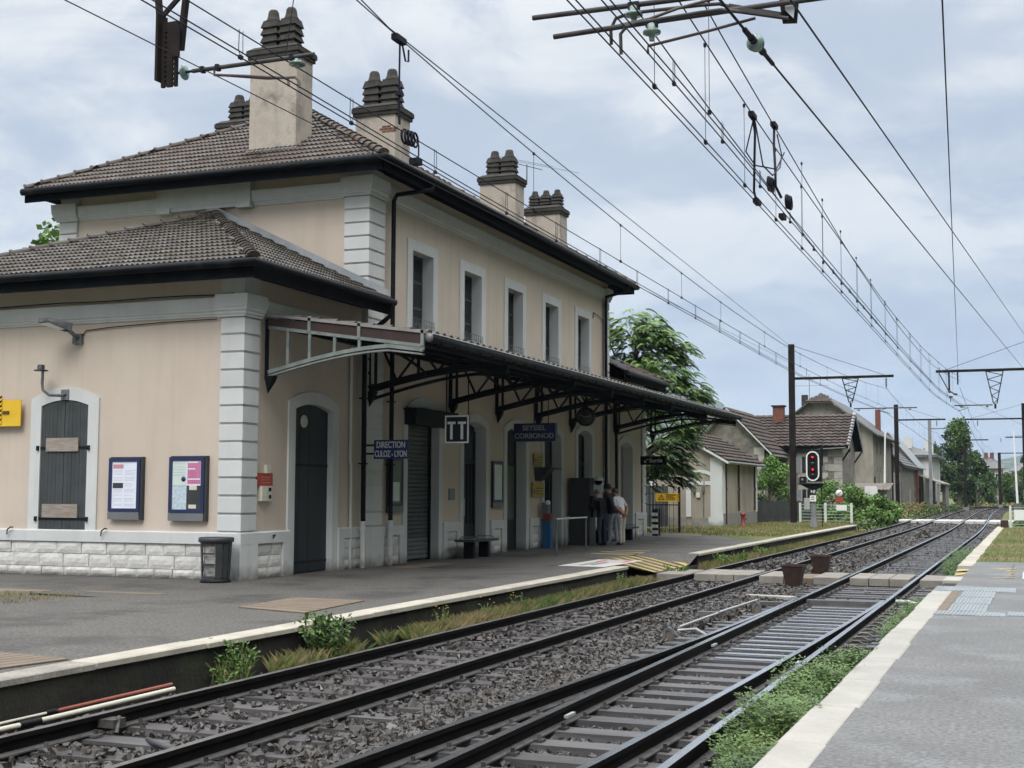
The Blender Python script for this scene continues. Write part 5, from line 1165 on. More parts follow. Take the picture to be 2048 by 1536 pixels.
def tub(x, y, z, label, h=.56):
    P = thing('rusty_trough', (x, y, z), label, 'trough', 'rusty tapered steel troughs between the tracks')
    b, t = .13, .235; mb = MB()
    V = [(x-b, y-b, z), (x+b, y-b, z), (x+b, y+b, z), (x-b, y+b, z), (x-t, y-t, z+h), (x+t, y-t, z+h), (x+t, y+t, z+h), (x-t, y+t, z+h)]
    k = .02; W_ = [(x-b+k, y-b+k, z), (x+b-k, y-b+k, z), (x+b-k, y+b-k, z), (x-b+k, y+b-k, z), (x-t+k, y-t+k, z+h), (x+t-k, y-t+k, z+h), (x+t-k, y+t-k, z+h), (x-t+k, y+t-k, z+h)]
    mb._add(V+W_, [(0, 1, 5, 4), (1, 2, 6, 5), (2, 3, 7, 6), (3, 0, 4, 7), (8, 9, 13, 12), (9, 10, 14, 13), (10, 11, 15, 14), (11, 8, 12, 15), (4, 5, 13, 12), (5, 6, 14, 13), (6, 7, 15, 14), (7, 4, 12, 15)]); mb.build('tapered_body', 'rust', P)
    for s in (-1, 0, 1): MB()._add([(x+s*b*.8-.01, y-b-.012, z), (x+s*b*.8+.01, y-b-.012, z), (x+s*t*.8+.01, y-t-.012, z+h), (x+s*t*.8-.01, y-t-.012, z+h)], [(0, 1, 2, 3)]).build('rib', 'rust', P)
    MB().box(x-t-.01, x+t+.01, y-t-.01, y-t+.02, z+h-.03, z+h+.005).box(x-t-.01, x+t+.01, y+t-.02, y+t+.01, z+h-.03, z+h+.005).build('lip', 'rust', P)
tub(-4.93, 29.6, -.52, 'nearer rusty tapered steel trough standing before the foot crossing'); tub(-4.98, 34.0, -.5, 'farther rusty tapered steel trough beyond the foot crossing')
P = thing('clearance_marker', (-4.85, 26.3, -.42), 'cream painted board lying across between the tracks', 'marker board')
MB()._add([(-5.4, 26.62, -.40), (-5.3, 26.36, -.40), (-4.42, 25.85, -.38), (-4.28, 26.05, -.38), (-4.4, 26.2, -.38), (-5.4, 26.62, -.43), (-5.3, 26.36, -.43), (-4.42, 25.85, -.43), (-4.28, 26.05, -.43), (-4.4, 26.2, -.43)], [(0, 1, 2, 3, 4), (0, 5, 6, 1), (1, 6, 7, 2), (2, 7, 8, 3), (3, 8, 9, 4), (4, 9, 5, 0)]).build('board', 'kerbR', P)
P = thing('point_rodding', (-4.7, 22, -.42), 'bright point operating rod beside the turnout with two iron stools', 'point rodding')
MB().tube([(-4.93, 19.4, -.37), (-4.86, 21.0, -.35), (-4.84, 21.7, -.35)], .02, 8).build('rod', 'steelwhite', P); MB().tube([(-4.84, 21.7, -.34), (-4.72, 24.3, -.33)], .022, 8).build('rod', 'steelwhite', P)
MB().box(-5.15, -4.8, 21.6, 21.72, -.42, -.33).box(-4.9, -4.3, 20.9, 21.0, -.46, -.42).build('joint', 'galvdark', P); MB().tube([(-4.90, 19.2, -.40), (-4.6, 19.1, -.36), (-4.35, 18.7, -.40)], .02, 8).build('cranked_rod', 'steelwhite', P)
MB().box(-4.7, -3.95, 24.35, 24.5, -.43, -.36).box(-3.9, -2.5, 24.72, 24.9, -.43, -.33).build('stretcher_cover', 'railfoot', P)
for x, y in ((-4.78, 18.2), (-4.45, 22.9)):
    P = thing('cable_post', (x, y, -.45), 'small arched concrete cable post %s the point rod' % ('before' if y < 20 else 'behind'), 'cable post')
    a = [(-.075, -.0), (-.075, .12), (-.045, .19), (0, .215), (.045, .19), (.075, .12), (.075, 0)]
    MB(FY(y)).ring([(x+u*.55, -.46+z*.8) for u, z in a], [(x+u, -.46+z) for u, z in a], -.04, .04).build('arch', 'galvdark', P); MB().box(x-.045, x+.045, y-.02, y+.02, -.46, -.30).build('core', 'patch', P)
P = thing('cable', (-2.3, 25, -.4), 'white tipped cable end at the turnout blade', 'cable'); MB().tube([(-2.33, 25.0, -.33), (-2.1, 24.95, -.33), (-1.95, 24.9, -.36), (-1.9, 24.85, -.45)], .035, 8).build('cable', 'whitepaint', P)
P = thing('rail_lubricator', (-7.4, 50, -.3), 'small pale box beside the far part of the left track', 'trackside box'); MB().box(-6.95, -6.65, 52.5, 53.2, -.45, -.26).build('box', 'slab', P)
# ------------------------------------------------------------ overhead line
def wire(pts, parent, r=.008, name='contact_wire', m='wire', n=5, sm=True):
    if sm and len(pts) > 2:
        ys = [p[1] for p in pts]; Y = np.linspace(ys[0], ys[-1], max(8, int((ys[-1]-ys[0])/1.6)))
        # Catmull-like smoothing through averaged interpolation
        X = np.interp(Y, ys, [p[0] for p in pts]); Z = np.interp(Y, ys, [p[2] for p in pts])
        for _ in range(2):
            X[1:-1] = (X[:-2]+2*X[1:-1]+X[2:])/4; Z[1:-1] = (Z[:-2]+2*Z[1:-1]+Z[2:])/4
        pts = list(zip(X, Y, Z))
    return MB().tube(pts, r, n).build(name, m, parent)
def span(x0, ya, za, yb, zb, sag, n=9):
    return [(x0, ya+(yb-ya)*i/n, za+(zb-za)*i/n-4*sag*(i/n)*(1-i/n)) for i in range(n+1)]
def zat(pts, y): return float(np.interp(y, [p[1] for p in pts], [p[2] for p in pts]))
def xat(pts, y): return float(np.interp(y, [p[1] for p in pts], [p[0] for p in pts]))
def dropper(P, x, y, z0, z1, loop=False):
    if loop:
        MB().tube([(x, y-.03, z1), (x, y-.035, z0+.06), (x, y, z0+.01), (x, y+.035, z0+.06), (x, y+.03, z1)], .004, 4).box(x-.015, x+.015, y-.025, y+.025, z0-.015, z0+.02).build('dropper', 'wire', P)
    else: MB().cyl((x, y, z0), (x, y, z1), .004, n=4).box(x-.015, x+.015, y-.03, y+.03, z0-.02, z0+.02).box(x-.012, x+.012, y-.02, y+.02, z1-.02, z1+.02).build('dropper', 'wire', P)
def coil(P, x, y, z, r, n=2.5, name='coil', th=.014):
    for k in range(int(n)):
        MB().tube([(x+.015*k, y+.06*k+r*math.cos(a*math.pi/6), z+r*math.sin(a*math.pi/6)) for a in range(13)], th, 6, caps=False).build(name, 'wire', P)
OL = thing('overhead_line', (-6.7, 11, 5.5), 'overhead wires running above the track beside the station', 'overhead wires')
mL = [(-6.7, y, z) for y, z in ((2, 7.6), (8, 7.3), (12.4, 6.97), (13.5, 6.86), (17.9, 6.6), (22.3, 6.38), (26.8, 6.2), (32, 6.06), (40, 5.98), (50, 6.15), (60, 6.5), (70, 6.96))]
aL = [(-6.7, y, z) for y, z in ((2, 5.98), (9.3, 5.87), (14.3, 5.79), (23, 5.72), (30, 5.66), (40, 5.60), (55, 5.72), (70, 5.96))]
cL_ = [(-6.62, y, z) for y, z in ((2, 5.68), (9.3, 5.62), (11.2, 5.57), (15.7, 5.48), (22.6, 5.42), (30, 5.36), (40, 5.26), (55, 5.40), (70, 5.68))]
wire(mL, OL, .008, 'messenger_wire'); wire(aL, OL, .007, 'auxiliary_wire'); wire([(x-.03, y, z) for x, y, z in cL_], OL, .007); wire([(x+.035, y, z+.012) for x, y, z in cL_], OL, .007)
for y in (10.1, 12.23, 14.37, 16.73, 18.79, 21, 23.25, 25.5, 27.8, 30.2, 32.5, 35, 37.5, 40, 43, 46): dropper(OL, -6.66, y, zat(cL_, y), zat(aL, y), True)
for y in (9, 17.9, 22.33, 26.75, 30.5, 36, 42, 48, 54, 60, 65): dropper(OL, -6.7, y, zat(aL, y), zat(mL, y))
wire([(-6.45, 6, 7.6), (-6.72, 13.2, 6.93), (-11.6, 70, 9.3)], OL, .008, 'feeder_wire', sm=False)
wire([(-7.35, 5, 5.66), (-7.76, 11, 5.92), (-11.75, 70, 8.52)], OL, .006, 'feeder_wire', sm=False)
MB().tube([(-6.7, 13.45, 6.86), (-6.7, 13.44, 6.25)], .012, 6).tube([(-6.7, 13.44, 6.25), (-6.7, 13.46, 5.87)], .016, 6).box(-6.73, -6.67, 13.4, 13.5, 6.2, 6.25).box(-6.74, -6.66, 13.3, 13.55, 6.83, 6.9).build('jumper', 'wire', OL)
MB().tube([(-6.7, 13.5, 6.86), (-6.7, 13.6, 6.66), (-6.7, 13.68, 6.68), (-6.7, 13.68, 6.82)], .012, 6, caps=False).build('jumper', 'wire', OL)
coil(OL, -6.7, 13.6, 5.76, .085, 4); MB().tube([(-6.7, 13.75, 5.83), (-6.7, 13.98, 5.75), (-6.7, 13.98, 5.62), (-6.7, 13.85, 5.53)], .01, 6).box(-6.73, -6.62, 13.78, 13.92, 5.48, 5.55).build('jumper', 'wire', OL)
# distant spans follow the curve
def farspan(P, off, zoff, ys, xoff=0):
    for ya, yb in zip(ys, ys[1:]):
        pts = center(off, list(np.linspace(ya, yb, 9))); n = 8
        me_ = [(p[0]+xoff, p[1], 6.95-4*.45*(i/n)*(1-i/n)+zoff) for i, p in enumerate(pts)]; co = [(p[0]+xoff, p[1], 5.68+zoff-4*.05*(i/n)*(1-i/n)) for i, p in enumerate(pts)]
        wire(me_, P, .010, 'messenger_wire', sm=False); wire(co, P, .012, 'contact_wire', sm=False)
        for i in range(1, 8): dropper(P, me_[i][0], me_[i][1], co[i][2], me_[i][2])
farspan(OL, -.05, .0, [70, 122, 160, 200])
OR = thing('overhead_line', (-3.2, 11, 5.5), 'double set of overhead wires above the turnout track with jumper cables', 'overhead wires')
cA = [(-3.25, y, z) for y, z in ((2, 5.40), (10.7, 5.44), (14, 5.43), (20, 5.40), (26, 5.37), (36.5, 5.28), (50, 5.22), (60, 5.45), (70, 5.72))]
cB = [(-3.03, y, z) for y, z in ((2, 5.55), (9.5, 5.44), (11, 5.50), (17.8, 5.42), (26, 5.36), (35, 5.30), (50, 5.32), (70, 5.9))]
aB = [(-3.08, y, z) for y, z in ((2, 6.05), (10.6, 5.85), (12, 5.72), (14.1, 5.68), (16.3, 5.64), (22, 5.42), (35, 5.35), (50, 5.45), (70, 6.05))]
mA = [(-3.18, y, z) for y, z in ((3, 7.1), (12.6, 6.57), (15.9, 6.43), (22.8, 6.33), (34, 6.2), (45, 6.35), (60, 6.9), (70, 7.5))]
mB_ = [(-3.18, y, z) for y, z in ((3, 7.9), (13.6, 6.92), (18, 6.69), (22.4, 6.45), (26.2, 6.27), (36, 6.05), (48, 6.15), (60, 6.7), (70, 7.3))]
for c, s in ((cA, -1), (cB, 1)):
    wire(c, OR, .007); wire([(x+.055, y, z+.01) for x, y, z in c], OR, .007)
wire(aB, OR, .007, 'auxiliary_wire'); wire(mA, OR, .008, 'messenger_wire'); wire(mB_, OR, .008, 'messenger_wire')
for y in (11.94, 14.06, 16.22, 18.43, 20.6, 22.8, 25, 27.2, 29.5): dropper(OR, -3.05, y, zat(cB, y), zat(aB, y), True)
for y in (11.79, 13.89, 16.01, 18.16, 20.4, 22.6, 25, 27.5, 30, 33, 36, 40, 44, 48, 53, 58, 63): dropper(OR, -3.2, y, zat(cA, y), zat(mA, y))
for y in (13.65, 19.84, 21.95, 24.2, 26.5, 29, 32, 35, 39, 43, 47, 52, 57): dropper(OR, -3.1, y, zat(aB, y), zat(mB_, y))
farspan(OR, 3.5, 0, [70, 122, 160, 200])
MB().tube([(-3.18, 16.45, 6.42), (-3.16, 16.5, 6.2), (-3.18, 16.55, 5.9), (-3.22, 16.7, 5.5), (-3.22, 16.85, 5.4)], .017, 6).tube([(-3.18, 16.5, 6.38), (-3.3, 16.6, 6.0), (-3.22, 16.8, 5.86), (-3.0, 17.1, 5.86), (-2.98, 17.6, 6.2)], .010, 6, caps=False).build('jumper', 'wire', OR)
MB().tube([(-3.18, 18.0, 6.7), (-3.17, 17.9, 6.4), (-3.12, 17.7, 6.0), (-3.1, 17.6, 5.75), (-3.08, 17.9, 5.66)], .019, 6).tube([(-3.18, 16.6, 6.4), (-3.12, 16.8, 5.85), (-3.05, 17.1, 5.78), (-3.04, 17.6, 6.0), (-3.1, 18.1, 6.3), (-3.16, 18.1, 6.6)], .010, 6, caps=False).build('jumper', 'wire', OR)
coil(OR, -3.12, 17.2, 5.70, .09, 3, th=.016); coil(OR, -3.02, 18.0, 5.62, .085, 3, th=.02)
for x, y, z in ((-3.18, 16.45, 6.42), (-3.18, 18.0, 6.7), (-3.1, 18.1, 5.43), (-3.22, 16.9, 5.40)): MB().box(x-.035, x+.035, y-.12, y+.12, z-.03, z+.03).build('clamp', 'wire', OR)
FWR = thing('feeder_cable', (-2, 11, 6), 'thick anchoring cable with a green glass insulator above the right track', 'cable')
p0, p1 = Vector((-1.96, 9, 5.11)), Vector((-.24, 72, 8.05)); d = p1-p0
pa, pb = p0+d*.0155, p0+d*.0225
P0 = p0-d*.07
MB().tube([P0, p0+d*.012], .011, 6).build('cable', 'wire', FWR); MB().tube([p0+d*.012, pa], .022, 6).build('end_fitting', 'wire', FWR); MB().tube([pb, pb+d*.006], .018, 6).build('end_fitting', 'wire', FWR); MB().tube([pb+d*.006, p1], .009, 5).build('cable', 'wire', FWR)
dd = d.normalized(); q = pa+dd*.1
MB().tube([q, q+dd*.03, q+dd*.05, q+dd*.07, q+dd*.10, q+dd*.13], [.03, .062, .072, .05, .064, .02], 16).build('glass_disc', 'insul', FWR); MB().tube([pa, pb], .03, 8).build('core', 'wire', FWR)
FW2 = thing('feeder_cable', (-1.5, 11, 6), 'thin feeder cable crossing the sky to the upper right', 'cable'); e0, e1 = Vector((-1.5, 9, 5.1)), Vector((.16, 75, 9.64)); MB().tube([e0-(e1-e0)*.08, e1], .008, 5).build('cable', 'wire', FW2)
FW3 = thing('feeder_cable', (-3.2, 70, 7.8), 'nearly vertical looking cable running down to the right gantry', 'cable'); MB().tube([(-.4, 7.3, 5.67), (-3.28, 70, 7.84)], .008, 5).build('cable', 'wire', FW3)

# masts
def lattice(P, x, y, zt, zb, wt, wb, m='mast', n=4, sx=1):
    fr = MB()
    for s in (-1, 1): fr.bar((x+s*wt/2, y, zt), (x+s*wb/2, y, zb), .05, .05)
    fr.bar((x-wt/2, y, zt), (x+wt/2, y, zt), .05, .05); L_ = fr.build('drop_frame', m, P)
    for i in range(n):
        f, g_ = i/n, (i+.5)/n; h_ = (i+1)/n
        def pt(t, s): return (x+s*(wt/2+(wb/2-wt/2)*t), y, zt+(zb-zt)*t)
        MB().bar(pt(f, -1), pt(g_, 1), .025, .035).bar(pt(g_, 1), pt(h_, -1), .025, .035).build('lattice_bar', m, L_)
def insulator(P, x, y, z, h=.55, m='insulbr'):
    mb = MB(); mb.cyl((x, y, z), (x, y, z-h), .02)
    for k in range(5): mb.lathe((x, y, z-.1-k*(h-.15)/5), [(.02, .02), (.07, 0), (.02, -.03)], 10)
    mb.build('insulator', m, P)
def mast(x, y, side, label, top=9.45, za=7.63, arm=5.2, dropx=None, zdrop=6.3, base=0, tube_=None, m='mast', wd=.15, stay=True, ins=None):
    P = thing('overhead_line_mast', (x, y, base), label, 'mast')
    MB().box(x-.035, x+.035, y-.12, y+.12, base, top).box(x-wd, x-.035, y-.12, y-.10, base, top).box(x+.035, x+wd, y-.12, y-.10, base, top).box(x-wd, x-.035, y+.10, y+.12, base, top).box(x+.035, x+wd, y+.10, y+.12, base, top).box(x-wd, x+wd, y-.135, y-.12, base, top).build('pole', m, P)
    xe = x+side*arm
    MB().box(min(x, xe), max(x, xe), y-.05, y+.05, za-.065, za+.065).build('cantilever_beam', m, P)
    if stay: MB().tube([(x+side*.15, y, top-.1), (xe-side*.5, y, za+.08)], .012, 5).build('stay_wire', 'wire', P)
    if dropx is not None:
        lattice(P, dropx, y, za-.06, zdrop, .82, .16, m); MB().cyl((dropx, y, zdrop), (dropx, y, zdrop-.25), .05).build('drop_foot', m, P)
    if tube_:
        ta, tb, zt, sxx = tube_
        MB().tube([(ta, y, zt), (tb, y, zt)], .03, 8).build('registration_tube', 'tube', P); MB().tube([(ta+side*1.6, y, zt-.03), (sxx-side*.5, y, zt-.12), (sxx, y, zt-.27)], .02, 6).build('steady_arm', 'tube', P)
        for q in (ta+.25*side, tb-.35*side): MB().lathe((q, y, zt-.02), [(.02, 0), (.075, -.04), (.075, -.07), (.02, -.11)], 10).build('insulator', 'insul', P)
    if ins: insulator(P, ins, y, za-.07)
    if base == 0: MB().box(x-.3, x+.3, y-.3, y+.3, -.4, .06).build('footing', 'concrete', P)
    return P
mast(-11.62, 70, 1, 'tall dark steel mast standing on the lawn near the dark fence', dropx=-8.6, tube_=(-8.45, -5.3, 5.98, -6.74), ins=-6.80)
mast(1.9, 70, -1, 'steel mast beyond the right frame whose beam reaches over the right track', za=7.79, arm=6.25, dropx=-1.55, zdrop=6.1, tube_=(-1.68, -3.5, 6.04, -3.3), top=9.9)
mast(-11.05, 122, 1, 'dark mast at the level crossing before the old warehouse', top=9.5, za=8.12, arm=4.2, wd=.18, ins=-7.6)
mast(-.42, 122, -1, 'dark mast at the right frame edge beyond the level crossing', top=9.4, za=8.08, arm=4.8, wd=.17, ins=-4.2)
mast(-10.1, 150, 1, 'grey mast in front of the low stone sheds', top=9.6, za=8.6, arm=2.2, m='mastgrey', wd=.17, stay=False)
mast(-6.98, 160, 1, 'slim dark mast in front of the tall tree', top=7.9, za=7.72, arm=2.6, wd=.17, stay=False)
mast(-4.0, 196, 1, 'distant dark mast where the tracks curve away', top=7.3, za=7.2, arm=5.2, wd=.2, ins=.2)
mast(4.5, 168, -1, 'far mast on the right of the curve', top=9.0, za=8.3, arm=7.2, wd=.18, ins=-3.2)
P = thing('gantry_mast', (-12.8, 11, 0), 'near mast left of the frame carrying the perforated drop post at the top left', 'mast')
MB().box(-12.95, -12.65, 10.88, 11.12, -.4, 10.4).build('pole', 'mast', P); MB().box(-12.65, -6.0, 10.94, 11.06, 8.9, 9.04).build('cantilever_beam', 'mast', P)
x = -8.09; pb_ = MB()
pb_.bar((x-.42, 11, 8.9), (x-.145, 11, 6.45), .06, .05).bar((x+.42, 11, 8.9), (x+.145, 11, 6.45), .06, .05).bar((x-.145, 11, 6.45), (x-.115, 11, 6.12), .05, .05).bar((x+.145, 11, 6.45), (x+.115, 11, 6.12), .07, .05)
DP = pb_.build('drop_frame', 'mast', P)
for a, b in (((-.32, 8.2), (.26, 7.6)), ((.26, 7.6), (-.22, 7.15)), ((-.22, 7.15), (.17, 6.75)), ((.17, 6.75), (-.12, 6.5))): MB().bar((x+a[0], 11, a[1]), (x+b[0], 11, b[1]), .03, .045).build('lattice_bar', 'mast', DP)
fx = [(-.095, -.055), (-.03, .035), (.06, .095)]
mb = MB()
for a, b in fx: mb.box(x+a, x+b, 10.97, 11.0, 5.74, 6.42)
for k in range(26):
    z = 5.76+k*.0255
    if 5.78 < z < 6.30 and k % 2 == 1: continue
    mb.box(x-.055, x-.03, 10.972, 10.995, z, z+.0255); mb.box(x+.035, x+.06, 10.972, 10.995, z, z+.0255)
mb.box(x-.125, x-.095, 10.9, 11.06, 5.80, 6.5).box(x+.07, x+.16, 10.9, 10.93, 6.02, 6.36).build('perforated_post', 'mast', DP)
# registration arm of the left wires
P2 = thing('registration_arm', (-7.2, 11, 5.88), 'registration arm with two glass insulators reaching right from the perforated post', 'registration arm')
MB().tube([(-7.82, 11, 5.88), (-6.41, 11, 5.885)], .022, 10).build('tube', 'tube', P2); MB().tube([(-8.0, 11, 5.88), (-7.8, 11, 5.88)], .014, 6).build('pin', 'wire', P2)
MB().lathe((-7.93, 11, 5.88), [(.02, -.03), (.05, -.02), (.075, 0), (.082, .012), (.06, .02), (.02, .03)], 18, ax='x').build('glass_insulator', 'insul', P2)
MB().lathe((-6.60, 11, 5.86), [(.03, 0), (.04, -.02), (.085, -.045), (.08, -.06), (.03, -.05), (.02, -.09)], 16).build('glass_insulator', 'insul', P2)
MB().tube([(-7.56, 11, 5.87), (-7.56, 11, 5.81), (-7.2, 11, 5.76), (-6.75, 11, 5.69), (-6.70, 11, 5.66), (-6.69, 11, 5.60)], .014, 7).build('steady_arm', 'tubebrown', P2)
MB().tube([(-7.56, 11.1, 5.84), (-7.0, 11.1, 5.74), (-6.62, 11.0, 5.68), (-6.58, 11, 5.64), (-6.57, 11, 5.57)], .014, 7).build('steady_arm', 'tubebrown', P2)
MB().tube([(-6.74, 11, 5.88), (-6.73, 11, 5.94), (-6.62, 11, 6.7), (-6.4, 11, 8.9)], .005, 5).build('hanger_wire', 'wire', P2)
for q in (-7.70, -7.52, -6.66): MB().box(q-.02, q+.02, 10.97, 11.03, 5.85, 5.91).build('clamp', 'wire', P2)
# right registration assembly
P3 = thing('registration_arm', (-3, 11, 5.7), 'dark tubular registration arms with bell insulators at the top of the photo', 'registration arm')
MB().tube([(-4.13, 11, 5.95), (-2.89, 11, 5.94), (-1.84, 11, 5.93)], .024, 10).build('tube', 'tube', P3); MB().tube([(-3.89, 10.9, 5.71), (-3.0, 10.9, 5.73), (-2.33, 10.9, 5.74), (-1.3, 10.9, 5.75)], .024, 10).build('tube', 'tube', P3)
MB().tube([(-3.38, 11.0, 5.61), (-3.385, 11.0, 5.75), (-3.34, 11.0, 5.84), (-3.23, 11.0, 5.87), (-3.07, 11.0, 5.87), (-2.57, 11.0, 5.86), (-2.4, 11.0, 5.85), (-2.31, 11.0, 5.81), (-1.83, 11.0, 5.66)], .016, 8).build('curved_arm', 'tube', P3)
MB().tube([(-3.23, 10.8, 5.44), (-3.235, 10.8, 5.62), (-3.18, 10.8, 5.68), (-3.08, 10.8, 5.70), (-2.53, 10.8, 5.72), (-2.35, 10.8, 5.72), (-2.18, 10.8, 5.68), (-1.78, 10.8, 5.57)], .016, 8).build('curved_arm', 'tube', P3)
MB().tube([(-3.07, 11.1, 5.52), (-3.07, 11.1, 5.59), (-2.51, 11.1, 5.66), (-2.11, 11.1, 5.72)], .014, 7).build('steady_arm', 'tubebrown', P3); MB().tube([(-3.27, 10.9, 5.74), (-3.0, 10.9, 5.76), (-2.75, 10.9, 5.82), (-2.30, 10.9, 5.88)], .014, 7).build('steady_arm', 'tubebrown', P3)
for bx_, by_, bz in ((-3.17, 11, 5.92), (-2.98, 10.9, 5.70)):
    MB().lathe((bx_, by_, bz), [(.02, .03), (.045, .0), (.05, -.04), (.08, -.055), (.078, -.075), (.03, -.08), (.022, -.14)], 16).build('bell_insulator', 'insul', P3); MB().box(bx_-.05, bx_+.05, by_-.03, by_+.03, bz-.02, bz+.045).build('clamp', 'wire', P3)
MB().bar((-1.96, 11, 6.7), (-1.83, 11, 5.62), .05, .06, upv=(1, 0, 0)).bar((-1.70, 11, 6.7), (-1.80, 11, 5.60), .03, .12, upv=(1, 0, 0)).build('drop_bracket', 'mast', P3)
MB()._add([(-1.83, 10.95, 5.70), (-1.76, 10.95, 5.62), (-1.68, 10.95, 6.3), (-1.82, 10.95, 6.3)], [(0, 1, 2, 3)]).build('bracket_plate', 'steelwhite', P3)
MB().bar((-2.32, 11, 5.82), (-1.86, 11, 5.68), .03, .035).bar((-2.18, 10.8, 5.70), (-1.85, 10.8, 5.60), .03, .035).build('clevis_bar', 'tube', P3)
P = thing('gantry_mast', (3.6, 11, 0), 'near mast right of the frame carrying the bracket above the right track', 'mast'); MB().box(3.45, 3.75, 10.88, 11.12, -.4, 10.4).build('pole', 'mast', P); MB().box(-6.0, 3.45, 10.94, 11.06, 8.86, 9.0).build('cantilever_beam', 'mast', P); MB().bar((-1.83, 11, 6.68), (-1.83, 11, 8.86), .06, .3, upv=(1, 0, 0)).build('drop_post', 'mast', P)
# anchoring gear under the far right beam
P = thing('anchor_gear', (-3.9, 70, 7.2), 'cluster of insulators and pulleys hanging under the right beam', 'insulators')
MB().bar((-4.2, 70, 7.7), (-3.75, 70, 6.8), .04, .05).cyl((-3.72, 70, 7.72), (-3.72, 70, 6.7), .045).cyl((-3.3, 70, 7.72), (-3.3, 70, 7.1), .035).build('rods', 'mast', P)
for x, z in ((-3.70, 6.68), (-3.42, 6.55), (-3.66, 6.42)): MB().lathe((x, 70, z), [(0, 0), (.08, .02), (.1, .06), (.08, .1), (0, .12)], 10).build('insulator', 'insulbr', P)
MB().tube([(-3.68, 70, 6.75), (-3.42, 70, 6.6)], .03, 6).tube([(-3.66, 70, 6.5), (-3.64, 69.5, 6.2)], .02, 6).build('link', 'mast', P)
wire([(-3.42, 70, 6.6), (-.3, 96, 6.2)], P, .008, 'stay_wire', sm=False)
# ------------------------------------------------------------ buildings beyond the station
def gable_roof(P, x0, x1, y0, y1, ze, zr, axis, tm, ov=.4, th=.12, tw=.35, tl=.38, tiles=True, xr=None, m2='soffit', maxn=0, name='roof'):
    """axis 'y': ridge along Y"""
    if axis == 'y':
        xr = (x0+x1)/2 if xr is None else xr
        A = [(x0-ov, y0-ov, ze), (xr, y0-ov, zr), (xr, y1+ov, zr), (x0-ov, y1+ov, ze)]; B = [(x1+ov, y0-ov, ze), (x1+ov, y1+ov, ze), (xr, y1+ov, zr), (xr, y0-ov, zr)]
    else:
        yr = (y0+y1)/2
        A = [(x0-ov, y0-ov, ze), (x1+ov, y0-ov, ze), (x1+ov, yr, zr), (x0-ov, yr, zr)]; B = [(x1+ov, y1+ov, ze), (x0-ov, y1+ov, ze), (x0-ov, yr, zr), (x1+ov, yr, zr)]
    Rf = MB().slab(A, (0, 0, -th)).slab(B, (0, 0, -th)).build(name, m2, P)
    if tiles:
        me = tile_mesh(tw, tl, 'roof_tile', 1, .03, tm)
        for v in me.vertices: v.co.z += .05*(v.co.y < .01)
        for q in (A, B):
            O = Vector(q[0]); U = Vector(q[1])-O if axis == 'x' or q is B else None
            if axis == 'y':
                if q is B: O = Vector(B[0]); U = Vector(B[1])-O; V = Vector(B[3])-O
                else: O = Vector(A[3]); U = Vector(A[0])-O; V = Vector(A[2])-O
            else: O = Vector(q[0]); U = Vector(q[1])-O; V = Vector(q[3])-O
            lu, lv = U.length, V.length
            t = roof_plane(O+Vector((0, 0, .01)), U, V, lambda s, t_: s < lu+.05 and t_ < lv, tw, tl, lu-.05, lv-tl*.5)
            lay(t, me, Rf, maxn if (q is B) == (axis == 'y') else 0)
    return Rf
# small railway shed
SHD = thing('railway_shed', (-16, 66, 0), 'small stained rendered shed with tiled gable roof on the lawn', 'shed')
sx0, sx1, sy0, sy1 = -18.2, -13.75, 62.5, 70.9
mb = MB(); mb.box(sx0, sx1, sy0, sy1, 0, 3.22); mb._add([(sx0, sy0, 3.22), (sx1, sy0, 3.22), (-16, sy0, 4.4), (sx0, sy1, 3.22), (sx1, sy1, 3.22), (-16, sy1, 4.4)], [(0, 1, 2), (5, 4, 3)]); mb.build('wall', 'shedwall', SHD)
gable_roof(SHD, sx0, sx1, sy0, sy1, 3.10, 4.62, 'y', 'tilered', .38, xr=-16, maxn=200, m2='trim')
T = FY(sy0)
MB(T).box(-14.30, sx1+.05, 0, .06, .45, 3.3).box(-14.4, sx1+.06, 0, .09, 0, .45).box(-17.6, -17.0, 0, .06, .45, 3.5).box(-15.5, -15.25, 0, .06, .45, 2.4).build('pilaster', 'trim', SHD)
MB(T).box(-17.0, -15.5, 0, .05, .0, .42).box(-15.25, -14.4, 0, .04, 0, .4).build('plinth', 'concrete', SHD)
i, o = arch_paths(-14.78, .94, 2.2, 2.42, 2.55, .16); MB(T).ring(i, o, 0, .05).build('arch_moulding', 'trim', SHD)
for k in range(3): MB(T).box(-15.42+k*.42, -15.06+k*.42, 0, .04, 1.98, 2.16).build('plate', 'trim', SHD)
for x in (-15.1, -14.65): MB(T).box(x-.06, x+.06, 0, .12, 1.62, 1.92).box(x-.02, x+.02, 0, .03, .1 if x > -15 else 1.4, 1.62).build('cable_head', 'galvdark', SHD)
MB(T).box(-14.98, -14.80, 0, .12, 1.38, 1.62).build('meter_box', 'cream', SHD)
T = FX(sx1)
MB(T).box(sy0, sy1, 0, .05, 0, .62).build('plinth', 'concrete', SHD); MB(T).box(sy0-.06, sy0+.5, 0, .06, .62, 3.2).box(sy1-.5, sy1+.05, 0, .06, .62, 3.2).build('pilaster', 'trim', SHD)
for y in (63.1, 66.1, 70.2): MB(T).tube([(y, .07, 3.1), (y, .07, 1.9), (y+.04, .09, 1.8), (y, .07, 1.7), (y, .07, .1 if y < 64 else .7)], .05, 6).build('drain_pipe', 'rust', SHD)
MB().tube([(sx1+.42, sy0-.35, 3.06), (sx1+.42, sy1+.35, 3.06)], .06, 8).build('gutter', 'zinc', SHD)
P = thing('fire_hydrant', (-12.92, 63.3, 0), 'dull red fire hydrant in front of the shed', 'hydrant')
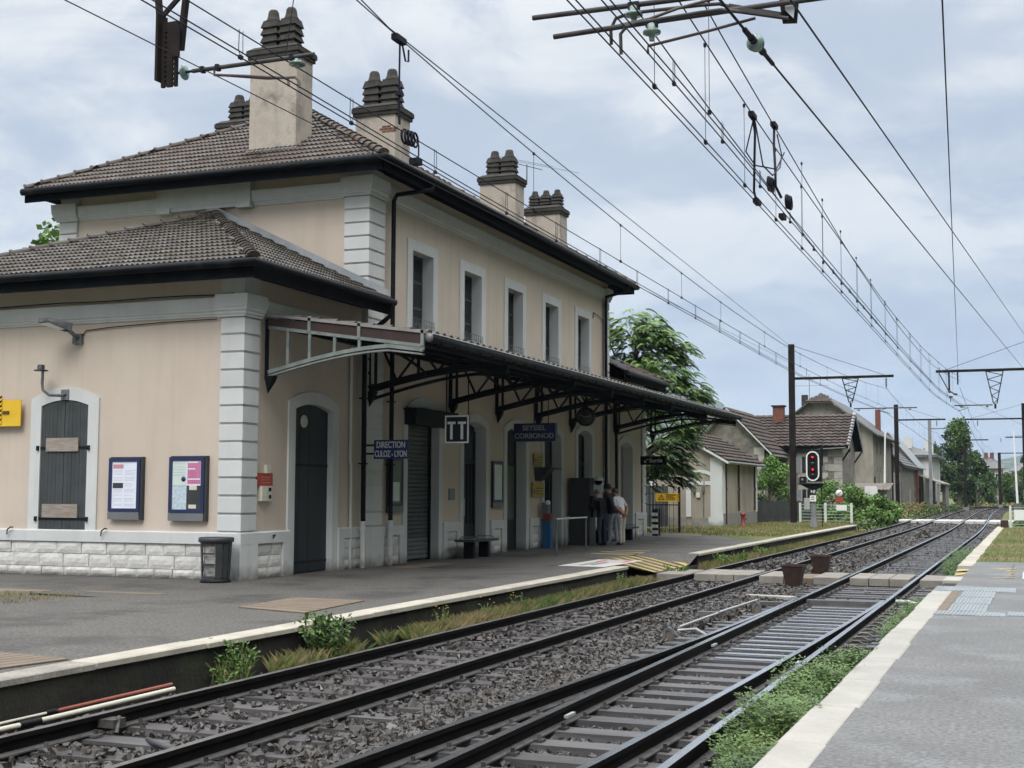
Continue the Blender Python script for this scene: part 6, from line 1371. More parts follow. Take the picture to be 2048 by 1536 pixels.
MB().lathe((-12.92, 63.3, 0), [(.15, 0), (.15, .08), (.10, .10), (.10, .52), (.14, .54), (.14, .62), (.09, .66), (.03, .74)], 12).build('body', 'reddk', P); MB().cyl((-12.92, 63.3, .38), (-12.74, 63.25, .38), .045).build('outlet', 'reddk', P)
# stone house
HA = thing('stone_house', (-16, 92, 0), 'old stone house with brown tiled roof and front gable behind the signal', 'house')
mb = MB(); mb.box(-22.5, -11.95, 92, 99, -.5, 4.9); mb._add([(-11.95, 92, 4.9), (-11.95, 99, 4.9), (-11.95, 95.5, 7.0)], [(0, 1, 2)]); mb.box(-20.9, -16.2, 86.4, 92, -.5, 4.7); mb._add([(-20.9, 86.4, 4.7), (-16.2, 86.4, 4.7), (-18.55, 86.4, 7.05)], [(0, 1, 2)])
mb.build('wall', 'farstone', HA)
gable_roof(HA, -22.5, -11.95, 92, 99, 4.75, 7.2, 'x', 'tilered', .55, tw=.45, tl=.42, maxn=150, name='roof'); gable_roof(HA, -20.9, -16.2, 86.4, 93.5, 4.15, 7.2, 'y', 'tilered', .6, tw=.45, tl=.42, m2='trim', maxn=100, name='wing_roof')
MB().slab([(-11.38, 91.4, 4.80), (-11.38, 95.5, 7.28), (-11.38, 95.5, 7.05), (-11.38, 91.4, 4.58)], (-.06, 0, 0)).slab([(-11.38, 99.6, 4.80), (-11.38, 95.5, 7.28), (-11.38, 95.5, 7.05), (-11.38, 99.6, 4.58)], (-.06, 0, 0)).slab([(-11.46, 91.42, 4.82), (-11.46, 95.5, 7.3), (-11.58, 95.5, 7.3), (-11.58, 91.42, 4.82)], (0, 0, .03)).build('barge_board', 'zinc', HA)
MB().bar((-11.4, 92.1, 4.6), (-11.95, 92.1, 3.8), .1, .1).bar((-11.4, 98.8, 4.6), (-11.95, 98.8, 3.8), .1, .1).box(-11.5, -11.4, 91.9, 92.2, 4.4, 4.7).build('roof_brace', 'soffit', HA)
CH = MB().box(-17.05, -16.3, 94.4, 95.1, 6.0, 7.75).build('chimney', 'brick', HA); MB().box(-17.15, -16.2, 94.3, 95.2, 7.75, 7.85).build('chimney_cap', 'pot', CH)
for k in range(9):
    w = .55 if k % 2 else .95
    MB(FY(92)).box(-11.93-w, -11.93, 0, .05, .1+k*.5, .57+k*.5).build('quoin_block', 'quoinstone', HA); MB(FY(86.4)).box(-16.2-w*.7, -16.18, 0, .05, .1+k*.5, .57+k*.5).build('quoin_block', 'quoinstone', HA)
for k in range(7): MB(FY(92)).box(-13.3+.2*(k % 2), -12.9, 0, .03, .4+k*.55, .8+k*.55).build('pale_block', 'quoinstone', HA)
def far_window(P, T, c, z0, z1, w, shut=True, m='glassdk', fr='trim', tr=.14):
    Wn = MB(T).ring([(c-w/2, z0), (c-w/2, z1), (c+w/2, z1), (c+w/2, z0), (c-w/2, z0)], [(c-w/2-tr, z0-tr), (c-w/2-tr, z1+tr), (c+w/2+tr, z1+tr), (c+w/2+tr, z0-tr), (c-w/2-tr, z0-tr)], 0, .05).build('window', fr, P)
    MB(T).box(c-w/2, c+w/2, .004, .012, z0, z1).build('pane', m, Wn); MB(T).box(c-.03, c+.03, .012, .03, z0, z1).build('mullion', fr, Wn)
    if shut:
        for s in (-1, 1): a = c+s*(w/2+.30); MB(T).box(a-.22, a+.22, .055, .09, z0, z1).build('shutter', 'mastgrey', Wn)
for z in (.7, 2.95): far_window(HA, FY(92), -14.35, z, z+1.15, .6, True, tr=.3, fr='quoinstone')
far_window(HA, FX(-16.2), 89.5, 2.7, 3.8, .8, True)
MB().tube([(-16.0, 86.3, 4.1), (-15.9, 87, 4.0), (-15.9, 91.8, 4.5), (-11.6, 91.3, 4.66)], .06, 6).build('gutter', 'galvdark', HA)
MB(FY(91.0)).box(-16.1, -13.4, 0, .9, .9, 1.0).build('outside_stair', 'concrete', HA); MB(FY(90)).bar((-15.6, 0, 1.9), (-14.4, 0, 1.1), .05, .05).bar((-15.6, 0, 1.0), (-15.6, 0, 1.9), .04, .04, upv=(1, 0, 0)).build('stair_rail', 'zinc', HA)
# tall warehouse
HB = thing('tall_rendered_house', (-16.5, 120, 0), 'tall grey rendered building with clipped gable and small red tiled hip', 'building')
bx0, bx1, by0, by1 = -20.9, -12.3, 114.5, 131; ap = -16.6
mb = MB(); mb.box(bx0, bx1, by0, by1, -.5, 6.9); mb._add([(bx0, by0, 6.9), (bx1, by0, 6.9), (-15.5, by0, 9.35), (-17.7, by0, 9.35), (bx0, by1, 6.9), (bx1, by1, 6.9), (-15.5, by1, 9.35), (-17.7, by1, 9.35)], [(0, 1, 2, 3), (7, 6, 5, 4)]); mb.build('wall', 'farrender', HB)
rb = MB()
e = .7; ze_ = 6.45; zt_ = 10.15
rb.slab([(bx1+.55, by0-e, ze_), (bx1+.55, by1+e, ze_), (ap, by1+e, zt_), (ap, by0+1.0, zt_), (-15.55, by0-e, 9.30)], (0, 0, -.13)).slab([(bx0-.55, by1+e, ze_), (bx0-.55, by0-e, ze_), (-17.65, by0-e, 9.30), (ap, by0+1.0, zt_), (ap, by1+e, zt_)], (0, 0, -.13)); RB = rb.build('roof', 'slate', HB)
MB().slab([(-17.75, by0-e-.05, 9.33), (-15.45, by0-e-.05, 9.33), (ap, by0+1.0, zt_+.06)], (0, 0, -.08)).build('half_hip', 'tilered', HB)
tm_ = tile_mesh(.35, .38, 'roof_tile', 1, .03, 'tilered'); L3 = math.hypot(1.7, .85)
lay(roof_plane((-17.75, by0-e-.05, 9.36), (1, 0, 0), (0, 1.75, .82), lambda s, t: t < 1.9 and 1.15*t/1.9 < s < 2.3-1.15*t/1.9, .3, .3, 2.3, 1.9), tm_, HB, 60)
MB().tube([(bx1+.6, by0-e, 6.42), (bx1+.6, by1+e, 6.42)], .1, 6).build('gutter', 'galvdark', HB)
for x, z in ((-19.3, 7.3), (-18.2, 8.3), (-14.9, 8.3), (-13.6, 7.3)): MB().box(x-.08, x+.08, by0-.6, by0, z-.1, z+.06).build('roof_bracket', 'galvdark', HB)
CH = MB().box(-18.6, -18.1, 117, 117.6, 8.5, 10.2).build('chimney', 'pot', HB)
MB().cyl((-17.9, 117, 9), (-17.9, 117, 12.0), .03).bar((-19.6, 117, 11.0), (-16.2, 117, 11.0), .03, .03).bar((-18.3, 117, 11.5), (-17.5, 117, 11.5), .02, .02).build('roof_aerial', 'mastgrey', HB)
T = FX(bx1)
for y in (117.5, 120.3, 124): far_window(HB, T, y, 5.0, 6.0, .7, False, tr=.08, fr='farrender')
for y in (117.5, 120.3): far_window(HB, T, y, 3.5, 3.85, .4, False, tr=.05, fr='farrender')
far_window(HB, T, 126.5, 1.2, 2.6, .8, False, tr=.08, fr='farrender'); MB(T).tube([(129.8, .1, 6.3), (129.8, .1, 0)], .08, 6).tube([(115.0, .06, 3), (115.0, .06, 0)], .06, 6).build('drain_pipe', 'rust', HB)
MB().box(-13.4, -12.95, 127, 127.5, 6.6, 9.4).build('tall_flue', 'brick', HB)
# low stone sheds
HC = thing('stone_warehouse', (-14, 140, 0), 'low grey stone warehouse with patched slate roof beside the curve', 'building')
mb = MB(); mb.box(-18, -11.6, 133, 147, -.5, 4.3); mb._add([(-18, 133, 4.3), (-11.6, 133, 4.3), (-14.8, 133, 7.2)], [(0, 1, 2)]); mb.build('wall', 'farstone', HC)
gable_roof(HC, -18, -11.6, 133, 147, 4.2, 7.4, 'y', 'slate', .35, tw=.6, tl=.5, m2='slate', maxn=60)
MB(FX(-11.6)).box(140.5, 141.8, 0, .05, 0, 2.0).build('door', 'quoinstone', HC); MB(FY(133)).box(-12.4, -11.8, 0, .05, .5, 3.6).build('white_patch', 'whitewall', HC)
HD = thing('dark_barn', (-14, 153, 0), 'dark stone barn with steep metal roof between the stone warehouse and white house', 'barn')
mb = MB(); mb.box(-17, -11.5, 147.5, 159, -.5, 4.6); mb._add([(-17, 147.5, 4.6), (-11.5, 147.5, 4.6), (-14.2, 147.5, 8.0)], [(0, 1, 2)]); mb.build('wall', 'farstone', HD); gable_roof(HD, -17, -11.5, 147.5, 159, 4.4, 8.2, 'y', 'slate', .3, tiles=False, m2='zinc')
MB().box(-11.5, -11.2, 147.6, 148.2, 0, 4.4).build('brick_pier', 'brick', HD)
MB(FX(-11.5)).box(152, 153.4, 0, .04, .2, 2.2).build('door', 'soffit', HD)
HW = thing('white_house', (-13, 170, 0), 'white two storey house with shallow roof and two white chimneys', 'house')
MB().box(-17, -10.7, 162, 176, -.5, 6.0).build('wall', 'whitewall', HW)
MB().slab([(-17.6, 161.4, 5.95), (-10.0, 161.4, 5.95), (-13.8, 165.5, 7.3)], (0, 0, .15)).slab([(-10.0, 161.4, 5.95), (-10.0, 176.6, 5.95), (-13.8, 172.5, 7.3), (-13.8, 165.5, 7.3)], (0, 0, .15)).box(-17.6, -10.0, 161.4, 176.6, 5.8, 5.95).build('roof', 'slate', HW)
for y, x in ((164.5, -13.6), (170.5, -11.6)): MB().box(x-.5, x+.5, y-.4, y+.4, 6.2, 8.2).build('chimney', 'whitewall', HW)
for y in (163.8, 167.5, 171.5): far_window(HW, FX(-10.7), y, 3.3, 5.0, .7, False, tr=.05, fr='trim')
far_window(HW, FX(-10.7), 174.5, 1.2, 1.9, .7, False, tr=.05, fr='trim')
LT = thing('lean_to', (-10.5, 158, 0), 'open lean-to roof on concrete piers before the white house', 'lean-to'); MB().slab([(-11.6, 151, 3.6), (-9.0, 151, 2.6), (-9.0, 167, 2.6), (-11.6, 167, 3.6)], (0, 0, .12)).build('roof', 'concrete', LT)
MB().box(-9.6, -9.2, 161, 166.8, -.3, 2.6).build('pier', 'concrete', LT); MB().box(-9.6, -9.3, 151.2, 151.6, -.3, 2.6).build('post', 'concrete', LT)
HF = thing('house', (-6, 300, 3), 'distant slate roofed house with brick chimneys above the hedges', 'house')
MB().box(-11.3, -5.6, 300, 309, -1, 6.9).build('wall', 'farrender', HF)
MB().slab([(-12, 299.5, 6.8), (-5.0, 299.5, 6.8), (-7.4, 304, 9.2), (-9.6, 304, 9.2)], (0, 0, .15)).slab([(-5, 299.5, 6.8), (-5, 309.5, 6.8), (-7.4, 304, 9.2)], (0, 0, .15)).slab([(-12, 309.5, 6.8), (-12, 299.5, 6.8), (-9.6, 304, 9.2)], (0, 0, .15)).build('roof', 'slate', HF)
for x in (-8.9, -7.7): MB().box(x-.4, x+.4, 303.5, 304.5, 8.8, 10.4).build('chimney', 'brick', HF)
MB().cyl((-9.5, 304, 9), (-9.5, 304, 11.2), .06).build('roof_aerial', 'mastgrey', HF)
for x in (-10.3, -8.4, -6.6): far_window(HF, FY(300), x, 4.6, 5.8, .7, False)
HG = thing('house', (14, 320, 3), 'distant grey roofed house partly hidden at the right above the hedges', 'house'); MB().box(-4, 8, 318, 328, -1, 6.6).build('wall', 'farrender', HG); MB().slab([(-4.6, 317, 6.5), (8.6, 317, 6.5), (5, 323, 8.4), (-1.5, 323, 8.4)], (0, 0, .2)).build('roof', 'slate', HG)
# corrugated shed and clutter behind the signal
P = thing('corrugated_shed', (-11.2, 100, 0), 'low shed with rusty corrugated roof before the tall grey house', 'shed')
MB().box(-12.4, -9.9, 101, 104, -.4, 1.9).build('wall', 'farstone', P)
mb = MB(); n = 22; V = []; 
for j, (y, z) in enumerate(((100.3, 1.85), (104, 2.35))):
    for i in range(n+1): V.append((-12.7+3.0*i/n, y, z+.05*(i % 2)))
mb._add(V, [(i, i+1, n+2+i, n+1+i) for i in range(n)]); mb.build('corrugated_roof', 'tinroof', P)
P = thing('garden_wall', (-11, 90, 0), 'dark low wall and crates beside the bushes by the level crossing', 'wall'); MB().box(-10.9, -9.3, 92, 92.4, -.4, 1.0).build('wall', 'rust', P)
P = thing('white_tank', (-10.2, 96, 1.2), 'white plastic tank on the low wall near the crossing', 'tank'); MB()._add([(-10.9, 95, 1.3), (-10.0, 95, 1.3), (-10.1, 95, 2.1), (-10.8, 95, 2.1), (-10.9, 96, 1.3), (-10.0, 96, 1.3), (-10.1, 96, 2.1), (-10.8, 96, 2.1)], [(0, 1, 2, 3), (5, 4, 7, 6), (1, 5, 6, 2), (4, 0, 3, 7), (3, 2, 6, 7)]).build('body', 'white', P); MB().box(-10.9, -10.0, 95, 96, -.5, 1.29).build('stand', 'galvdark', P)
def barrier(x, y, s, label):
    P = thing('crossing_barrier', (x, y, 0), label, 'barrier'); MB().box(x-.25, x+.25, y-.3, y+.3, -.4, .9).build('drive_box', 'galvdark', P); MB().tube([(x, y, .7), (x-s*.15, y, 6.3)], [.09, .05], 8).build('boom', 'white', P)
    MB().cyl((x+s*.6, y-.5, -.3), (x+s*.6, y-.5, 1.6), .05).box(x+s*.6-.2, x+s*.6+.2, y-.65, y-.5, 1.2, 1.9).build('signal_post', 'galvdark', P)
    MB().lathe((x+s*.6, y-.68, 1.55), [(0, 0), (.12, 0), (.12, .03), (0, .03)], 12, ax='y').build('lamp', 'reddk', P)
barrier(-10.45, 104.5, -1, 'raised white crossing barrier left of the tracks'); barrier(-.95, 104.5, 1, 'raised white crossing barrier right of the tracks')

# ------------------------------------------------------------ signal, fences, signs
P = thing('light_signal', (-9.55, 63.2, 0), 'black oval light signal with white rim showing two red lamps', 'signal')
MB()._add([(-9.72, 63.05, 0), (-9.38, 63.05, 0), (-9.38, 63.35, 0), (-9.72, 63.35, 0), (-9.66, 63.1, .5), (-9.44, 63.1, .5), (-9.44, 63.3, .5), (-9.66, 63.3, .5)], [(0, 1, 5, 4), (1, 2, 6, 5), (2, 3, 7, 6), (3, 0, 4, 7)]).box(-9.65, -9.45, 63.12, 63.28, .5, 1.8).build('post', 'mastgrey', P)
MB()._add([(-9.65, 63.1, 1.75), (-9.45, 63.1, 1.75), (-9.45, 63.4, 1.75), (-9.65, 63.4, 1.75), (-10.15, 63.05, 2.02), (-9.05, 63.05, 2.02), (-9.05, 63.5, 2.02), (-10.15, 63.5, 2.02)], [(0, 1, 5, 4), (1, 2, 6, 5), (2, 3, 7, 6), (3, 0, 4, 7), (4, 5, 6, 7)]).box(-10.2, -9.0, 63.0, 63.5, 2.02, 2.07).build('bracket', 'iron', P)
cx_, cz, rw, rh = -9.55, 2.88, .30, .70; T = FY(63.1)
def oval(r, k=8):
    a = [(cx_+r*math.cos(t*math.pi/k), cz+(rh-rw)+r*math.sin(t*math.pi/k)) for t in range(k+1)]; b = [(cx_-r*math.cos(t*math.pi/k), cz-(rh-rw)-r*math.sin(t*math.pi/k)) for t in range(k+1)]; return a+b+[a[0]]
MB(T).ring(oval(.245), oval(.305), .0, .03).build('white_rim', 'white', P); mb = MB(T); mb.poly([(u, .005, z) for u, z in oval(.25)[:-1]]); mb.build('backboard', 'black', P)
MB().box(-9.78, -9.16, 63.14, 63.5, 2.15, 3.5).build('case', 'black', P)
for z in (3.30, 2.72): MB().lathe((cx_, 63.06, z), [(0, 0), (.042, 0), (.042, .02), (0, .02)], 14, ax='y').build('red_lamp', 'ledred', P); MB().tube([(cx_, 62.96, z), (cx_, 63.09, z)], .095, 12, caps=False).build('lamp_hood', 'black', P)
for z in (3.0, 2.46): MB().lathe((cx_, 63.07, z), [(0, 0), (.08, 0), (.08, .02), (0, .02)], 14, ax='y').build('unlit_lamp', 'glassdk', P)
MB().box(-10.17, -9.88, 63.05, 63.3, 2.08, 2.38).build('lamp_box', 'black', P); MB().lathe((-10.03, 63.03, 2.23), [(0, 0), (.07, 0), (.07, .02), (0, .02)], 12, ax='y').build('lamp', 'galvdark', P)
MB(T).box(-9.68, -9.42, .04, .06, 1.55, 1.80).build('letter_plate', 'black', P); text('Nf', .2, (-9.55, 63.03, 1.675), XD, ZU, 'letter', P)
MB(T).box(-9.69, -9.41, .04, .06, 1.22, 1.50).build('number_plate', 'white', P); MB(T).box(-9.96, -9.70, .0, .12, .84, 1.38).build('relay_box', 'steelwhite', P)
mb = MB(T)
for z in (1.30, 1.40): mb.box(-9.64, -9.48, .061, .064, z, z+.05)
mb.build('print', 'grey', P); MB().cyl((-9.18, 63.4, 0), (-9.2, 63.4, 2.05), .02).bar((-9.85, 63.4, 2.0), (-9.65, 63.3, 1.2), .02, .02).build('ladder_stay', 'iron', P); MB().box(-9.24, -9.12, 63.4, 63.5, 2.9, 3.9).build('rear_post', 'iron', P)
GT = thing('green_gate', (-10.3, 73, 0), 'pale green tube fence with three white posts behind the signal', 'fence')
pA, pM, pB = Vector((-11.85, 73.6, 0)), Vector((-10.4, 73.0, 0)), Vector((-8.95, 72.4, 0))
for p in (pA, pM, pB): MB().box(p.x-.06, p.x+.06, p.y-.06, p.y+.06, 0, 1.08).build('post', 'fencewhite', GT)
for i in range(6): z = .12+i*.17; MB().bar((pA.x, pA.y, z), (pB.x, pB.y, z), .03, .035).build('rail', 'fencegreen', GT)
MB().box(-9.75, -9.2, 72.45, 72.5, .68, .98).build('white_plate', 'white', GT)
P = thing('no_entry_sign', (-9.9, 76, 0), 'round white pictogram sign above a small red panel', 'sign'); MB().cyl((-10.05, 76, 0), (-10.05, 76, 1.4), .03).build('post', 'galvdark', P)
MB().box(-10.28, -9.82, 75.95, 75.98, 1.40, 1.78).build('backplate', 'bluedk', P); MB().lathe((-10.05, 75.95, 1.60), [(.0, -.02), (.20, -.02), (.20, .0), (0, 0)], 18, ax='y').build('disc', 'white', P); MB().bar((-10.15, 75.92, 1.5), (-9.95, 75.92, 1.7), .006, .04).build('bar', 'redpaint', P); MB().box(-10.27, -9.83, 75.94, 75.98, 1.1, 1.38).build('red_panel', 'red', P)
def board_fence(name, pts, h, label, w=.14, n_rail=2, gap=.012, grp=None):
    P = thing(name, (*pts[0], 0), label, 'fence', grp)
    for (xa, ya), (xb, yb) in zip(pts, pts[1:]):
        a, b = Vector((xa, ya, 0)), Vector((xb, yb, 0)); L_ = (b-a).length; n = max(1, int(L_/w)); d = (b-a)/L_
        me = None
        for i in range(n):
            p = a+d*(i+.5)*L_/n; hh = h*random.uniform(.97, 1.03)
            MB().bar((p.x, p.y, -.05), (p.x, p.y, hh), L_/n-gap, .025, upv=(-d.y, d.x, 0)).build('board', 'fencewood', P)
        for k in range(n_rail): z = h*(.25+.55*k); MB().bar((a.x, a.y+.03, z), (b.x, b.y+.03, z), .05, .08).build('rail', 'fencewood', P)
    return P
board_fence('board_fence', [(-21.5, 60.5), (-16.0, 61.0), (-14.0, 61.3)][:2], 1.95, 'tall dark board fence under the drooping tree', .16)
board_fence('board_fence', [(-13.8, 71.3), (-12.3, 76.5), (-11.9, 79)], 1.15, 'low dark board fence behind the steel mast', .22)
P = thing('wire_gate', (-.4, 67.6, 0), 'white and green fence panel at the far end of the right platform', 'fence'); MB().box(-1.0, -.9, 67.5, 67.6, 0, 1.05).build('post', 'fencewhite', P); MB().box(-1.4, -1.05, 67.5, 67.65, -.2, .35).build('buffer', 'rust', P)
for i in range(5): MB().box(-.9, 3, 67.53, 67.57, .15+i*.2, .18+i*.2).build('rail', 'fencegreen', P)
MB().box(-.78, -.1, 67.5, 67.52, .35, .85).build('white_plate', 'white', P)
P = thing('tv_aerial', (-14.2, 37.4, 11), 'spindly television aerial beside the second chimney from the right', 'aerial'); MB().cyl((-14.3, 37.6, 11.2), (-14.3, 37.6, 11.75), .02).bar((-14.9, 37.3, 11.85), (-13.9, 37.9, 11.62), .02, .02).bar((-14.2, 36.6, 11.6), (-13.2, 39.4, 11.8), .01, .01).bar((-14.7, 36.4, 11.75), (-13.9, 38.9, 11.95), .01, .01).build('rods', 'galvdark', P)
# ------------------------------------------------------------ vegetation
def leafquads(C, size, droop=0., flat=0., aspect=.55):
    n = len(C); d = rng.normal(size=(n, 3)); d[:, 2] = d[:, 2]*(1-flat)-droop; d /= np.linalg.norm(d, axis=1, keepdims=True)
    s = np.cross(d, rng.normal(size=(n, 3))); s /= np.linalg.norm(s, axis=1, keepdims=True); L_ = (size*rng.uniform(.6, 1.3, n))[:, None]
    V = np.stack([C, C+d*L_*.5+s*L_*aspect*.5, C+d*L_, C+d*L_*.5-s*L_*aspect*.5], 1); return V.reshape(-1, 3), np.arange(n*4).reshape(n, 4)
def clump_points(cl, n, shell=.55):
    cl = np.array(cl, float); w = cl[:, 3]**2; k = rng.choice(len(cl), n, p=w/w.sum()); u = rng.normal(size=(n, 3)); u /= np.linalg.norm(u, axis=1, keepdims=True)
    r = rng.uniform(shell, 1.05, n)*cl[k, 3]; zs = cl[k, 4] if cl.shape[1] > 4 else 1.
    P = cl[k, :3]+u*r[:, None]*np.stack([np.ones(n), np.ones(n), np.ones(n)*zs], 1); return P
def crown(name, cl, n, size, mats, parent, org, **kw):
    P = clump_points(cl, n); V, F = leafquads(P, size, **kw); o = np.array(org, float); midx = rng.integers(0, len(mats), len(F)) if len(mats) > 1 else None
    if len(mats) > 1:      # clumps lean towards one tone
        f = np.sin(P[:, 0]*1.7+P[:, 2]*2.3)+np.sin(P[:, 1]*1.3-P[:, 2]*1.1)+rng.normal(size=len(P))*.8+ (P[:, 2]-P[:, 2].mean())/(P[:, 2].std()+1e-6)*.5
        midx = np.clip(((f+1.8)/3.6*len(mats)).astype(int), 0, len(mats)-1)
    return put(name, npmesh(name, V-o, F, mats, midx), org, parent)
def tree(name, x, y, z0, h, rx, label, mats, n=7000, size=.3, nclump=26, z_lo=.3, cat='tree', group=None, trunk_r=.18, shape='round', limbs=7, **kw):
    P = thing(name, (x, y, z0), label, cat, group)
    cl = []
    for i in range(nclump):
        t = (i+.5)/nclump; zz = z_lo+(1-z_lo)*t
        prof = math.sin(math.pi*min(1, .18+.80*t)) if shape == 'round' else (1-.85*t)
        a = random.uniform(0, 6.283); r = rx*prof*random.uniform(.25, .8)
        cl.append((x+r*math.cos(a), y+r*math.sin(a), z0+h*zz*.94, rx*random.uniform(.24, .42)*(1 if shape == 'round' else prof+.25), .8))
    tr = MB(); tr.tube([(x, y, z0-.3), (x+.05, y, z0+h*.3), (x-.05, y, z0+h*.6), (x, y, z0+h*.9)], [trunk_r, trunk_r*.75, trunk_r*.45, trunk_r*.12], 8)
    for c in random.sample(cl, min(limbs, len(cl))): tr.tube([(x, y, z0+h*.25), ((x+c[0])/2, (y+c[1])/2, (z0+h*.3+c[2])/2), c[:3]], [trunk_r*.45, trunk_r*.3, trunk_r*.08], 6)
    tr.build('trunk', 'bark', P); crown('crown', cl, n, size, mats, P, (x, y, z0+h*.5), **kw); return P
# drooping tree beside the station
def sumac(x, y, z0, label):
    P = thing('drooping_tree', (x, y, z0), label, 'tree'); tips = []
    tr = MB(); tr.tube([(x, y, z0-.2), (x-.2, y, z0+2.2), (x-.4, y+.1, z0+4)], [.22, .18, .13], 8)
    limbs = [((-1.9, .3, 7.6), .9), ((-.9, -.3, 8.2), 1.0), ((.4, 0, 8.4), 1.0), ((1.3, -.4, 7.9), .9), ((1.9, .1, 7.3), .8), ((.2, .8, 7.2), 1.0), ((2.1, -.3, 6.1), .8), ((2.9, 0, 5.6), .6), ((1.0, -.8, 6.4), .9), ((-1.6, -.6, 6.2), .9),
             ((-.8, -.8, 5.0), 1.0), ((.9, -.6, 4.9), .9), ((2.2, -.3, 4.2), .8), ((-1.8, 0, 4.2), 1.), ((.2, -1, 3.6), 1.0), ((1.8, -.9, 3.2), .9), ((2.3, -.4, 3.9), .7), ((-.9, -.7, 2.9), .9), ((.9, -.3, 2.6), .9), ((2.0, .2, 2.6), .8), ((-2.0, .3, 3.0), .8)]
    cl = []
    for (dx, dy, z), r in limbs:
        e = (x+dx, y+dy, z0+z); tr.tube([(x-.35, y, z0+min(3.6, z*.6)), (x+dx*.5, y+dy*.5, z0+z*.86), e], [.09, .06, .02], 6); cl.append((*e, r))
    tr.build('trunk', 'bark', P)
    n = 3000; C = clump_points(cl, n, .15); cidx = C-np.array([x, y, 0]); V = []; tone = []
    az = np.arctan2(cidx[:, 1], cidx[:, 0])+rng.normal(size=n)*.7; m = 11
    for j in range(m):
        t = (j+1)/m; L_ = .50; p = C+np.stack([np.cos(az)*L_*t, np.sin(az)*L_*t, np.full(n, L_*(.35*t-.70*t*t))], 1)
        for s in (-1, 1):
            sd = np.stack([-np.sin(az)*s, np.cos(az)*s, np.full(n, -.45)], 1); fw_ = np.stack([np.cos(az), np.sin(az), np.full(n, -.4)], 1); d = sd*.75+fw_*.45; l2 = .19*(1-.35*abs(t-.5)); w = fw_*.036
            V.append(np.stack([p, p+d*l2*.5+w, p+d*l2, p+d*l2*.5-w], 1)); tone.append(C[:, 2])
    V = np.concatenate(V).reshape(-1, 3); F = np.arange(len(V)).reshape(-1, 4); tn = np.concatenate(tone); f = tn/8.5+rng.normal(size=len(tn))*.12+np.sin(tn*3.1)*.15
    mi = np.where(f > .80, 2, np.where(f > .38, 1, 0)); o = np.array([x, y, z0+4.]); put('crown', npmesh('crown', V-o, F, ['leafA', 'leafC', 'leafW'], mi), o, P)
sumac(-15.6, 53.2, 0, 'drooping feathery leaved tree at the far end of the station')
tree('garden_shrub', -14.2, 77, 0, 3.7, 1.7, 'light green shrub between the shed and the stone house', ['leafC', 'leafW', 'leafW'], 4200, .2, 16, .15, 'shrub', trunk_r=.06)
# plane tree tops behind the building on the left
for i, (x, y, h) in enumerate(((-42, 48, 13.2), (-38.9, 46, 13.6))):
    tree('plane_tree', x, y, 0, h, 3.2, 'pale green plane tree top rising behind the side wing, %s' % ('left one cut by the frame' if i == 0 else 'right one beside the quoins'), ['leafC', 'leafW', 'leafW'], 3200, .30, 24, .5, aspect=.8)
# bushes by the crossing
for i, (x, y, h, r, lb) in enumerate(((-10.4, 84, 2.3, 1.5, 'bright bush behind the green tube fence'), (-11.8, 86, 2.6, 1.4, 'bush against the stone house wall'), (-9.2, 88, 1.7, 1.3, 'spreading bush right of the green tube fence'), (-9.0, 92.5, 1.2, 1.4, 'low bush before the level crossing'), (-10.2, 80, 1.2, 1.0, 'small bush under the no entry sign'), (-8.9, 83, .9, 1.1, 'low scrub beside the platform end'))):
    tree('bush', x, y, -.35, h, r, lb, ['leafC', 'leafW', 'leafW'], 2600, .2, 14, .1, 'bush', trunk_r=.04, limbs=3)
tree('tree', -9.6, 200, -.4, 13.0, 3.1, 'tall bright green tree standing beyond the white house', ['leafA', 'leafB', 'leafC'], 9000, .42, 40, .22, trunk_r=.3)
tree('tree', -13.6, 208, -.4, 9.4, 2.6, 'dark tree behind the white house, left of the tall tree', ['leafA', 'leafD'], 5000, .45, 26, .2)
tree('tree', -17.3, 210, -.4, 9.0, 2.5, 'dark tree above the metal roofed barn', ['leafA', 'leafD'], 4500, .45, 24, .2)
tree('tree', -7.6, 206, -.4, 8.2, 2.2, 'dark tree leaning against the tall tree on its right', ['leafA', 'leafB'], 4500, .4, 24, .1)
for i, (x, y, h, r) in enumerate(((-6.6, 226, 5.6, 2.6), (-.2, 228, 6.3, 2.9), (4.6, 222, 6.6, 3.0), (9.5, 224, 6.6, 3.0), (-10.6, 222, 4.4, 2.2), (-3.6, 232, 5.2, 2.4))):
    tree('hedge_tree', x, y, -.4, h+.2, r, 'rounded green tree at the end of the tracks, %s' % ('just right of the tall tree', 'behind the curve mast', 'behind the right white barrier', 'right edge of the frame', 'low one under the tall tree', 'between the two largest ones')[i], ['leafB', 'leafB', 'leafC'], 4200, .36, 26, .02, 'tree', 'rounded trees closing the view along the tracks')
for i, (x, y) in enumerate(((-1.5, 330), (1.2, 334))): tree('conifer', x, y, 3, 8.0, 1.1, '%s far conifer beside the distant house' % ('left', 'right')[i], ['leafD'], 1500, .6, 18, .2, shape='cone')
